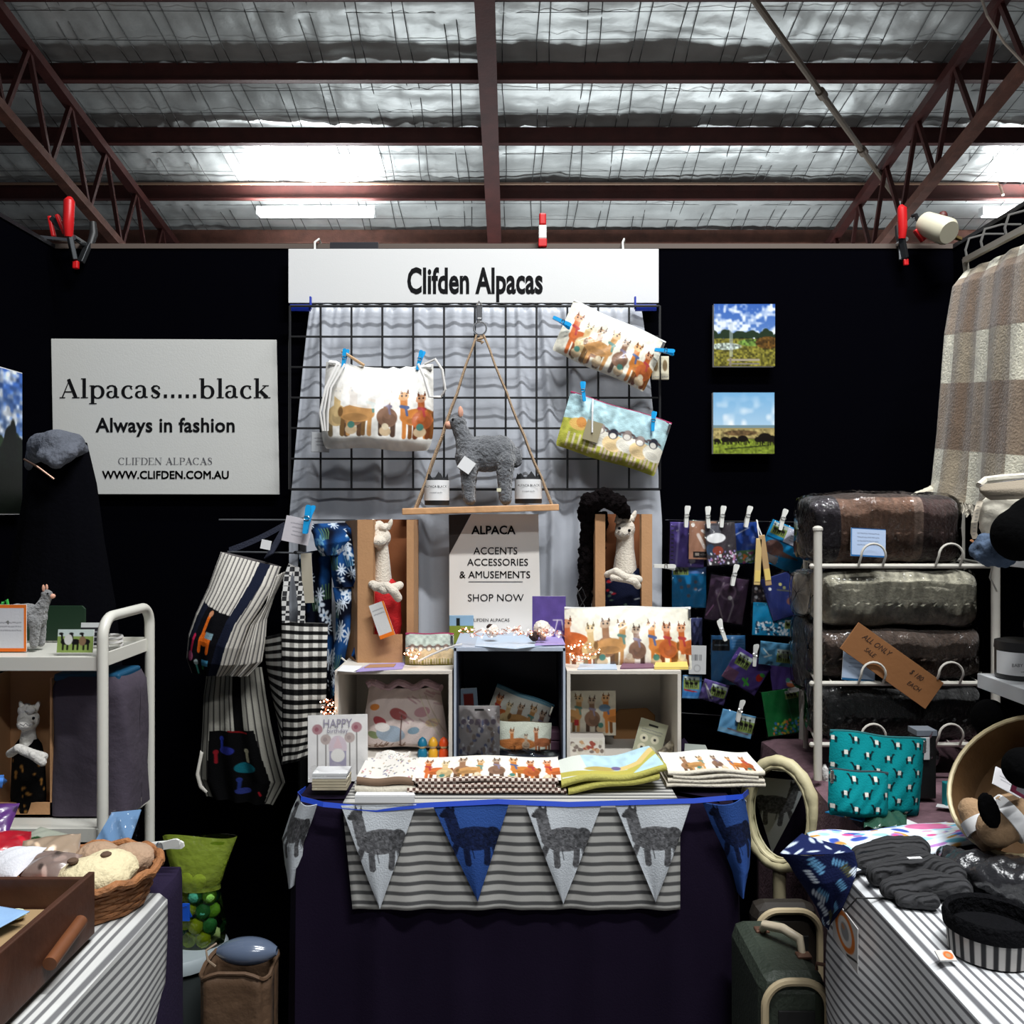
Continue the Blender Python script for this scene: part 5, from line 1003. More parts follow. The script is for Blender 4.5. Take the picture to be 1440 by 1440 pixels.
MB().grid(lambda u, v: (lambda a: (a.x+(u-.5)*.020, a.y-.002*math.sin(u*3), a.z+(u-.5)*.012))(P(378,782,2.0).lerp(P(402,740,2.06), v)), 3, 8).build('strap', navycl, t, solid=.003, world=True)
MB().grid(lambda u, v: (lambda a: (a.x, a.y, a.z+(u-.5)*.014-.004*math.sin(v*PI)))(P(322,774,2.04).lerp(P(400,738,2.08), v)), 3, 10).build('strap', navycl, t, solid=.003, world=True)
o = MB().box(P(374, 766, 1.99), (L(14, 2), .001, L(13, 2)), Matrix.Rotation(.2, 3, 'Y')).build('swing_tag', paperw, t, world=True)
# striped apron below
cv = ticking_cv(120, 200, 12, (.62,.61,.57), (.20,.19,.19), 2.0); cv.rect(60, 0, 76, 96, (.01,.01,.012)); cv.poly([(18,84),(92,84),(104,200),(14,200)], (.012,.012,.018))
for x, y, c in ((38,110,(.14,.2,.55)), (76,128,(.62,.60,.50)), (60,170,(.12,.18,.42)), (28,130,(.5,.08,.12))):
    cv.line([(x, y-14), (x, y)], 5, c); cv.ell(x, y-15, 4, 3.5, c)
cv.ell(70, 138, 15, 8, (.05,.35,.40)); cv.ell(46, 112, 12, 6, (.15,.18,.5)); cv.ell(66, 176, 12, 6, (.16,.2,.45)); cv.line([(90,176),(94,182)], 3, (.6,.1,.15)); cv.line([(50,84),(80,88)], 2, (.5,.06,.08))
t = thing('striped_apron', 'grey striped apron with a black llama-print panel hanging below the striped bag', 'apron', P(335, 1133, 2.05))
drape(t, 'apron_panel', [(292,938,2.07),(286,980,2.07),(284,1022,2.06),(281,1060,2.06),(279,1095,2.06),(290,1120,2.06)], [(368,938,2.07),(374,975,2.06),(382,1020,2.05),(391,1060,2.05),(402,1100,2.05),(384,1132,2.05)], cv, print_cloth, .02, (3.5, .007))
drape(t, 'apron_tie', [(282,1055,2.05),(275,1090,2.04),(280,1108,2.04),(290,1116,2.04)], [(286,1058,2.05),(280,1088,2.04),(284,1104,2.04),(292,1113,2.04)], CV(8, 20, strw), print_cloth, .003)
# gingham tote
def gingham_cv(w_, h_, n, m_, bg=(.82,.81,.78), dk=(.03,.03,.035)):
    cv = CV(w_, h_, bg); a = ((cv.X/w_*n) % 1 < .5).astype(float); b = ((cv.Y/h_*m_) % 1 < .5).astype(float); a, b = a[..., None], b[..., None]
    cv.a = np.where(b > .5, np.where(a > .5, np.array(dk), np.array((.10,.10,.10))), np.where(a > .5, np.array((.56,.55,.53)), np.array(bg))); return cv
t = thing('gingham_tote', 'black and white gingham tote bag hanging between striped bag and table', 'bag', P(430, 1072, 1.97))
drape(t, 'front_panel', [(396,874,1.96),(396,920,1.95),(397,980,1.95),(398,1030,1.955),(397,1076,1.96)], [(461,877,1.97),(460,920,1.96),(459,980,1.955),(455,1025,1.96),(440,1063,1.965)], gingham_cv(66, 200, 5, 15.5), print_cloth, .012, (1.5, .004), back=True)
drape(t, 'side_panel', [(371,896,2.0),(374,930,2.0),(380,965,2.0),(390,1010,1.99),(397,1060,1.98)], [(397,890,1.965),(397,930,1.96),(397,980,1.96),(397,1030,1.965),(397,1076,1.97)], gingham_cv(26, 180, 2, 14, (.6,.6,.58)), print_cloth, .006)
hm = mat('gingham_handle', C8(150,148,144), .85); ckn = hm.node_tree; c_ = ckn.nodes.new('ShaderNodeTexChecker'); c_.inputs['Scale'].default_value = 95; c_.inputs['Color1'].default_value = (.5,.49,.47,1); c_.inputs['Color2'].default_value = (.01,.01,.012,1)
tc = ckn.nodes.new('ShaderNodeTexCoord'); ckn.links.new(tc.outputs['Object'], c_.inputs['Vector']); ckn.links.new(c_.outputs[0], ckn.nodes['Principled BSDF'].inputs['Base Color'])
hp = [P(402,876,1.955), P(401,840,1.97), P(404,812,1.99), P(409,797,2.0), P(416,800,2.0), P(421,825,1.99), P(424,850,1.97), P(424,878,1.957)]
mb = MB(); vs = []
for i, p in enumerate(hp): tn = (hp[min(i+1, 7)]-hp[max(i-1, 0)]).normalized(); n_ = Vector((tn.z, 0, -tn.x)); vs += [p+n_*.0085, p-n_*.0085]
mb.add(vs, [(2*i, 2*i+1, 2*i+3, 2*i+2) for i in range(7)]).build('handle', hm, t, solid=.002, world=True)
mb = MB(); mb.tube([p+Vector((-.006, .012, .004)) for p in hp], .004, 6).build('handle', mat('white_piping', C8(200,198,192), .8), t, world=True)
# blue flower-print bags
def hib(w_, h_, seed, dark=.5, n=14):
    cv = CV(w_, h_, (.05,.13,.30)); q_ = cv.noise(0, 16, seed); cv.a = np.array((.015,.03,.09))+(np.array((.10,.28,.50))-np.array((.015,.03,.09)))*np.clip((q_[..., None]-dark)*2.4+.5, 0, 1); r = random.Random(seed)
    for i in range(n):
        x, y, a0, k = r.uniform(0, w_), r.uniform(0, h_), r.uniform(0, 6), r.uniform(6, 10); kind = r.random(); c = (.80,.84,.88) if kind < .6 else (.35,.55,.68) if kind < .8 else (.30,.42,.30)
        if kind < .35:
            for j in range(9): a = a0+2*PI*j/9; cv.line([(x+1.5*math.cos(a), y+1.5*math.sin(a)), (x+k*math.cos(a), y+k*math.sin(a))], 1.9, c)
        elif kind < .7:
            for j in range(5): a = a0+2*PI*j/5; cv.ell(x+k*.55*math.cos(a), y+k*.55*math.sin(a), k*.5, k*.26, c, a); 
            cv.ell(x, y, k*.2, k*.2, (.2,.35,.5))
        else:
            for j in range(4): cv.line([(x+j*3-6, y+8), (x+j*5-9, y-8)], 1.8, c)
    return cv
t = thing('floral_bag', 'blue bag with white daisy and leaf print hanging right of the gingham tote', 'bag', P(490, 985, 2.02))
drape(t, 'flap', [(433,737,2.06),(440,752,2.04),(443,768,2.02),(452,782,2.02)], [(486,735,2.06),(494,745,2.04),(492,760,2.02),(478,780,2.02)], hib(70, 50, 3, .4, 12), print_cloth, .02, (2, .005))
drape(t, 'side_panel', [(466,748,2.04),(464,780,2.04),(466,810,2.03),(470,826,2.03)], [(493,742,2.04),(505,772,2.03),(514,800,2.02),(519,824,2.02)], hib(60, 84, 6, .45, 14), print_cloth, .02, (2.2, .006))
drape(t, 'strap', [(468,826,2.03),(472,850,2.02),(472,890,2.02),(466,930,2.02),(462,960,2.02),(466,988,2.02)], [(494,826,2.03),(494,850,2.01),(492,890,2.01),(484,930,2.01),(476,960,2.01),(472,985,2.01)], hib(36, 150, 9, .5, 18), print_cloth, .012, (1, .004))
drape(t, 'strap', [(496,824,2.02),(505,850,2.01),(506,880,2.01),(500,905,2.01),(494,922,2.01)], [(520,824,2.02),(527,850,2.01),(528,885,2.01),(524,910,2.01),(505,930,2.01)], hib(36, 110, 12, .5, 12), print_cloth, .012, (1, .004))
MB().tube([P(480,925,2.0), P(492,935,2.0), P(505,932,2.0), P(518,920,2.0), P(526,900,2.0)], .0022, 6).build('piping', mat('white_piping', C8(200,198,192), .8), t, world=True)
t = thing('floral_bag', 'dark teal floral bag folded behind the gingham tote handles', 'bag', P(440, 970, 2.07))
drape(t, 'front_panel', [(420,778,2.08),(423,820,2.08),(425,870,2.08),(430,920,2.08),(440,965,2.08)], [(468,770,2.07),(466,810,2.06),(466,870,2.06),(470,910,2.06),(474,985,2.06)], hib(60, 190, 15, .66, 26), print_cloth, .02, (2.2, .007))
cv = CV(40, 40, (.80,.78,.80)); cv.text(9, 32, 10); cv.text(12, 30, 16, seed=2); cv.text(14, 30, 22, seed=3); cv.text(13, 28, 28, seed=4)
card('price_card', 'white price card pegged at the top of the garment rail', 'card', 418, 746, 38, 36, 1.99, 12, cv)
peg(432, 731, 1.97, 8, bluecl, 'blue clothes peg holding the white price card on the garment rail')
card('paper_tag', 'cream paper tag hanging behind the gingham tote handles', 'tag', 432, 813, 15, 70, 2.03, -3, CV(16, 60, (.70,.67,.60)))
# black poncho with grey collar, on a bust
blackwool = mat('black_wool', (.0022,.0022,.0034), 1, 0, .2, 120, spec=.03); greywool = mat('grey_collar_knit', C8(92,96,106), .9, 0, .8, 60, var=.2, vscale=20)
t = thing('poncho', 'black poncho with a grey turned collar on a dress form, before the left sign', 'clothing', P(95, 880, 1.80)); t.location.z = 0
pr = [((46,650),(120,622)), ((36,700),(133,680)), ((26,760),(143,760)), ((14,830),(158,850)), ((4,900),(166,930)), ((0,980),(176,1010))]
mb = MB(); n = 28; vs = []
for (lx, ly), (rx_, ry) in pr:
    a, b = P(lx, ly, 1.80), P(rx_, ry, 1.80); c = (a+b)/2; h = (b-a)/2
    for k in range(n): th = 2*PI*k/n; w_ = 1+.05*math.sin(k*2.2); vs.append((c.x+h.x*math.cos(th)*w_, c.y+abs(h.x)*.5*math.sin(th)*w_, c.z+h.z*math.cos(th)))
m_ = len(pr); mb.add(vs, [(i*n+k, i*n+(k+1) % n, (i+1)*n+(k+1) % n, (i+1)*n+k) for i in range(m_-1) for k in range(n)]+[tuple(range(n))]).build('body', blackwool, t, smooth=True, world=True)
soft('collar', [], [([P(46,652,1.80), P(58,628,1.78), P(80,624,1.76), P(102,626,1.77), P(116,632,1.80)], [.018,.028,.030,.026,.014]), ([P(60,640,1.74), P(78,648,1.73), P(96,636,1.74)], [.014,.018,.018])], greywool, t, vox=.005, disp=.004, dscale=.03, smooth=8, world=True)
MB().tube([P(34,646,1.73), P(52,656,1.71), P(76,674,1.71)], .0022, 6).build('zip', mat('copper_zip', C8(150,120,104), .35, .8), t, world=True)
MB().cyl((t.location.x, 1.80, .0), (t.location.x, 1.80, P(0, 640, 1.80).z), .014, n=10).cyl((t.location.x, 1.80, 0), (t.location.x, 1.80, .02), .14, n=24).build('form_stand', blackwire, t, world=True)
# ================================================================ white trolley
white_pc = mat('white_powder_coat', C8(214,212,202), .4, coat=.2)
tx0, tx1, ty0, ty1 = -1.10, -.697, 1.505, 1.70
t = thing('trolley', 'white metal tube trolley with tray shelves at the left partition', 'trolley', ((tx0+tx1)/2, (ty0+ty1)/2, 0))
def shelf_tray(z):
    m = MB(); m.box(((tx0+tx1)/2, (ty0+ty1)/2, z-.004), (tx1-tx0, ty1-ty0, .004)); e = .024
    for c_, d_ in ((((tx0+tx1)/2, ty0, z-e/2), (tx1-tx0, .004, e)), (((tx0+tx1)/2, ty1, z-e/2+.006), (tx1-tx0, .004, e)), ((tx1, (ty0+ty1)/2, z-e/2+.004), (.004, ty1-ty0, e)), ((tx0, (ty0+ty1)/2, z-e/2+.004), (.004, ty1-ty0, e))): m.box(c_, d_)
    m.build('tray_shelf', white_pc, t, world=True, bevel=.001)
SH = [1.055, .765, .36]
for z in SH: shelf_tray(z)
for x, s in ((tx1+.004, 1), (tx0-.004, -1)):
    pts = [(x, ty0, .05), (x, ty0, 1.085)]; zt_ = 1.118
    for i in range(1, 7): a = PI/2*i/6; pts.append((x, ty0+.035*(1-math.cos(a)), 1.085+.035*math.sin(a)))
    for i in range(0, 7): a = PI/2*i/6; pts.append((x, ty1-.035+.035*math.sin(a), 1.085+.035*math.cos(a)))
    pts.append((x, ty1, .05)); MB().tube(pts, .0092, 12).build('side_frame', white_pc, t, smooth=True, world=True)
for x in (tx0, tx1):
    for y in (ty0, ty1): MB().cyl((x-.006, y, .025), (x+.014, y, .025), .025, n=14).build('castor', mat('grey_castor', C8(60,60,62), .6), t, world=True)
cv = CV(50, 62, (.80,.80,.82)); cv.rect(0, 0, 50, 5, (.88,.45,.15)); cv.rect(46, 0, 50, 62, (.88,.45,.15)); cv.rect(0, 57, 50, 62, (.88,.42,.12))
for i in range(3): cv.text(6, 42, 24+5*i, seed=i+1)
def onz(px, z, Y): p = P(px, 0, Y); p.z = z; return p
card('price_card', 'white notice card with orange border at the left end of the top trolley shelf', 'card', 12, 0, 50, 66, 1.56, 0, cv, pos=onz(12, SH[0]+L(33, 1.56), 1.56))
t = plush_alpaca('plush_alpaca', 'small grey plush alpaca with peach face on the top trolley shelf', onz(58, SH[0]+.004, 1.58), L(84, 1.58), flip=-1, m=plush_l, head=(-.018, .152)); t.location.z = SH[0]+.006
cv = CV(90, 52, (.02,.11,.05)); cv.noise(.1, 8, 1)
tg = mat('green_board', C8(14,44,24), .5); o = MB().prism([(-.056, 0), (.056, 0), (.056, .060), (.050, .066), (-.050, .066), (-.056, .060)], 0, .004).build('green_board', tg, bevel=.001); o.location = onz(79, SH[0]+.002, 1.68); props(o, 'dark green board leaning behind the small plush alpaca on the trolley', 'board')
cv = CV(52, 36, (.55,.65,.62)); field(cv, 0, 0, 52, 36); cv.ell(16, 16, 6, 8, (.8,.8,.78)); cv.ell(36, 18, 5, 7, (.5,.4,.3))
card('photo_card', 'small alpaca photo card in front on the top trolley shelf', 'card', 0, 0, 50, 32, 1.55, 0, cv, pos=onz(106, SH[0]+.023, 1.53), rx=-8)
cv = CV(38, 32, (.12,.12,.14)); cv.rect(0, 0, 38, 7, (.75,.76,.76)); [cv.line([(4, y), (34, y)], 1.5, (.6,.6,.62)) for y in (13, 20, 27)]
card('leaflet', 'black leaflet with white lines behind the alpaca photo card on the trolley', 'card', 0, 0, 38, 32, 1.6, 0, cv, pos=onz(132, SH[0]+.024, 1.61), rx=-8)
MB().tube([(onz(160+10*math.cos(a), SH[0]+.005+.0006*i, 1.60)+Vector((0, .018*math.sin(a), 0))) for i, a in enumerate([2*PI*i/12 for i in range(30)])], .0028, 6).build('cord_coil', cord, smooth=True); props(bpy.data.objects['cord_coil'], 'coil of white cord on the top trolley shelf by the handle', 'cord')
MB().tube([onz(-2, SH[0]+.06, 1.62), onz(4, SH[0]+.08, 1.62), onz(10, SH[0]+.085, 1.62), onz(12, SH[0]+.07, 1.62), onz(10, SH[0]+.0, 1.62)], .0028, 6).build('green_loop', mat('bright_green_cord', C8(60,170,70), .5)); props(bpy.data.objects['green_loop'], 'bright green cord loop behind the orange-bordered card on the trolley', 'cord')
# lower shelf
Yd = 1.56; t = thing('cardboard_box', 'open kraft cardboard box holding a black-dressed toy on the lower trolley shelf', 'box', onz(42, SH[1]+.001, 1.60)); w_ = L(96, 1.56); h_ = L(194, 1.56)
MB().box((0, .04, h_/2), (w_, .003, h_)).build('back_panel', kraft, t)
for s in (-1, 1): MB().box((s*(w_/2-.0015), 0, h_/2), (.003, .08, h_)).build('side_panel', kraft, t)
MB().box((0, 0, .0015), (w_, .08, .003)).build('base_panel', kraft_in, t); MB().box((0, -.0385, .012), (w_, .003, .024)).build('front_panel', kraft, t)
cvg = CV(90, 60, (.015,.012,.012)); r = random.Random(5)
for i in range(60): cvg.ell(r.uniform(0, 90), r.uniform(14, 60), r.uniform(.8, 2.2), r.uniform(.8, 2.2), (.55,.38,.18))
doll('white plush sheep doll in a black gold-flecked dress in the trolley cardboard box', 40, 1012, 1040, 1060, 1140, 1.575, None, cvg, eye=[(47,1010,1.545)], head_r=15, neck_r=9, mw_=mat('white_fluffy_toy', C8(226,222,214), .95, 0, .5, 120),
     arms=[([(14,1060,1.55),(26,1052,1.53),(44,1060,1.525),(62,1064,1.54)], [6,6.5,7,6]), ([(30,1056,1.54),(46,1062,1.52),(60,1072,1.53)], [5,6,6])])
case_m = mat('mauve_fabric_cover', C8(66,58,70), .95, 0, .3, 40, var=.12, vscale=10); teal = mat('teal_lid', C8(14,72,104), .5)
t = thing('fabric_case', 'mauve fabric covered case with a teal top on the lower trolley shelf', 'case', onz(143, SH[1]+.002, 1.61))
w_, h_ = L(112, 1.6), L(190, 1.6)
def csf(u, v):
    a = 2*PI*u; e = .35; cx_ = math.copysign(abs(math.cos(a))**e, math.cos(a)); sy_ = math.copysign(abs(math.sin(a))**e, math.sin(a)); k = 1-.04*v-.12*max(0, (v-.93)/.07)**2+.02*math.sin(u*31+v*9)
    return (w_/2*cx_*k, .055*sy_*k, h_*v)
mb = MB().grid(csf, 48, 14); mb.build('cover', case_m, t, smooth=True); MB().box((-.006, 0, h_-.002), (w_*.82, .09, .014)).build('lid', teal, t, bevel=.004)
# ================================================================ left table
LX1, LY1 = -.508, 1.375
t = thing('side_table', 'table under a purple cloth along the left partition', 'table', (-.82, .78, 0))
MB().box((-.825, .785, .735), (.62, 1.17, .024)).build('tabletop', MATS['white_laminate'], t, world=True)
for x in (-1.09, -.56):
    for y in (.25, 1.32): MB().cyl((x, y, 0), (x, y, .724), .014, n=10).build('leg', legm, t, world=True)
purple2 = mat('purple_felt_cloth', C8(40,32,54), .95, 0, .15, 200, spec=.1)
props(skirt(-1.10, LX1-.004, .20, LY1-.008, TZ, .04, 2, .004).build('tablecloth', purple2, smooth=True), 'purple cloth hanging over the left side table', 'tablecloth')
tick2 = stripemat('ticking_stripe_cloth', (.66,.66,.64), (.16,.16,.165), 1, .0125, .42)
def lcl(u, v):
    y = .26+(1.262-.26)*u; s = v*.98
    if s < .34: return (LX1+.010-.34+s, y, TZ+.0075+.0015*math.sin(u*20+v*9))
    d = s-.34; f = .010*math.sin(u*15+2.2*math.sin(d*5)+d*2)*min(1, d*4)
    return (LX1+.018+f+.02*min(1, d*3)*0, y+(.02*d), TZ+.006-d)
o = MB().grid(lcl, 90, 90, lambda u, v: (u, v*.98+.006*math.sin(u*11+v*3)*max(0, v-.3)*5)).build('striped_cloth', tick2, smooth=True, solid=.0012)
props(o, 'grey and white striped cloth falling over the edge of the left side table', 'cloth')
zl = TZ+.0095
# basket
t = thing('wicker_basket', 'round wicker basket of packets at the far end of the left table', 'basket', (-.578, 1.218, zl+.001)); wick = mat('wicker', C8(158,104,62), .7, 0, .6, 120, var=.3, vscale=60)
R_, Hb = .088, .050
for k in range(9):
    z = .004+Hb*k/9; r_ = R_*(.80+.20*k/9); MB().tube([(r_*math.cos(a)*(1+.02*math.cos(a*12+k*PI)), r_*math.sin(a)*(1+.02*math.cos(a*12+k*PI)), z) for a in [2*PI*i/48 for i in range(48)]], .0034, 5, closed=True).build('weave', wick, t, smooth=True)
MB().tube([(R_*math.cos(a)*1.02, R_*math.sin(a)*1.02, Hb+.003*math.sin(a*14)) for a in [2*PI*i/48 for i in range(48)]], .006, 8, closed=True).build('rim', wick, t, smooth=True)
MB().lathe([(.001, .003), (R_*.8, .003), (R_*.78, .001)], n=32).build('base', wick, t)
cream_fl = mat('cream_fleece', C8(226,212,172), .9, 0, .5, 120); brown_sp = mat('brown_spot', C8(92,70,54), .9)
t = thing('fleece_roll', 'cream fleece roll with two brown spots in the wicker basket', 'soft toy', (-.560, 1.190, zl+.050))
soft('roll', [((0, 0, 0), (.050, .036, .026)), ((.012, .020, .004), (.040, .030, .024))], [], cream_fl, t, vox=.004, disp=.004, dscale=.01)
for x, y in ((-.022, -.012), (.012, .010)): MB().ball((x, y, .026), (.0075, .0075, .004), 10).build('spot', brown_sp, t, smooth=True)
t = thing('fleece_roll', 'tan fleece roll tucked behind the cream one in the wicker basket', 'soft toy', (-.540, 1.262, zl+.046))
soft('roll', [((0, 0, 0), (.034, .028, .022)), ((-.05, .005, .0), (.034, .026, .022))], [], mat('tan_fleece', C8(176,146,120), .9, 0, .5, 120), t, vox=.004, disp=.004, dscale=.01)
def lump(name, label, cat, c, size, col, rz=0, tilt=0, filmed=True, tilt2=0, cvf=None):
    """small soft packet: puffed printed pillow in film"""
    t = thing(name, label, cat, c, (tilt, tilt2, rz)); w_, d_, h_ = size; cv = CV(40, 30, col); r = random.Random(hash(label) % 997 if False else len(label)*7+int(abs(c[0])*1000))
    if cvf: cvf(cv)
    else:
        for i in range(9): cv.ell(r.uniform(0, 40), r.uniform(0, 30), r.uniform(2, 6), r.uniform(1, 4), tuple(np.clip(np.array(col)*r.choice([.55, .8, 1.25, 1.5]), 0, 1)), r.uniform(0, 3))
    b = lambda U, V: h_*np.clip(np.sin(PI*U)*np.sin(PI*V), 0, 1)**.5*(1+.1*np.sin(U*17+V*11))
    surf('wrapper', cv, lambda U, V: ((U-.5)*w_, (.5-V)*d_, b(U, V)*.5), print_gloss if filmed else print_cloth, t); surf('underside', CV(8, 8, col), lambda U, V: ((U-.5)*w_, (.5-V)*d_, -b(U, V)*.5), print_paper, t, flipn=True)
    return t
zb = zl+.040
lump('packet', 'shiny red packet on the pile at the left edge of the table', 'packet', (-.76, 1.30, zb+.01), (.10, .07, .03), (.66,.10,.16), .5, .2, tilt2=.1)
lump('packet', 'plain white folded packet in the middle of the basket pile', 'packet', (-.680, 1.205, zb+.022), (.072, .06, .03), (.86,.86,.88), -.3, .35, False, tilt2=-.15, cvf=lambda cv: None)
lump('packet', 'tan and grey striped packet at the back of the basket', 'packet', (-.655, 1.262, zb+.016), (.075, .06, .024), (.62,.54,.46), .4, .4)
lump('packet', 'grey-brown packet beside the cream fleece roll', 'packet', (-.626, 1.200, zb+.022), (.07, .05, .024), (.50,.43,.40), -.2, .3)
lump('packet', 'small orange packet between tray and basket', 'packet', (-.640, 1.155, zb+.010), (.04, .035, .02), (.90,.46,.30), .1, .2)
lump('packet', 'peach and white packet along the top of the wooden tray', 'packet', (-.735, 1.165, zb+.005), (.10, .05, .024), (.90,.66,.50), .1, .2)
lump('packet', 'black and white packet at the far left of the table pile', 'packet', (-.80, 1.22, zb+.0), (.09, .07, .03), (.36,.38,.38), .2, .2)
cvq = CV(40, 30, (.8,.8,.78))
lump('card_packet', 'pale card with a green motif lying behind the red packet', 'packet', (-.715, 1.335, zb+.0), (.08, .07, .008), (.66,.68,.62), -.5, .25, cvf=lambda cv: (cv.line([(10,16),(30,14)], 4, (.1,.3,.15)), cv.ell(16, 14, 5, 4, (.1,.25,.12))))
lump('packet', 'blue film packet standing at the left edge below the toy box', 'packet', (-.835, 1.38, zl+.12), (.09, .02, .10), (.22,.40,.66), 0, 1.3)
lump('packet', 'dark red packet at the left edge beneath the blue film packet', 'packet', (-.845, 1.345, zl+.085), (.07, .05, .04), (.56,.05,.10), .3, .9)
lump('packet', 'violet packet at the left edge beneath the dark red packet', 'packet', (-.80, 1.36, zl+.065), (.07, .06, .03), (.34,.18,.44), .1, .7)
# blue boxed packet with a peg
t = thing('gift_packet', 'blue card packet in clear film with a white label by the trolley leg', 'packet', (P(165, 0, 1.34).x, 1.325, zl+.004), (0, 0, -.1))
w_ = L(74, 1.33); MB().prism([(-w_/2, 0), (w_/2, 0), (w_/2, .030), (-w_/2, .030)], -.02, .03).build('carton', mat('blue_carton', C8(20,84,160), .5), t, bevel=.002)
MB().add([(-w_/2+.004, .0, .030), (w_/2-.016, .0, .034), (w_/2-.020, .046, .076), (-w_/2+.012, .046, .070)], [(0,1,2,3)]).build('header_card', mat('slate_blue_card', C8(110,146,186), .5), t, solid=.002)
MB().add([(-w_/2+.001, -.021, .012), (w_/2-.018, -.021, .014), (w_/2-.020, -.002, .044), (-w_/2+.005, -.002, .042)], [(0,1,2,3)]).build('label', mat('grey_label', C8(196,198,206), .6), t, solid=.001)
MB().grid(lambda u, v: ((u-.5)*w_*1.08, -.026+.06*v, .004+.076*v+.006*math.sin(PI*v)+.002*math.sin(u*19+v*11)), 16, 16).build('film_sleeve', film, t, smooth='all')
MB().box((-.002, -.0205, .006), (.010, .001, .012)).build('motif', ink, t)
peg(224, 1189, 1.345, 78, whitepl, 'white clothes peg gripping the blue packet by the trolley leg', ln=.062)
# wooden tray
t = thing('wooden_tray', 'dark brown wooden tray with raised sides on the left table', 'tray', (-.68, .87, zl)); wood = mat('stained_wood', C8(70,40,26), .5, 0, .2, 30, var=.35, vscale=14); kbase = mat('tray_lining', C8(164,136,98), .8)
def W(c, d, n_='side_board', m=wood): return MB().box(c, d).build(n_, m, t, world=True, bevel=.0015)
tx, ty, hz = -.527, 1.115, .078
W((tx, .80, zl+hz/2+.01), (.008, .63, hz)); W((tx-.18, ty, zl+hz/2+.004), (.36, .008, hz*.95)); W((tx-.356, .80, zl+hz/2), (.008, .63, hz)); W((tx-.18, .485, zl+hz/2), (.36, .008, hz)); W((tx-.18, .80, zl+.022), (.345, .615, .044), 'lining', kbase)
MB().cyl((tx+.012, .99, zl+.035), (tx+.008, 1.070, zl+.046), .008, n=14).build('handle', mat('turned_handle', C8(112,66,38), .5, var=.2, vscale=30), t, smooth=True, world=True)
cv = CV(60, 60, (.58,.72,.88)); cv.noise(.05, 7, 3); o = surf('blue_card', cv, lambda U, V: (-.575-.16*V+.06*U-.06, .93+.13*U+.05*V, zl+.050+.012*U), print_paper, solid=.001); props(o, 'pale blue card lying in the wooden tray', 'card')
o = MB().ball((P(18, 0, 1.07).x, 1.075, zl+.052), (.014, .010, .006), 8).build('paper_scrap', mat('pale_green_paper', C8(196,206,178), .7)); props(o, 'crumpled pale green paper scrap in the tray behind the blue card', 'paper')
# ================================================================ under and behind: bin, bag of balls, paper bag
t = thing('storage_bin', 'grey plastic bin with a pale lid standing behind the left table', 'bin', (-.678, 1.80, 0)); bz = P(0, 1340, 1.76).z
MB().lathe([(.075, 0), (.095, bz*.93), (.098, bz*.93)], n=32, sy=.95).build('body', mat('grey_bin', C8(52,58,58), .6), t, smooth=True); MB().lathe([(.001, bz), (.094, bz), (.100, bz-.008), (.100, bz-.024), (.001, bz-.024)], n=32, sy=.95).build('lid', mat('pale_grey_lid', C8(150,160,164), .5), t, smooth=True)
grn = plastic('lime_film', (.86,.95,.55), .85, .4, 22, .06)
t = thing('ball_bag', 'lime green film bag full of balls standing on the grey bin', 'bag', (P(280, 0, 1.80).x, 1.80, bz)); kk = L(1, 1.80)
def bagf(u, v):
    a = 2*PI*u; z = v*150*kk; w_ = (34+3*math.sin(v*9) if v < .6 else 34+18*(v-.6)/.4)*kk; d_ = w_*(.62 if v < .6 else .62*(1-(v-.6)/.42)+.02); return (w_*math.cos(a)*(1+.04*math.sin(a*5+v*7)), d_*math.sin(a), .001+z+(3*kk*math.sin(a*2) if v > .95 else 0))
MB().grid(bagf, 40, 20).build('film', grn, t, smooth='all')
lm = mat('lime_header_film', C8(168,190,70), .25, 0, .6, 40); lm.node_tree.nodes['Principled BSDF'].inputs['Alpha'].default_value = .42
MB().grid(lambda u, v: (lambda p: (p[0]*1.01, p[1]*1.02-.001, p[2]))(bagf(.5+.5*u, .52+.48*v)), 24, 10).build('header_panel', lm, t, smooth='all')
MB().bar((-.012, -.052, .098), (-.004, -.044, .072), .012, .002, up=(0,1,0)).box((-.008,-.05,.085),(.014,.003,.034)).build('blue_tab', mat('cobalt_tab', C8(10,80,190), .5), t)
r = random.Random(9); cols = [C8(214,226,70), C8(60,150,120), C8(130,190,80), C8(30,120,140), C8(200,214,90)]
for i in range(26):
    lay = i//6; a = (i % 6)*PI/3+lay*.5; rr = 20*kk if i % 6 else 3*kk; o = MB().ball((0, 0, 0), 10.5*kk, 12).build('felt_ball', mat('felt_ball_%s' % 'abcde'[i % 5], cols[i % 5], .9, 0, .4, 150), smooth=True, keep=True)
    o.location = (t.location.x+rr*math.cos(a), 1.80+rr*.6*math.sin(a), bz+(12+lay*19+3*math.sin(i))*kk); props(o, '%s felt ball in the %s layer of the lime film bag, %s' % (('lime yellow', 'sea green', 'leaf green', 'dark teal', 'pale olive')[i % 5], ('bottom', 'second', 'third', 'fourth', 'top')[min(lay, 4)], ('left' if math.cos(a) < -.3 else 'right' if math.cos(a) > .3 else 'middle')+(' front' if math.sin(a) < -.15 else ' rear' if math.sin(a) > .3 else '')), 'ball', 'felt balls in the lime bag')
t = thing('paper_bag', 'brown paper bag with a rolled rim on the floor left of the table', 'bag', (P(337, 0, 1.66).x, 1.66, 0)); pb = mat('brown_paper', C8(92,68,48), .75, 0, .8, 18, var=.2, vscale=8); h_ = P(0, 1372, 1.62).z
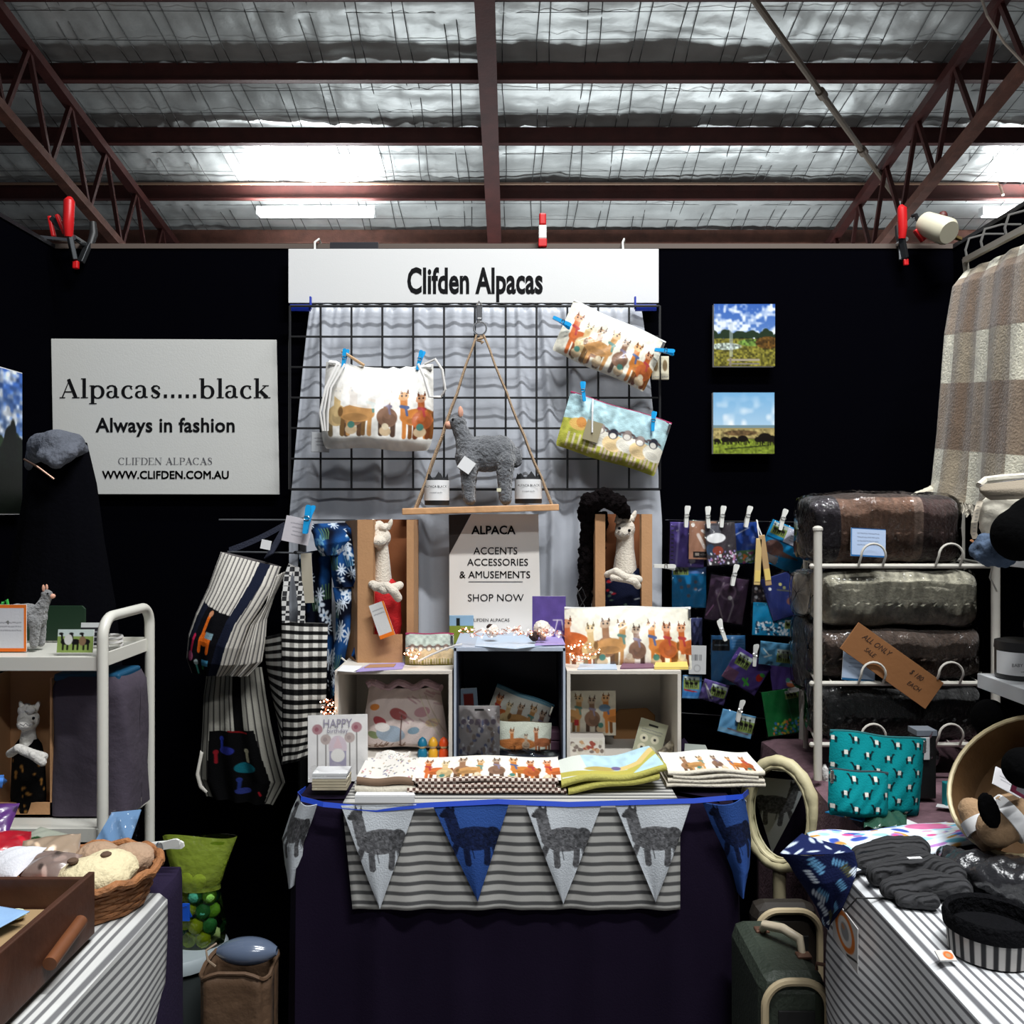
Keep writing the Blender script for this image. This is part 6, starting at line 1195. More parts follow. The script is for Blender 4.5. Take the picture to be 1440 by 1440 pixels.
def pbf(u, v):
    a = 2*PI*u; e = .4; k = 1+.05*math.sin(u*40)*v; return (.062*k*math.copysign(abs(math.cos(a))**e, math.cos(a)), .05*k*math.copysign(abs(math.sin(a))**e, math.sin(a)), h_*v+.008*math.sin(a*3)*v)
MB().grid(pbf, 48, 20).build('body', pb, t, smooth=True, solid=.001); MB().tube([pbf(i/30, 1) for i in range(30)], .004, 6, closed=True).build('rolled_rim', pb, t, smooth=True)
t = thing('clear_tub', 'blue-grey clear tub lying across the top of the brown paper bag', 'tub', (P(350, 0, 1.66).x, 1.65, h_+.016))
def tub(u, v): a = 2*PI*u; w_ = math.sin(PI*min(max(v, .02), .98))**.45; return ((v-.5)*.11, .030*math.cos(a)*w_, .024*math.sin(a)*w_+.014)
MB().grid(tub, 24, 16).build('tub_body', mat('blue_clear_plastic', C8(92,104,126), .2, coat=.6), t, smooth=True); MB().tube([(-.05, -.028, .0), (-.062, -.034, .014), (-.066, -.03, .03), (-.05, -.02, .038)], .0022, 6).build('handle', mat('tan_wire', C8(150,130,110), .5), t, smooth=True)
# ================================================================ packets pegged on the black wall
props(MB().tube([P(936, 731, 2.17), P(1010, 733, 2.165), P(1133, 734, 2.16)], .0011, 5).build('hanging_wire', chrome), 'upper thin wire strung along the black wall for pegged packets', 'wire')
props(MB().tube([P(950, 1002, 2.19), P(1040, 1008, 2.19), P(1100, 1012, 2.19)], .0009, 5).build('hanging_wire', chrome), 'lower thin wire strung along the black wall near the table', 'wire')
blk = (.10,.33,.62)
def cvs(w_, h_, bg, fn=None, nz=.06, seed=1):
    c = CV(w_, h_, bg); c.noise(nz, 7, seed)
    if fn: fn(c)
    return c
def daisies(c, n, x0, y0, x1, y1, seed, cols):
    r = random.Random(seed)
    for i in range(n): c.ell(r.uniform(x0, x1), r.uniform(y0, y1), r.uniform(1, 2.6), r.uniform(1, 2.4), r.choice(cols), r.uniform(0, 3))
PURP, CYAN, NAVYC = (.36,.29,.60), (.05,.50,.74), (.14,.18,.40)
def f1(c):
    for y in (28, 42, 56): c.ell(34, y, 5, 4, (.86,.84,.92)); c.line([(32, y), (32, y+6)], 2, (.86,.84,.92))
    c.line([(14,0),(10,66)], 3, (.55,.5,.75)); [c.rect(2, 6+i*6, 6, 8+i*6, (.25,.25,.3)) for i in range(9)]
packet('violet packet with white alpaca beads, far left of the pegged packets', 966, 766, 50, 66, 2.15, 1, cvs(52, 66, PURP, f1), seed=1)
def f2(c):
    c.ell(6, 6, 3, 3, (.9,.88,.85)); c.line([(14,20),(24,38)], 5, (.86,.80,.76)); c.line([(20,14),(34,22)], 4, (.95,.92,.9)); c.rect(7, 44, 36, 53, (.10,.08,.08)); c.rect(10, 46, 16, 50, (.6,.55,.5)); c.text(18, 34, 48, (.6,.55,.5))
packet('brown card packet with a black printed strip, second from the left on the wire', 988, 760, 40, 56, 2.135, 1, cvs(42, 56, (.62,.45,.36), f2), seed=2)
def f3(c): c.rect(10, 4, 30, 16, (.35,.35,.38)); c.ell(20, 24, 18, 8, (.97,.97,.97)); c.ell(8, 42, 8, 9, (.2,.28,.38)); c.ell(22, 44, 10, 7, (.55,.24,.18)); daisies(c, 50, 4, 46, 56, 66, 3, [(.85,.8,.9), (.7,.45,.6), (.6,.55,.8), (.9,.9,.9)])
packet('clear packet of white and rust beads over the brown card packet', 1014, 765, 44, 62, 2.12, -4, cvs(58, 68, (.22,.20,.22), f3), seed=3)
def f4(c): c.line([(0,22),(30,8)], 1.2, (.85,.88,.95)); c.rect(0, 40, 44, 58, (.35,.50,.35)); daisies(c, 40, 2, 42, 42, 58, 5, [(.9,.5,.25), (.85,.9,.9), (.7,.75,.9), (.6,.3,.5), (.4,.6,.3)])
packet('royal blue packet with a strip of small flowers, middle of the wire', 1046, 764, 44, 60, 2.14, -4, cvs(44, 60, (.12,.27,.60), f4), seed=4)
def f5(c):
    c.a[:] = np.array((.05,.56,.80)); field(c, 4, 2, 26, 18); c.rect(26, 2, 64, 22, (.86,.86,.92)); [c.text(34, 58, y, (.4,.4,.45), seed=y) for y in (7, 11, 14, 17)]
    c.rect(2, 22, 64, 24, (.03,.25,.4)); c.ell(18, 34, 14, 10, (.42,.30,.28)); [c.line([(18, 34), (20+i*4, 44-i*.8)], 1.6, (.50,.34,.30)) for i in range(10)]; c.rect(0, 44, 30, 54, (.62,.60,.60))
packet('cyan packet with white notice and brown fibre bundle, right end of the wire', 1104, 770, 66, 62, 2.12, 24, cvs(66, 56, CYAN, f5), seed=5)
def f6(c): c.rect(0, 0, 50, 10, (.35,.5,.75)); field(c, 2, 0, 24, 12); [c.ell(x, y, 2.6, 2.6, (.36,.38,.45)) for x, y in ((12,20),(34,22),(14,30),(34,32),(24,42),(24,28))]
packet('cyan packet with a ring of beads hanging below the violet alpaca-bead packet', 969, 826, 50, 60, 2.155, 0, cvs(50, 60, (.06,.47,.70), f6), seed=6)
def f7(c): c.line([(20,10),(14,34),(26,62)], 2, (.5,.45,.48)); c.line([(30,12),(38,40),(34,64)], 2.4, (.5,.46,.5)); c.ell(28, 22, 12, 12, (.42,.34,.42)); c.ell(28, 22, 9, 9, (.28,.20,.28)); c.ell(32, 30, 3, 3, (.8,.78,.78)); c.line([(2,60),(10,44)], 1.4, (.72,.5,.7))
packet('dark plum packet holding a coiled cord in the middle row', 1022, 843, 56, 66, 2.14, 9, cvs(56, 66, (.26,.18,.27), f7, .2), seed=7)
def f8(c): [c.ell(x, y, 2.2, 2.2, q_) for x, y, q_ in ((10,16,(.9,.9,.9)),(26,14,(.8,.78,.5)),(30,20,(.6,.6,.4)))]; c.ell(36, 40, 9, 6, (.45,.30,.28)); c.line([(20,20),(44,30)], 2, (.35,.35,.3))
packet('navy packet with small charms pegged at its right beside the blanket rack', 1100, 838, 48, 64, 2.12, -18, cvs(48, 60, NAVYC, f8), seed=8)
def ff(c): field(c, 0, 0, c.w, c.h)
packet('little alpaca photo card pegged over the navy packet', 1128, 848, 19, 27, 2.09, -32, cvs(22, 30, (1,1,1), ff, 0), name='photo_card', cat='card', fl=False)
packet('small white card behind the alpaca photo card by the blanket rack', 1138, 838, 14, 26, 2.10, -42, cvs(14, 24, (.74,.74,.76)), name='blank_card', cat='card', fl=False)
def f9(c): daisies(c, 90, 6, 30, 56, 50, 9, [(.90,.93,.95), (.86,.9,.94), (.1,.2,.3)]); field(c, 48, 26, 70, 40); c.line([(36,8),(34,24)], 1.2, (.6,.75,.85))
packet('sky blue packet with a heap of white felt flowers', 1092, 871, 70, 48, 2.125, 2, cvs(72, 52, (.05,.48,.66), f9), seed=9)
def f10(c): c.rect(2, 6, 28, 22, (.08,.10,.12)); c.line([(6,14),(24,14)], 2, (.35,.4,.45)); [c.text(32, 50, y, (.5,.62,.75), seed=y) for y in (8, 12, 16, 20)]
packet('steel blue card packet in the lower middle row', 1024, 928, 50, 72, 2.15, 0, cvs(52, 70, (.20,.42,.62), f10), seed=10)
def f11(c): field(c, 6, 6, 28, 26); c.line([(30,40),(40,44)], 4, (.30,.75,.25)); c.line([(35,36),(36,48)], 3, (.3,.7,.3)); c.ell(50, 26, 5, 6, (.8,.2,.15)); c.ell(52, 20, 4, 3, (.3,.7,.3)); c.rect(0, 34, 20, 54, (.48,.30,.34), .7)
packet('tilted violet packet with alpaca photo and coloured charms', 1050, 944, 56, 50, 2.12, 31, cvs(58, 54, (.34,.26,.56), f11), seed=11)
def f12(c): field(c, 26, 10, 50, 30); c.line([(6,12),(14,20)], 2, (.9,.95,.95)); c.line([(8,24),(18,20)], 2, (.9,.95,.95)); c.ell(36, 18, 9, 5, (.85,.9,.85), .3, .5)
packet('pale blue packet with alpaca photo pegged at its right end', 1093, 920, 52, 34, 2.10, 6, cvs(54, 36, (.36,.62,.78), f12), seed=12)
def f13(c): c.line([(4,10),(40,34)], 2, (.55,.45,.72)); c.ell(30, 54, 9, 5, (.8,.45,.3)); c.line([(22,50),(44,56)], 2.4, (.7,.75,.8)); c.ell(40, 52, 3, 4, (.75,.25,.2)); c.ell(24, 48, 3, 3, (.3,.6,.5))
packet('violet packet with coloured loops below the pale blue packet', 1106, 938, 50, 62, 2.135, -8, cvs(50, 60, (.30,.22,.50), f13), seed=13)
def f14(c): field(c, 36, 4, 56, 16); c.line([(38,16),(42,60)], 1.2, (.2,.5,.35)); daisies(c, 60, 8, 46, 56, 66, 15, [(.75,.65,.2), (.2,.45,.7), (.4,.7,.3), (.8,.45,.25), (.3,.65,.75)])
packet('green packet of coloured rings at the lower right of the pegged packets', 1101, 1001, 54, 66, 2.13, -9, cvs(58, 68, (.07,.42,.20), f14), seed=14)
def f15(c): field(c, 26, 3, 50, 26); c.line([(14,26),(44,28)], 2, (.4,.25,.25)); c.rect(0, 26, 50, 32, (.5,.6,.65), .4)
packet('lowest pegged pale blue packet with an alpaca photo', 1036, 1018, 50, 34, 2.13, 14, cvs(50, 34, (.36,.58,.74), f15), seed=15)
def f16(c): field(c, 14, 4, 38, 22); c.line([(4,8),(20,26)], 2.2, (.92,.92,.92)); c.line([(4,8),(16,28)], 1.2, (.85,.85,.85))
packet('violet packet with alpaca photo and a white ribbon, lower left', 1004, 973, 38, 30, 2.14, 17, cvs(40, 32, (.40,.34,.60), f16), seed=16)
def f17(c): field(c, 2, 2, 26, 20); c.line([(4,21),(22,24)], 2, (.7,.15,.15)); c.rect(0, 24, 30, 30, (.2,.45,.7))
packet('small card packet with alpaca photo below the barcode card', 973, 966, 28, 34, 2.145, 2, cvs(30, 34, (.3,.5,.7), f17), seed=17)
def f18(c): [c.rect(4+i*1.6, 12, 4.8+i*1.6, 20, (.35,.35,.36)) for i in range(9)]; c.ell(12, 30, 5, 5, (.62,.62,.62)); c.ell(12, 30, 3.6, 3.6, (.76,.76,.76))
card('barcode_card', 'white barcode card hanging right of the large alpaca pouch', 'card', 981, 928, 24, 40, 2.13, 1, cvs(25, 38, (.76,.76,.76), f18, 0))
packet('grey-blue packet half hidden behind the large alpaca pouch', 976, 888, 24, 40, 2.16, 0, cvs(24, 40, (.24,.26,.42)), seed=18)
# lip-balm-like wooden sticks in packet
for i, (x, y, a, lb) in enumerate(((1066, 790, 3, 'cream wooden stick hanging left in the middle of the pegged packets'), (1076, 788, -8, 'tan wooden stick hanging right of the cream stick'))):
    t = thing('wooden_stick', lb, 'craft stick', P(x, y, 2.09), (0, math.radians(a), 0)); k = L(1, 2.09)
    MB().box((0, 0, 0), (9*k, .004, (66, 72)[i]*k)).build('stick', (mat('cream_wood', C8(206,178,118), .6), mat('tan_wood', C8(176,144,100), .6))[i], t, bevel=.002); MB().box((0, -.0025, -20*k), (8*k, .001, 16*k)).build('label', mat('yellow_label', C8(224,196,110), .6), t)
    MB().tube([(0, 0, (33, 36)[i]*k), (-.004, .004, 48*k), (-.004, .01, 58*k)], .0016, 5).build('cord', cord, t)
packet('dark packet of charms below the cream wooden stick', 1069, 830, 24, 40, 2.135, 4, cvs(24, 36, (.12,.10,.12), lambda c: daisies(c, 12, 4, 16, 20, 34, 20, [(.7,.7,.72), (.4,.35,.35)])), seed=19)
for x, y, a, lb in ((965,727,2,'white clothes peg at the top of the violet alpaca-bead packet'), (995,728,-4,'white clothes peg at the top of the brown card packet'), (1015,727,4,'white clothes peg holding the clear bead packet'),
      (1051,727,10,'white clothes peg holding the royal blue packet'), (1100,731,14,'white clothes peg holding the cyan notice packet'), (934,796,91,'white clothes peg lying sideways left of the cyan bead packet'),
      (1032,809,10,'white clothes peg at the top of the dark plum packet'), (1130,825,58,'white clothes peg slanting over the navy charm packet'), (1015,887,-20,'white clothes peg holding the steel blue packet'),
      (1061,922,4,'white clothes peg holding the tilted violet packet'), (1125,904,82,'white clothes peg at the right end of the pale blue packet'), (1123,968,76,'white clothes peg at the top of the green ring packet'),
      (1040,1000,12,'white clothes peg holding the lowest pale blue packet')): peg(x, y, 2.118, a, None, lb, ln=.050)
props(MB().cyl(P(1128,700,2.13), P(1129,1130,2.13), .0095, n=6).build('rack_post', MATS['white_powder_coat']), 'white post standing behind the blanket rack at its left', 'post')
# ================================================================ blanket rack
rackm = mat('cream_wire_rack', C8(196,192,182), .45); RY = 1.78
t = thing('blanket_rack', 'cream wire rack with looped fronts holding folded blankets', 'rack', P(1275, 1120, RY)); t.location.z = TZ+.010
def RP(px, py, dy=0): return P(px, py, RY)+Vector((0, dy, 0))
xl, xr = RP(1150, 0).x, RP(1400, 0).x; zr0 = TZ+.012
for x, k in ((xl, 0), (xr, 1)):
    MB().cyl((x, RY, zr0), (x, RY, RP(0, 745).z if k == 0 else RP(0, 700).z), .0085, n=12).build('upright', rackm, t, smooth=True, world=True)
    MB().cyl((x+.055, RY+.24, zr0), (x+.055, RY+.24, RP(0, 700).z), .006, n=8).build('upright', rackm, t, smooth=True, world=True)
MB().ball((xl, RY, RP(0, 744).z), (.011, .011, .007), 10).build('cap', rackm, t, smooth=True, world=True)
RZ = [RP(0, 796).z, RP(0, 961).z, RP(0, 1047).z]
for i, z in enumerate(RZ):
    fr_ = MB().cyl((xl-.004, RY, z), (xr, RY, z), .0048, n=8).build('shelf_rail', rackm, t, smooth=True, world=True); MB().cyl((xl+.055, RY+.24, z), (xr+.055, RY+.24, z), .0035, n=8).build('shelf_rail', rackm, t, world=True)
    for x in (xl, xr): MB().cyl((x, RY, z), (x+.055, RY+.24, z), .0035, n=8).build('side_rail', rackm, t, world=True)
    m = MB()
    for k in range(1, 12): x = xl+(xr-xl)*k/12; m.cyl((x, RY, z), (x+.055, RY+.24, z), .0018, n=5)
    m.build('shelf_wires', rackm, t, world=True)
    MB().ball((xl-.012, RY, z), .0055, 8).build('knob', rackm, t, smooth=True, world=True)
    for x0, x1 in ((1206, 1240), (1314, 1348)):
        a, b = RP(x0, 0).x, RP(x1, 0).x; r_ = (b-a)/2; h_ = L(32, RY); pts = [(a, RY-.004, z)]+[(a+r_-r_*math.cos(PI*j/10), RY-.019, z+h_-r_+r_*math.sin(PI*j/10)) for j in range(11)]+[(b, RY-.004, z)]
        MB().tube(pts, .0024, 6).build('front_loop', rackm, fr_, smooth=True, world=True)
# folded blankets in film
bl_film = plastic('blanket_film', (1,1,1), .90, .7, 14, .0, ior=1.38)
def blanket(label, px0, px1, pyt, pyb, Y, col, cvf=None, seed=0, slump=0, d=.11, sides=(.0, .0)):
    """plump folded blanket, rounded front, wrapped in clear film"""
    t = thing('folded_blanket', label, 'blanket', P((px0+px1)/2, pyb, Y+d*.3)); x0, x1 = P(px0, 0, Y).x, P(px1, 0, Y).x; zt_, zb_ = P(0, pyt, Y).z, P(0, pyb, Y).z; h = zt_-zb_
    cv = CV(170, 90, col)
    if cvf: cvf(cv)
    cv.noise(.16, 3, seed); cv.noise(.12, 14, seed+1)
    def fn(U, V, g=0):
        a = 2*PI*V; e = .62; cy = np.sign(np.cos(a))*np.abs(np.cos(a))**e; cz = np.sign(np.sin(a))*np.abs(np.sin(a))**e
        en = np.clip(1-np.abs(2*U-1)**9, 0, 1)**.5; en = np.maximum(en, .05); ec = np.clip(np.minimum(U, 1-U)/.02, 0, 1)**.5; cy, cz = cy*ec, cz*ec; x = x0-g+(x1-x0+2*g)*(.5+(U-.5)*(.96+.04*np.abs(cy)*0+.04*np.abs(np.sin(a))))
        wr = 1+.03*np.sin(U*9+a*2+seed)+.02*np.sin(U*23+a*3+seed*2)
        y = Y+d*.62-(d*.62+g)*cy*(.55+.45*en)*wr; z = (zt_+zb_)/2+(h/2+g)*cz*(.62+.38*en)*wr+slump*(U-.5)**2*4*np.maximum(cz, 0)
        return x, y, z
    surf('wool', cv, lambda U, V: fn(U, V), mat_bl, t, world=True)
    mb = MB(); nu, nv = 48, 30
    U, V = np.meshgrid(np.linspace(0, 1, nu+1), np.linspace(0, 1, nv+1)); X_, Y_, Z_ = fn(U, V, .005); r = np.random.default_rng(seed)
    vs = [(X_[j, i], Y_[j, i]+.0018*math.sin(i*1.9+j*3.3+seed), Z_[j, i]+.0018*math.sin(i*2.7+j*1.3)) for j in range(nv+1) for i in range(nu+1)]
    mb.add(vs, [(j*(nu+1)+i, j*(nu+1)+i+1, (j+1)*(nu+1)+i+1, (j+1)*(nu+1)+i) for j in range(nv) for i in range(nu)]).build('film_wrap', bl_film, t, smooth='all', world=True); return t
mat_bl = printmat('woven_wool', .95, .7, 160, sheen=.3)
def c1(c):
    c.rect(0, 0, 30, 90, (.22,.20,.22)); c.rect(30, 0, 112, 90, (.46,.35,.29)); c.rect(112, 0, 122, 90, (.56,.47,.42)); c.rect(122, 0, 170, 90, (.28,.21,.20)); c.rect(0, 14, 170, 30, (.10,.09,.09), .55)
blanket('brown and charcoal plaid folded blanket in film, topmost on the wire rack', 1142, 1362, 694, 793, 1.800, (.44,.33,.28), c1, 1, d=.12)
blanket('plain cream folded blanket in film on the second rack level', 1160, 1388, 803, 884, 1.80, (.74,.72,.64), None, 2, d=.12)
blanket('dark brown folded blanket in film behind the kraft sign, third on the rack', 1156, 1392, 884, 958, 1.80, (.30,.25,.22), None, 3, d=.12)
blanket('charcoal folded blanket in film on the lowest rack level', 1156, 1392, 966, 1045, 1.80, (.20,.20,.20), None, 4, d=.12)
blanket('grey folded blanket bulging out left behind the rack upright', 1137, 1160, 870, 975, 1.90, (.32,.31,.31), None, 6, d=.10)
blanket('white folded blanket bulging out left behind the upper rack upright', 1136, 1164, 808, 868, 1.90, (.80,.79,.76), None, 5, d=.10)
cvw = CV(50, 46, (.66,.73,.84)); cvw.rect(0, 0, 50, 2, (.1,.3,.5)); cvw.rect(0, 43, 50, 46, (.12,.36,.58)); cvw.rect(0, 0, 2, 46, (.15,.4,.6)); [cvw.text(10, 40, y, (.32,.34,.4), seed=y) for y in (9, 15, 21, 27)]
card('blanket_label', 'white card with blue border on the topmost plaid blanket', 'card', 1221, 763, 49, 40, 1.783, 3, cvw, rx=-6)
cvw = CV(44, 50, (.62,.68,.76)); cvw.rect(0, 46, 44, 50, (.1,.32,.48)); [cvw.text(9, 34, y, (.3,.32,.38), seed=y) for y in (8, 15, 22, 28)]
card('blanket_label', 'white card leaning on the dark brown blanket behind the rack loop', 'card', 1208, 936, 46, 43, 1.785, 5, cvw, rx=-4)
t = thing('kraft_sign', 'long brown cardboard strip with handwriting lying aslant across the rack', 'sign', P(1254, 936, 1.768), (0, math.radians(35.5), 0)); k = L(1, 1.768)
MB().box((0, 0, 0), (147*k, .003, 45*k)).build('card_strip', mat('brown_card_strip', C8(134,88,48), .8, 0, .05, 100), t, bevel=.0005)
pen = mat('brown_pen', C8(44,26,18), .7)
lettering(t, 'ALL ONLY', 11*k, -34*k, 11*k, pen, xs=.9, y=-.0022, shear=.3, rot=.02); lettering(t, 'SALE', 9*k, -36*k, -3*k, pen, xs=.9, y=-.0022, shear=.25, rot=-.05); lettering(t, '$ 180', 10*k, 36*k, 9*k, pen, xs=.9, y=-.0022, shear=.3); lettering(t, 'EACH', 9*k, 42*k, -6*k, pen, xs=.9, y=-.0022, shear=.25, rot=.04)
# ================================================================ plaid throw on its hanging rail
t = thing('hanging_rail', 'pale metal rail hooked over the right partition above the plaid throw', 'rail', P(1356, 365, 1.98)); rm = mat('pale_rail', C8(170,164,152), .4, .3)
a, b = P(1357, 366, 1.98), P(1500, 290, 1.50); MB().bar(a, b, .010, .012).build('bar', rm, t, world=True); MB().bar(a+Vector((0, 0, .004)), P(1360, 388, 1.98), .012, .008, up=(1,0,0)).build('bar_end', rm, t, world=True)
for f in (.03, .22, .48, .8):
    p = a.lerp(b, f); q_ = p+Vector((.04, 0, .055)); MB().tube([p, p+Vector((-.004, 0, .02)), p+Vector((.004, 0, .045)), q_, q_+Vector((.04, 0, .0))], .0028, 6).build('hook', mat('steel_hook', C8(150,148,144), .35, .7), t, smooth=True, world=True)
cv = CV(200, 300, (.88,.86,.78)); g = np.array((.50,.44,.36)); bt = np.array((.44,.35,.28))
def band(m_, c, al): cv.put(m_, c, al)
X_, Y_ = cv.X/200, cv.Y/300
vb = (((X_ > .10) & (X_ < .30)) | ((X_ > .42) & (X_ < .62)) | ((X_ > .76) & (X_ < .95))).astype(float); hb = (((Y_ > .10) & (Y_ < .34)) | ((Y_ > .50) & (Y_ < .72))).astype(float)
band(vb, g, .75); band(hb, bt, .72); band(vb*hb, (.36,.29,.24), .4); cv.noise(.07, 2, 2); cv.noise(.06, 11, 3)
t = thing('plaid_throw', 'cream and taupe checked mohair throw hanging from the rail at the right', 'blanket', P(1400, 720, 1.7))
Lp = np.array([P(1357,385,2.0), P(1343,405,1.97), P(1333,470,1.96), P(1328,540,1.955), P(1322,610,1.95), P(1314,675,1.95), P(1309,700,1.95)]); Rp = np.array([P(1500,318,1.55), P(1500,345,1.52), P(1500,440,1.50), P(1500,530,1.50), P(1500,620,1.50), P(1500,700,1.50), P(1500,735,1.50)])
def thf(U, V):
    s = np.linspace(0, 1, 7); l = np.stack([np.interp(V, s, Lp[:, i]) for i in range(3)], -1); r = np.stack([np.interp(V, s, Rp[:, i]) for i in range(3)], -1); p = l+(r-l)*U[..., None]
    f = .010*np.sin(U*2*PI*2.1+.8*np.sin(V*3))*(.25+.75*V)+.003*np.sin(U*2*PI*6+V*4); fu = 0
    return p[..., 0]-f-fu, p[..., 1]-f*.7-fu, p[..., 2]+.0*U
mohair = printmat('brushed_mohair', .95, .35, 220, sheen=.3); surf('cloth', cv, thf, mohair, t, solid=.008, world=True)
r = random.Random(4); mb = MB()
for i in range(70):
    u = (i+.5)/70; x, y, z = [float(np.asarray(q_).ravel()[0]) for q_ in thf(np.array([[u]]), np.array([[1.0]]))]
    l_ = r.uniform(.018, .034); mb.tube([(x, y, z+.004), (x+r.uniform(-.004, .004), y-.003, z-l_*.5), (x+r.uniform(-.007, .007), y-.004, z-l_)], [.0045, .0038, .0015], 5)
mb.build('fringe', mat('mohair_fringe', C8(216,208,190), .95, 0, .8, 150), t, smooth=True, world=True, kind='stuff')
soft('corner_fringe', [], [([P(1312,690,1.95), P(1296,694,1.93), P(1283,696,1.92)], [.012,.008,.004]), ([P(1320,695,1.94), P(1322,712,1.93), P(1326,720,1.93)], [.012,.009,.004]), ([P(1335,700,1.92), P(1334,716,1.91)], [.012,.006])], mat('mohair_fringe', (1,1,1)), t, vox=.003, disp=.004, dscale=.006, smooth=1, world=True)
# ================================================================ white stepped shelf at the right edge
wl = mat('white_melamine', C8(214,216,218), .45); SX = .785; t = thing('ledge_unit', 'white stepped ledge unit at the right partition holding jars and bag', 'shelf unit', (.94, 1.2, TZ+.010))
for z, yb, xo in ((1.232, 1.50, SX), (1.025, 1.50, SX)):
    MB().box(((xo+1.09)/2, (yb+.86)/2, z-.009), (1.09-xo, yb-.86, .024 if z < 1.1 else .018)).build('ledge', wl, t, world=True, bevel=.001)
MB().box((1.085, 1.18, .995), (.012, .64, .50)).build('back_panel', wl, t, world=True); MB().box((1.03, 1.494, .89), (.10, .012, .27)).build('side_panel', wl, t, world=True)
z2_ = 1.025+.0035
def jar(label, x, y, r_, h_, lid, txt=None):
    t = thing('jar', label, 'jar', (x, y, z2_)); MB().lathe([(r_*.94, 0), (r_, .004), (r_, h_), (.001, h_)], n=32).build('body', wl if lid is None else tin, t, smooth=True)
    if lid is not None:
        MB().lathe([(r_*1.01, h_), (r_*1.03, h_+.002), (r_*1.0, h_+.013), (r_*.7, h_+.016), (.001, h_+.016)], n=32).build('lid', tin, t, smooth=True)
        n = 30; vs = []
        for k_ in range(n+1):
            a = PI+PI*k_/n
            for zz in (.18, .95): vs.append(((r_+.0008)*math.cos(a), (r_+.0008)*math.sin(a), h_*zz))
        MB().add(vs, [(2*k_, 2*k_+2, 2*k_+3, 2*k_+1) for k_ in range(n)]).build('label', paperw, t, smooth=True); lb_ = t.children[-1]
        lettering(lb_, txt, .0075, -r_*.25, h_*.55, ink, y=-r_-.001, name='label_text'); lettering(lb_, 'wax melts', .0045, -r_*.25, h_*.34, ink_g, y=-r_-.001, name='label_text')
    else: MB().lathe([(r_*1.02, h_-.012), (r_*1.02, h_), (.001, h_+.001)], n=32).build('lid', wl, t, smooth=True); MB().box((0, 0, h_+.003), (r_*1.1, r_*.5, .004)).build('lid_band', blackcloth, t)
jar('black-lidded jar with a white label at the left of the lower ledge', .830, 1.455, .036, .048, 1, 'BABY ALPACA')
jar('plain white jar with a dark band on its lid, front of the lower ledge', .835, 1.375, .026, .040, None)
jar('black-lidded white-label jar behind at the right edge of the lower ledge', .888, 1.47, .036, .078, 1, 'ALPACA')
jar('small white jar half cut off by the right edge of the picture', .862, 1.31, .022, .026, None)
MB().add([P(1388,967,1.47), P(1392,967,1.47), P(1394,984,1.46), P(1397,968,1.45), P(1400,969,1.45)], [(0,1,2),(2,3,4)])
# cream purse and tape
canv = mat('cream_canvas_bag', C8(212,206,190), .75, 0, .5, 35, var=.05, vscale=8); canvd = mat('putty_canvas', C8(160,152,138), .75, 0, .3, 50)
t = thing('canvas_purse', 'cream canvas purse with an open flap on the upper ledge at the right', 'bag', (P(1430, 0, 1.42).x, 1.42, 1.235))
soft('body', [(P(1436,728,1.42), (.052,.030,.040)), (P(1400,722,1.42), (.022,.022,.038)), (P(1455,740,1.42), (.06,.03,.03))], [([P(1384,712,1.42), P(1388,740,1.42), P(1396,752,1.42)], [.010,.014,.014])], canv, t, vox=.004, disp=.010, dscale=.03, smooth=3, world=True)
cvp_ = CV(60, 26, (.56,.52,.46)); drape(t, 'flap', [(1377,682,1.395),(1378,690,1.385),(1386,698,1.38),(1394,703,1.38)], [(1475,670,1.36),(1475,684,1.35),(1475,694,1.35),(1475,700,1.35)], cvp_, print_cloth, .02, (1, .003))
MB().tube([P(1377,683,1.395), P(1386,675,1.40), P(1410,672,1.39), P(1475,668,1.37)], .006, 8).build('seam', canv, t, smooth=True, world=True); MB().tube([P(1378,684,1.39), P(1400,680,1.38), P(1430,675,1.37), P(1475,671,1.36)], .0012, 5).build('zip', ink_g, t, world=True)
t = thing('measuring_tape', 'pale measuring tape hanging beside the cream canvas purse', 'tape measure', P(1372, 730, 1.40))
mb = MB(); pts = [P(1378,705,1.41), P(1374,718,1.40), P(1370,735,1.40), P(1369,750,1.41), P(1372,758,1.41)]; vs = []
for p in pts: vs += [p+Vector((-.0048, 0, 0)), p+Vector((.0048, -.001, .001))]
mb.add(vs, [(2*i, 2*i+1, 2*i+3, 2*i+2) for i in range(4)]).build('tape', mat('tape_cloth', C8(208,196,176), .7), t, solid=.001, world=True)
mb = MB()
for i in range(9): p = P(1375-i*.7, 712+i*5, 1.397); mb.box(p, (.004, .0006, .0008))
mb.build('tick_marks', ink_g, t, world=True)
MB().box(P(1372, 764, 1.40), (.018, .004, .003), Matrix.Rotation(.6, 3, 'Y')).build('end_tab', mat('wood_tab', C8(176,120,80), .6), t, world=True)
yarn = mat('slate_blue_yarn', C8(66,82,104), .9, 0, .8, 60, var=.2, vscale=40)
o = soft('yarn_bundle', [], [([P(1374,775,1.36), P(1385,762,1.355), P(1400,762,1.35), P(1412,775,1.35)], [.012,.014,.015,.012]), ([P(1378,782,1.35), P(1392,772,1.34), P(1408,778,1.34), P(1420,786,1.34)], [.010,.013,.014,.010]), ([P(1388,790,1.35), P(1402,786,1.34), P(1414,792,1.345)], [.008,.010,.008]), ([P(1382,768,1.345), P(1396,780,1.335), P(1404,792,1.34)], [.008,.010,.007])], yarn, vox=.003, disp=.004, dscale=.01, smooth=1); props(o, 'slate blue felted yarn bundle hanging over the upper ledge corner', 'yarn')
blackfelt = mat('black_felt', (.0022,.0022,.0024), 1, 0, .3, 120, spec=.03)
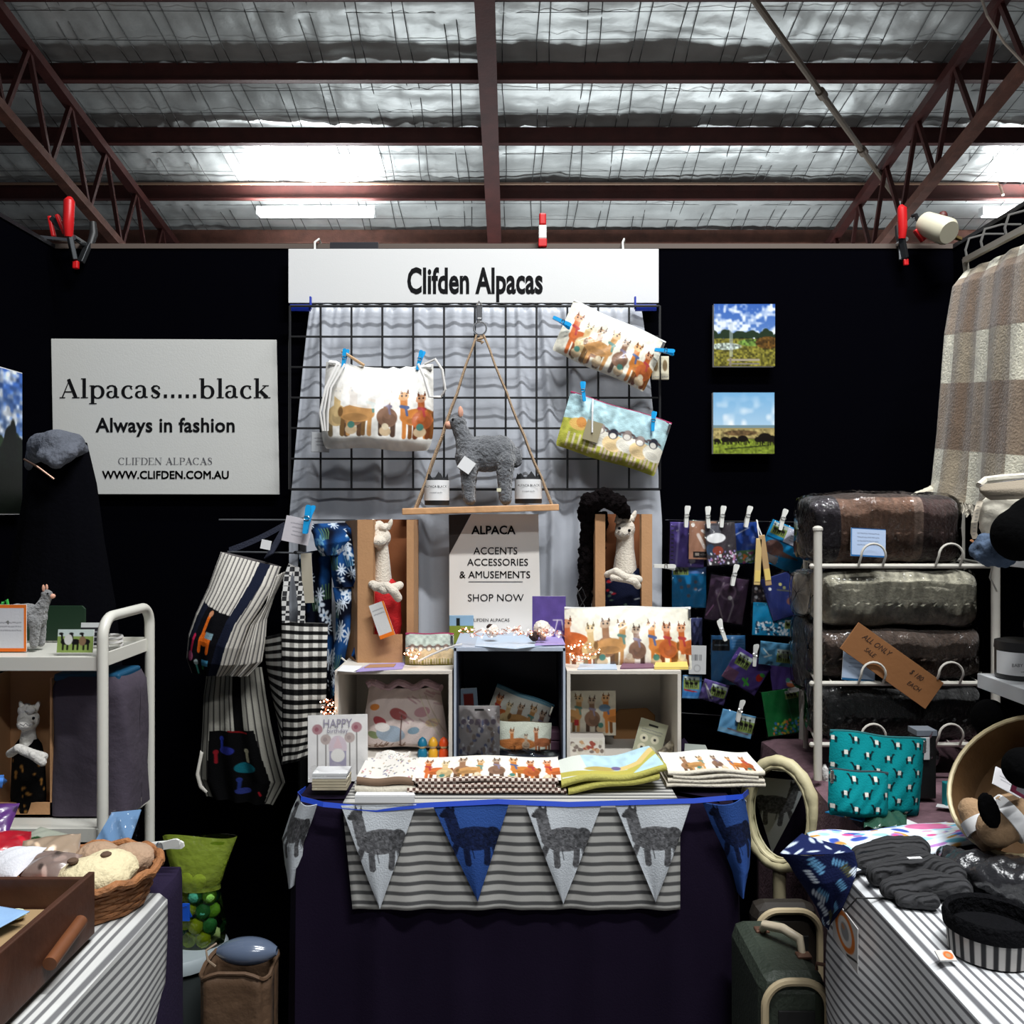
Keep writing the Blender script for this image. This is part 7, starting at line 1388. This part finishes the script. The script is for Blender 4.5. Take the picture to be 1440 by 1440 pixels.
o = soft('felt_hat', [(P(1432,752,1.30), (.038,.04,.040)), (P(1450,740,1.30), (.034,.04,.045)), (P(1420,768,1.31), (.018,.02,.018))], [], blackfelt, vox=.005, smooth=5); props(o, 'black felt hat in front of the cream canvas purse', 'hat')
o = soft('felt_hat', [(P(1392,1010,1.46), (.030,.03,.032)), (P(1400,1030,1.46), (.028,.03,.028))], [], blackfelt, vox=.005, smooth=5); props(o, 'black felt bundle hanging below the lower ledge', 'hat')
props(MB().tube([P(1398,786,1.50), P(1396,795,1.50), P(1392,812,1.50), P(1402,832,1.50)], .0016, 5).build('wire_end', rackm), 'bent thin wire below the slate blue yarn bundle', 'wire')
# ================================================================ right table
RX0 = .515
t = thing('side_table', 'table under the striped cloth along the right partition', 'table', (.79, .80, 0))
MB().box((.79, .80, .735), (.52, 1.14, .024)).build('tabletop', MATS['white_laminate'], t, world=True)
for x in (.57, 1.03):
    for y in (.28, 1.33): MB().cyl((x, y, 0), (x, y, .724), .014, n=10).build('leg', legm, t, world=True)
mauvecl = mat('mauve_speckled_cloth', C8(112,84,92), .9, 0, .3, 160, var=.25, vscale=60)
props(skirt(.526, 1.065, .22, 1.385, TZ, .04, 5, .004).build('tablecloth', purple2, smooth=True), 'purple cloth hanging to the floor from the right side table', 'tablecloth')
def mcl(u, v):
    s = v*1.12; y = 1.395+.74*u
    if s < .47: return (1.078-s, y, TZ+.0045+.001*math.sin(u*9+v*7))
    d = s-.47; return (.608-.004-.012*min(1, d*9)-.004*math.sin(u*20), y, TZ+.002-d)
props(MB().grid(mcl, 40, 40).build('mauve_cloth', mauvecl, smooth=True, solid=.001), 'dusty mauve cloth over the far half of the right side table', 'cloth')
tick3 = stripemat('ticking_stripe_drape', (.70,.71,.72), (.13,.13,.14), 1, .0130, .34)
def rcl(u, v):
    y = .26+(1.365-.26)*u; s = v*.98
    if s < .32: return (RX0-.004+.32-s, y, TZ+.0090+.001*math.sin(u*20+v*9))
    d = s-.32; f = .014*math.sin(u*13+2.2*math.sin(d*4)+d*2)*min(1, d*4)
    return (RX0-.012-f-.012*min(1, d*9), y+.02*d, TZ+.0075-d)
o = MB().grid(rcl, 90, 90, lambda u, v: (u, v*.98+.010*math.sin(u*9+v*4)*max(0, v-.33)*4)).build('striped_cloth', tick3, smooth=True, solid=.0012)
props(o, 'white cloth with thin grey stripes falling over the edge of the right side table', 'cloth')
t = thing('side_table', 'far table under the mauve cloth carrying the blanket rack', 'table', (.85, 1.76, 0))
MB().box((.845, 1.765, .735), (.46, .72, .024)).build('tabletop', MATS['white_laminate'], t, world=True)
for x in (.66, 1.03):
    for y in (1.45, 2.08): MB().cyl((x, y, 0), (x, y, .724), .014, n=10).build('leg', legm, t, world=True)
zt3 = TZ+.0115
# teal pouches
def alp_pattern(w_, h_, seed=1, k=15):
    cv = CV(w_, h_, (.02,.50,.52)); row = 0; y = k*.9
    while y < h_+k:
        x = (row % 2)*k*.9+4
        while x < w_+k:
            f = 1 if row % 2 else -1; d_ = (.03,.10,.12); cv.ell(x, y-k*.35, k*.34, k*.16, d_)
            for q_ in (-.26, -.16, .16, .26): cv.line([(x+q_*k, y-k*.3), (x+q_*k, y)], k*.09, d_)
            cv.line([(x+f*k*.28, y-k*.4), (x+f*k*.42, y-k*.66)], k*.13, d_); cv.ell(x+f*k*.46, y-k*.68, k*.1, k*.06, d_); cv.rect(x-k*.13, y-k*.54, x+k*.14, y-k*.2, (.86,.86,.82)); x += k*1.75
        y += k*1.12; row += 1
    return cv
t = pouch('zip_pouch', 'large teal zip pouch with black and white alpaca print on the right table', 'pouch', 1231, 1089, 128, 108, 1.60, 6, .06, alp_pattern(136, 112, 1, 17), print_cloth, mat('teal_zip_tape', C8(16,96,100), .6), rx=-6, taper=-.06)
t = pouch('zip_pouch', 'small teal zip pouch with alpaca print leaning on the larger teal pouch', 'pouch', 1207, 1117, 84, 62, 1.545, 4, .04, alp_pattern(90, 64, 2, 18), print_cloth, mat('black_zip_tape', (.02,.04,.05), .6), rx=-10, round_=.2, zipside=-1)
sheet('bright blue card lying in front of the teal pouches', [(1160,1143),(1212,1156),(1230,1147),(1180,1138)], zt3, mat('bright_blue_card', C8(40,150,210), .5), th=.002)
props(soft('trinket', [(PZ(1192,1146,zt3+.006), (.008,.007,.006)), (PZ(1201,1147,zt3+.005), (.006,.006,.005))], [], chrome, vox=.0015, disp=.003, dscale=.004), 'crumpled silver trinket on the bright blue card', 'trinket')
props(MB().grid(lambda u, v: (lambda p: (p.x, p.y, zt3+.002+.012*math.sin(PI*u)*math.sin(PI*v)+.003*math.sin(u*17+v*9)))(PZ(1215+60*u, 1166-24*v, zt3)), 16, 12).build('green_packet', mat('dark_green_film', C8(50,84,68), .2, 0, .5, 40), smooth='all', solid=.001), 'dark green glossy packet lying before the large teal pouch', 'packet')
sheet('white leaflet lying right of the dark green packet', [(1246,1150),(1276,1153),(1308,1166),(1282,1162)], zt3+.001, paperw)
sheet('white card on the mauve cloth below the lowest blanket', [(1316,1135),(1340,1138),(1342,1134),(1318,1131)], zt3, paperw)
t = thing('bottle_box', 'tall black box with a silver band standing right of the large teal pouch', 'box', (P(1304, 0, 1.66).x, 1.68, zt3)); MB().box((0, 0, .062), (.036, .036, .124)).build('carton', mat('black_carton', (.006,.006,.006), .5), t, bevel=.002); MB().box((0, 0, .123), (.038, .038, .010)).build('band', mat('silver_band', C8(150,160,172), .35, .5), t)
t = thing('film_packet', 'black item in clear film with a white label above the teal pouch', 'packet', P(1287, 1052, 1.66)); cv = CV(30, 36, (.82,.82,.82)); [cv.text(6, 24, y, seed=y) for y in (12, 17, 22)]
surf('label', cv, lambda U, V: ((U-.5)*.030+.010, -.004+0*U, (.5-V)*.042), print_paper, t, solid=.001); MB().grid(lambda u, v: ((u-.62)*.085, .003*math.sin(u*12+v*7), (.5-v)*.05+.012*(u-.5)), 16, 12).build('film', film, t, smooth='all')
MB().box((-.02, .006, .0), (.06, .006, .03)).build('contents', blackfelt, t, bevel=.002)
props(MB().box(PZ(1343,1137,zt3)+Vector((0, .02, .02)), (.022, .016, .044)).build('teal_box', mat('teal_card', C8(20,140,146), .6), bevel=.002), 'little teal box standing beyond the round wooden box', 'box')
props(soft('wrapped_item', [(PZ(1345,1122,zt3)+Vector((0, .14, .04)), (.035,.03,.030)), (PZ(1330,1122,zt3)+Vector((0, .14, .03)), (.030,.03,.028))], [], mat('black_gloss_film', (.02,.02,.022), .15, 0, .8, 30), vox=.004), 'dark film-wrapped bundle under the lowest rack level', 'packet')
props(soft('wool_tuft', [(P(1160,1088,1.80), (.008,.012,.020)), (P(1163,1100,1.80), (.009,.012,.022))], [], mat('white_tuft', C8(210,208,204), .9, 0, .8, 90), vox=.003, disp=.006, dscale=.01), 'white crumpled bundle peeping out behind the rack upright by the teal pouch', 'bundle')
cv = CV(32, 60, (.16,.36,.74)); cv.ell(24, 26, 8, 20, (.85,.88,.95), .4); cv.ell(12, 50, 8, 6, (.8,.84,.9)); cv.rect(0, 0, 1.5, 60, (.7,.72,.74))
card('photo_card', 'blue sky photo card standing behind the round wooden box', 'card', 1398, 1064, 30, 60, 1.50, -3, cv, rz=20)
# round wooden hat box with banded socks
oak = mat('bentwood', C8(92,66,38), .5, 0, .2, 40, var=.3, vscale=10); kb = mat('brown_wool_sock', C8(158,128,96), .9, 0, .3, 200, var=.1, vscale=20)
cb = Vector((.785, 1.33, zt3+.112)); Rb = Matrix.Rotation(math.radians(-48), 3, 'Y') @ Matrix.Rotation(math.radians(20), 3, 'X')
t = thing('round_box', 'round bentwood box tipped open to show banded socks, right table', 'box', cb, Rb.to_euler())
rr = .112; MB().lathe([(rr, -.035), (rr+.004, -.035), (rr+.004, .035), (rr, .035), (rr, -.030)], n=48).build('rim', oak, t, smooth=True); MB().lathe([(.001, -.036), (rr, -.036), (rr, -.032), (.001, -.032)], n=48).build('base', oak, t, smooth=True)
MB().tube([(rr*1.02*math.cos(2*PI*i/40), rr*1.02*math.sin(2*PI*i/40), .036) for i in range(40)], .0035, 6, closed=True).build('rim_edge', mat('pale_edge_wood', C8(206,190,150), .5), t, smooth=True)
def sock(label, a, b, r_, m, mb_):
    t = thing('rolled_sock', label, 'socks', (Vector(a)+Vector(b))/2); a, b = Vector(a), Vector(b)
    soft('sock', [], [([a, a.lerp(b, .5)+Vector((0, 0, .004)), b], [r_*.9, r_*1.05, r_*.9])], m, t, vox=.004, disp=.002, dscale=.01, world=True)
    MB().cyl(a.lerp(b, .28), a.lerp(b, .68), r_*1.12, n=24).build('paper_band', paperw, t, smooth=True, world=True); return t
Ys = 1.27
sock('brown sock roll with a wide white paper band in the round box', P(1440,1138,Ys), P(1400,1166,Ys), .030, kb, 0)
sock('tan sock roll with a white band at the left of the round box', P(1366,1140,Ys+.06), P(1392,1182,Ys+.03), .022, kb, 0)
o = soft('felt_piece', [(P(1391,1140,Ys-.026), (.015,.006,.028), Matrix.Rotation(-.35, 3, 'Y'))], [], blackfelt, vox=.003, smooth=2); props(o, 'black felt piece resting between the two banded sock rolls', 'felt')
cv = CV(40, 30, (.86,.85,.86)); cv.text(8, 30, 12); cv.text(10, 28, 17, seed=3)
card('paper_card', 'white folded card on top of the round bentwood box', 'card', 1418, 1100, 44, 26, 1.25, 28, cv, rx=-25)
cv = CV(30, 24, (.82,.34,.48)); cv.rect(8, 3, 30, 18, (.88,.86,.88))
card('paper_card', 'pink-edged card at the right edge over the sock rolls', 'card', 1436, 1110, 28, 20, 1.22, 30, cv, rx=-20)
o = soft('felt_hat', [(P(1440,1080,1.20), (.028,.03,.028))], [], blackfelt, vox=.004, smooth=4); props(o, 'black felt item in the mouth of the round box at the picture edge', 'hat')
# floral oven pouches on the near corner
cv = CV(150, 70, (.88,.92,.96)); r = random.Random(31)
for i in range(110): cv.ell(r.uniform(0, 150), r.uniform(0, 70), r.uniform(3, 9), r.uniform(2, 5), r.choice([(.86,.35,.58), (.25,.35,.70), (.65,.85,.92), (.80,.60,.30), (.92,.95,.97), (.92,.95,.97), (.70,.50,.75), (.45,.75,.85)]), r.uniform(-.5, .5))
cv.ell(118, 14, 18, 9, (.88,.48,.66)); cv.noise(.05, 5, 1)
def q2(px, py, dz=0): p = PZ(px, py, zt3+dz); return (px, py, p.y)
t = thing('floral_pouch', 'white pink and blue floral fabric pouch lying at the corner of the right table', 'pouch', PZ(1230, 1200, zt3))
cr = [[(1135,1168),(1200,1166),(1262,1163),(1330,1150)], [(1140,1180),(1215,1184),(1290,1184),(1385,1160)], [(1192,1222),(1245,1212),(1300,1200),(1380,1180)]]
def fp(U, V):
    g = np.array([[list(PZ(x, y, zt3+.014)) for x, y in row] for row in cr]); s3 = np.linspace(0, 1, 3); s4 = np.linspace(0, 1, 4); out = []
    for i in range(3):
        rows = [np.interp(U, s4, g[k, :, i]) for k in range(3)]; v = V*2; out.append(np.where(v < 1, rows[0]+(rows[1]-rows[0])*v, rows[1]+(rows[2]-rows[1])*(v-1)))
    return out[0], out[1], out[2]-.006+.014*np.sqrt(np.clip(np.sin(PI*U)*np.sin(PI*V), 0, 1))+.003*np.sin(U*11+V*5)
surf('printed_panel', cv, fp, print_cloth, t, solid=.004, world=True)
MB().tube([list(fp(np.array([u]), np.array([v]))[i][0] for i in range(3)) for u, v in [(0, 0), (0, .3), (.0, .6), (.02, 1), (.3, 1), (.5, 1)]], .0022, 6).build('piping', mat('black_piping', (.02,.02,.03), .7), t, world=True)
cv = CV(90, 110, (.07,.10,.24)); r = random.Random(17)
for i in range(16):
    x, y, a, k = r.uniform(0, 90), r.uniform(0, 110), r.uniform(.5, 1.3), r.uniform(7, 11); c = r.choice([(.82,.86,.90), (.82,.86,.90), (.62,.50,.34), (.40,.62,.78), (.30,.30,.20)])
    for j in range(5): cv.ell(x+j*4*math.cos(a), y+j*4*math.sin(a), k*.8, 1.7, c, a+1.57)
t = thing('floral_bag', 'navy leaf-print bag hanging over the far corner of the right table', 'bag', P(1150, 1290, 1.48))
drape(t, 'front_panel', [(1097,1200,1.37),(1110,1215,1.36),(1122,1235,1.35),(1136,1255,1.35),(1150,1278,1.35),(1158,1300,1.35)], [(1200,1196,1.285),(1204,1215,1.28),(1200,1232,1.275),(1192,1250,1.275),(1182,1272,1.28),(1162,1302,1.33)], cv, print_cloth, .02, (1.6, .006))
cv2 = CV(70, 26, (.10,.14,.32)); [cv2.ell(r.uniform(0, 70), r.uniform(0, 26), 6, 2, (.8,.85,.9), r.uniform(0, 3)) for i in range(9)]
drape(t, 'top_fold', [(1128,1172,1.44),(1112,1186,1.41),(1097,1200,1.37)], [(1186,1188,1.34),(1194,1192,1.32),(1200,1198,1.285)], cv2, print_cloth, .015)
# grey knitted mittens, furry bundle, striped bucket
knit = mat('charcoal_rib_knit', C8(52,52,54), .95, 0, 0, 100, var=.15, vscale=30); nt = knit.node_tree; wv = nt.nodes.new('ShaderNodeTexWave'); wv.inputs['Scale'].default_value = 55; wv.bands_direction = 'Y'; wv.inputs['Distortion'].default_value = 1.5
bp = nt.nodes.new('ShaderNodeBump'); bp.inputs['Strength'].default_value = .9; bp.inputs['Distance'].default_value = .004; tc = nt.nodes.new('ShaderNodeTexCoord'); nt.links.new(tc.outputs['Object'], wv.inputs[0]); nt.links.new(wv.outputs['Fac'], bp.inputs['Height']); nt.links.new(bp.outputs['Normal'], nt.nodes['Principled BSDF'].inputs['Normal'])
def zp(x, y, dz): p = PZ(x, y, zt3); p.z = zt3+dz; return p
o = soft('knitted_mitten', [], [([zp(1208,1215,.014), zp(1250,1212,.020), zp(1290,1212,.020)], [.014,.020,.020]), ([zp(1212,1228,.014), zp(1250,1228,.018), zp(1288,1224,.018)], [.014,.018,.018])], knit, vox=.004, disp=.003, dscale=.01, smooth=3); props(o, 'charcoal ribbed knitted mitten lying farther back beside the floral pouch', 'mittens')
o = soft('knitted_mitten', [], [([zp(1232,1246,.016), zp(1290,1240,.024), zp(1340,1252,.022)], [.016,.024,.020]), ([zp(1250,1264,.014), zp(1300,1262,.020), zp(1352,1268,.018)], [.014,.020,.016]), ([zp(1268,1276,.010), zp(1310,1280,.012)], [.010,.012])], knit, vox=.004, disp=.003, dscale=.01, smooth=3); props(o, 'charcoal cable knitted mitten in front with a string tag', 'mittens')
MB().box(zp(1286,1252,.046), (.020, .006, .001), Matrix.Rotation(.1, 3, 'Z')).build('x', paperw).name = 'mitten_label'; props(bpy.data.objects['mitten_label'], 'tiny white sewn label on the front charcoal mitten', 'label')
bfilm = mat('black_crinkled_film', (.025,.025,.028), .22, 0, 1, 24, coat=.4)
o = soft('film_bundle', [(zp(1420,1262,.030), (.055,.035,.028)), (zp(1372,1246,.026), (.045,.03,.024)), (zp(1458,1270,.03), (.055,.035,.028))], [([zp(1332,1220,.018), zp(1380,1252,.022), zp(1440,1275,.02)], [.016,.02,.02])], bfilm, vox=.0045, disp=.014, dscale=.022, smooth=1); props(o, 'black crinkled film-wrapped bundle beyond the striped bucket', 'packet')
t = thing('fabric_bucket', 'striped fabric bucket with a black fleece cuff on the right table', 'basket', (P(1397, 0, 1.08).x, 1.085, zt3)); rb, hb = .051, .036
bstr = stripemat('bucket_stripe', (.46,.44,.42), (.012,.012,.014), 0, .0135, .45)
MB().grid(lambda u, v: (rb*(.94+.06*v)*math.cos(2*PI*u), rb*(.94+.06*v)*math.sin(2*PI*u), hb*v), 64, 6, lambda u, v: (u*.324, v*.07)).build('wall', bstr, t, smooth=True)
MB().lathe([(.001, .002), (rb*.92, .002), (rb*.92, 0)], n=32).build('base', blackfelt, t); MB().lathe([(rb*.98, hb-.008), (rb*1.05, hb-.006), (rb*1.08, hb+.006), (rb*1.02, hb+.014), (rb*.93, hb+.010), (rb*.90, .004)], n=48).build('cuff', mat('black_fleece', (.006,.006,.007), 1, 0, .8, 120, spec=.05), t, smooth=True)
cv = CV(22, 16, (.80,.78,.76)); cv.ell(14, 8, 6, 6, (.85,.42,.18)); cv.ell(14, 8, 3, 3, (.7,.55,.4))
card('swing_tag', 'white tag with an orange ring lying left of the striped bucket', 'tag', 0, 0, 24, 18, 1.05, 0, cv, pos=Vector((P(1330, 0, 1.06).x, 1.06, zt3+.008)), rx=-70)
cv = CV(44, 66, (.78,.77,.76)); cv.ell(22, 30, 17, 27, (.82,.45,.16)); cv.ell(22, 30, 12, 20, (.82,.80,.78)); cv.ell(22, 30, 7, 12, (.55,.55,.55)); cv.ell(19, 26, 3, 4, (.7,.5,.35)); cv.line([(26,60),(42,50)], 2.6, (.04,.04,.04))
t = thing('swing_tag', 'round orange-ringed swing tag on a black string hanging over the striped cloth', 'tag', (0, 0, 0)); Yt = 1.25; X0_ = RX0-.040
surf('tag_face', cv, lambda U, V: (X0_-.004*U, 1.315-.105*U, P(0, 1283, 1.26).z-.062*V), print_paper, t, solid=.001)
MB().tube([(X0_-.001, 1.27, P(0, 1283, 1.26).z-.002), (X0_-.002, 1.26, .735), (X0_+.010, 1.25, .757), (.545, 1.22, zt3+.006), (.60, 1.20, zt3+.03)], .0012, 6).build('string', blackwire, t)
o = MB().grid(lambda u, v: (.60+.10*u, .74+.16*v, zt3+.004+.014*math.sin(PI*u)**.6*math.sin(PI*v)**.6+.003*math.sin(u*19+v*13)), 30, 30).build('film_packet', mat('slate_film', C8(66,72,82), .15, 0, 1, 30, coat=.6), smooth='all', solid=.001); props(o, 'slate grey glossy film packet at the near corner of the right table', 'packet')
# ================================================================ floor behind: mirror, suitcases
t = thing('oval_mirror', 'cream oval framed mirror on a turned stand between the tables', 'mirror', (P(1096, 0, 1.80).x, 1.80, 0)); MY = 1.80; crm = mat('aged_cream_paint', C8(206,196,156), .55, 0, .3, 25, var=.12, vscale=12)
mc = P(1096, 1144, MY); Rm = Matrix.Rotation(math.radians(-44), 3, 'Z') @ Matrix.Rotation(math.radians(-4), 3, 'X'); ra, rbb = L(52, 1.80), L(72, 1.80)
vs = [mc+Rm @ Vector((ra*.9*math.cos(2*PI*i/40), .004, rbb*.92*math.sin(2*PI*i/40))) for i in range(40)]
MB().add(vs, [tuple(range(40))]).build('glass', mat('mirror_glass', (.85,.87,.86), .02, 1), t, world=True, solid=.002)
MB().tube([mc+Rm @ Vector((ra*math.cos(2*PI*i/48), 0, rbb*math.sin(2*PI*i/48))) for i in range(48)], [.0125+.0012*math.sin(i*2.1) for i in range(48)], 10, closed=True).build('frame', crm, t, smooth=True, world=True)
MB().tube([mc+Rm @ Vector((ra*.87*math.cos(2*PI*i/48), -.006, rbb*.90*math.sin(2*PI*i/48))) for i in range(48)], .0045, 8, closed=True).build('inner_bead', crm, t, smooth=True, world=True)
MB().lathe([(.07, 0), (.07, .02), (.03, .035), (.014, .07), (.018, .16), (.012, .2), (.020, .28), (.013, .36), (.013, mc.z-rbb)], n=20).build('stand', mat('dark_cream_paint', C8(150,140,112), .6), t, smooth=True)
sg = mat('olive_leatherette', C8(50,58,48), .55, 0, .3, 150, var=.12, vscale=10); tr = mat('cream_case_trim', C8(190,172,138), .5); brs = mat('tarnished_brass', C8(130,96,80), .4, .6)
def suitcase(label, px0, px1, zt_, y0, y1, mbody, details=True):
    x0, x1 = P(px0, 0, y0).x, px1; t = thing('suitcase', label, 'suitcase', ((x0+x1)/2, (y0+y1)/2, 0)); w_, d_ = x1-x0, y1-y0
    MB().box((0, 0, zt_/2), (w_, d_, zt_-.002)).build('shell', mbody, t, bevel=.025)
    for y in (-d_/2-.001,):
        i_ = .0; pts = [(-w_/2+.004, y, .02)]+[(-w_/2+.004+.04*(1-math.cos(a)), y, zt_-.046+.04*math.sin(a)) for a in [PI/2*k/8 for k in range(9)]]+[(w_/2-.044+.04*math.sin(a), y, zt_-.006-.04*(1-math.cos(a))) for a in [PI/2*k/8 for k in range(9)]]+[(w_/2-.004, y, .02)]
        MB().tube(pts, .0065, 8).build('trim', tr, t, smooth=True)
    MB().box((0, -d_/2-.001, zt_*.48), (w_-.05, .004, zt_-.08)).build('side_face', mat('black_case_side', (.012,.012,.012), .5), t, bevel=.001)
    if details:
        MB().tube([(-.01, .05, zt_-.002), (-.01, .03, zt_+.018), (.012, -.0, zt_+.026), (.034, -.02, zt_+.018), (.034, -.035, zt_-.002)], [.006,.008,.008,.008,.006], 10).build('handle', mat('ivory_handle', C8(206,192,166), .4), t, smooth=True)
        for x, y in ((-.01, .05), (.034, -.04)): MB().box((x, y, zt_), (.024, .020, .006)).build('handle_plate', brs, t, bevel=.002)
        MB().tube([(.04, -.085, zt_), (.04, -.085, zt_+.010), (.065, -.095, zt_+.010), (.065, -.095, zt_)], .003, 6).build('catch', brs, t)
    return t
zs = 1.30-(1375-720)/F*1.40
suitcase('olive green suitcase with cream trim and ivory handle between the tables', 1072, .502, zs, 1.40, 1.62, sg)
suitcase('dark suitcase standing behind the olive green one', 720+.447*F/1.635, .57, 1.30-(1268-720)/F*1.66, 1.635, 1.70, mat('dark_brown_case', C8(40,34,28), .6), False)
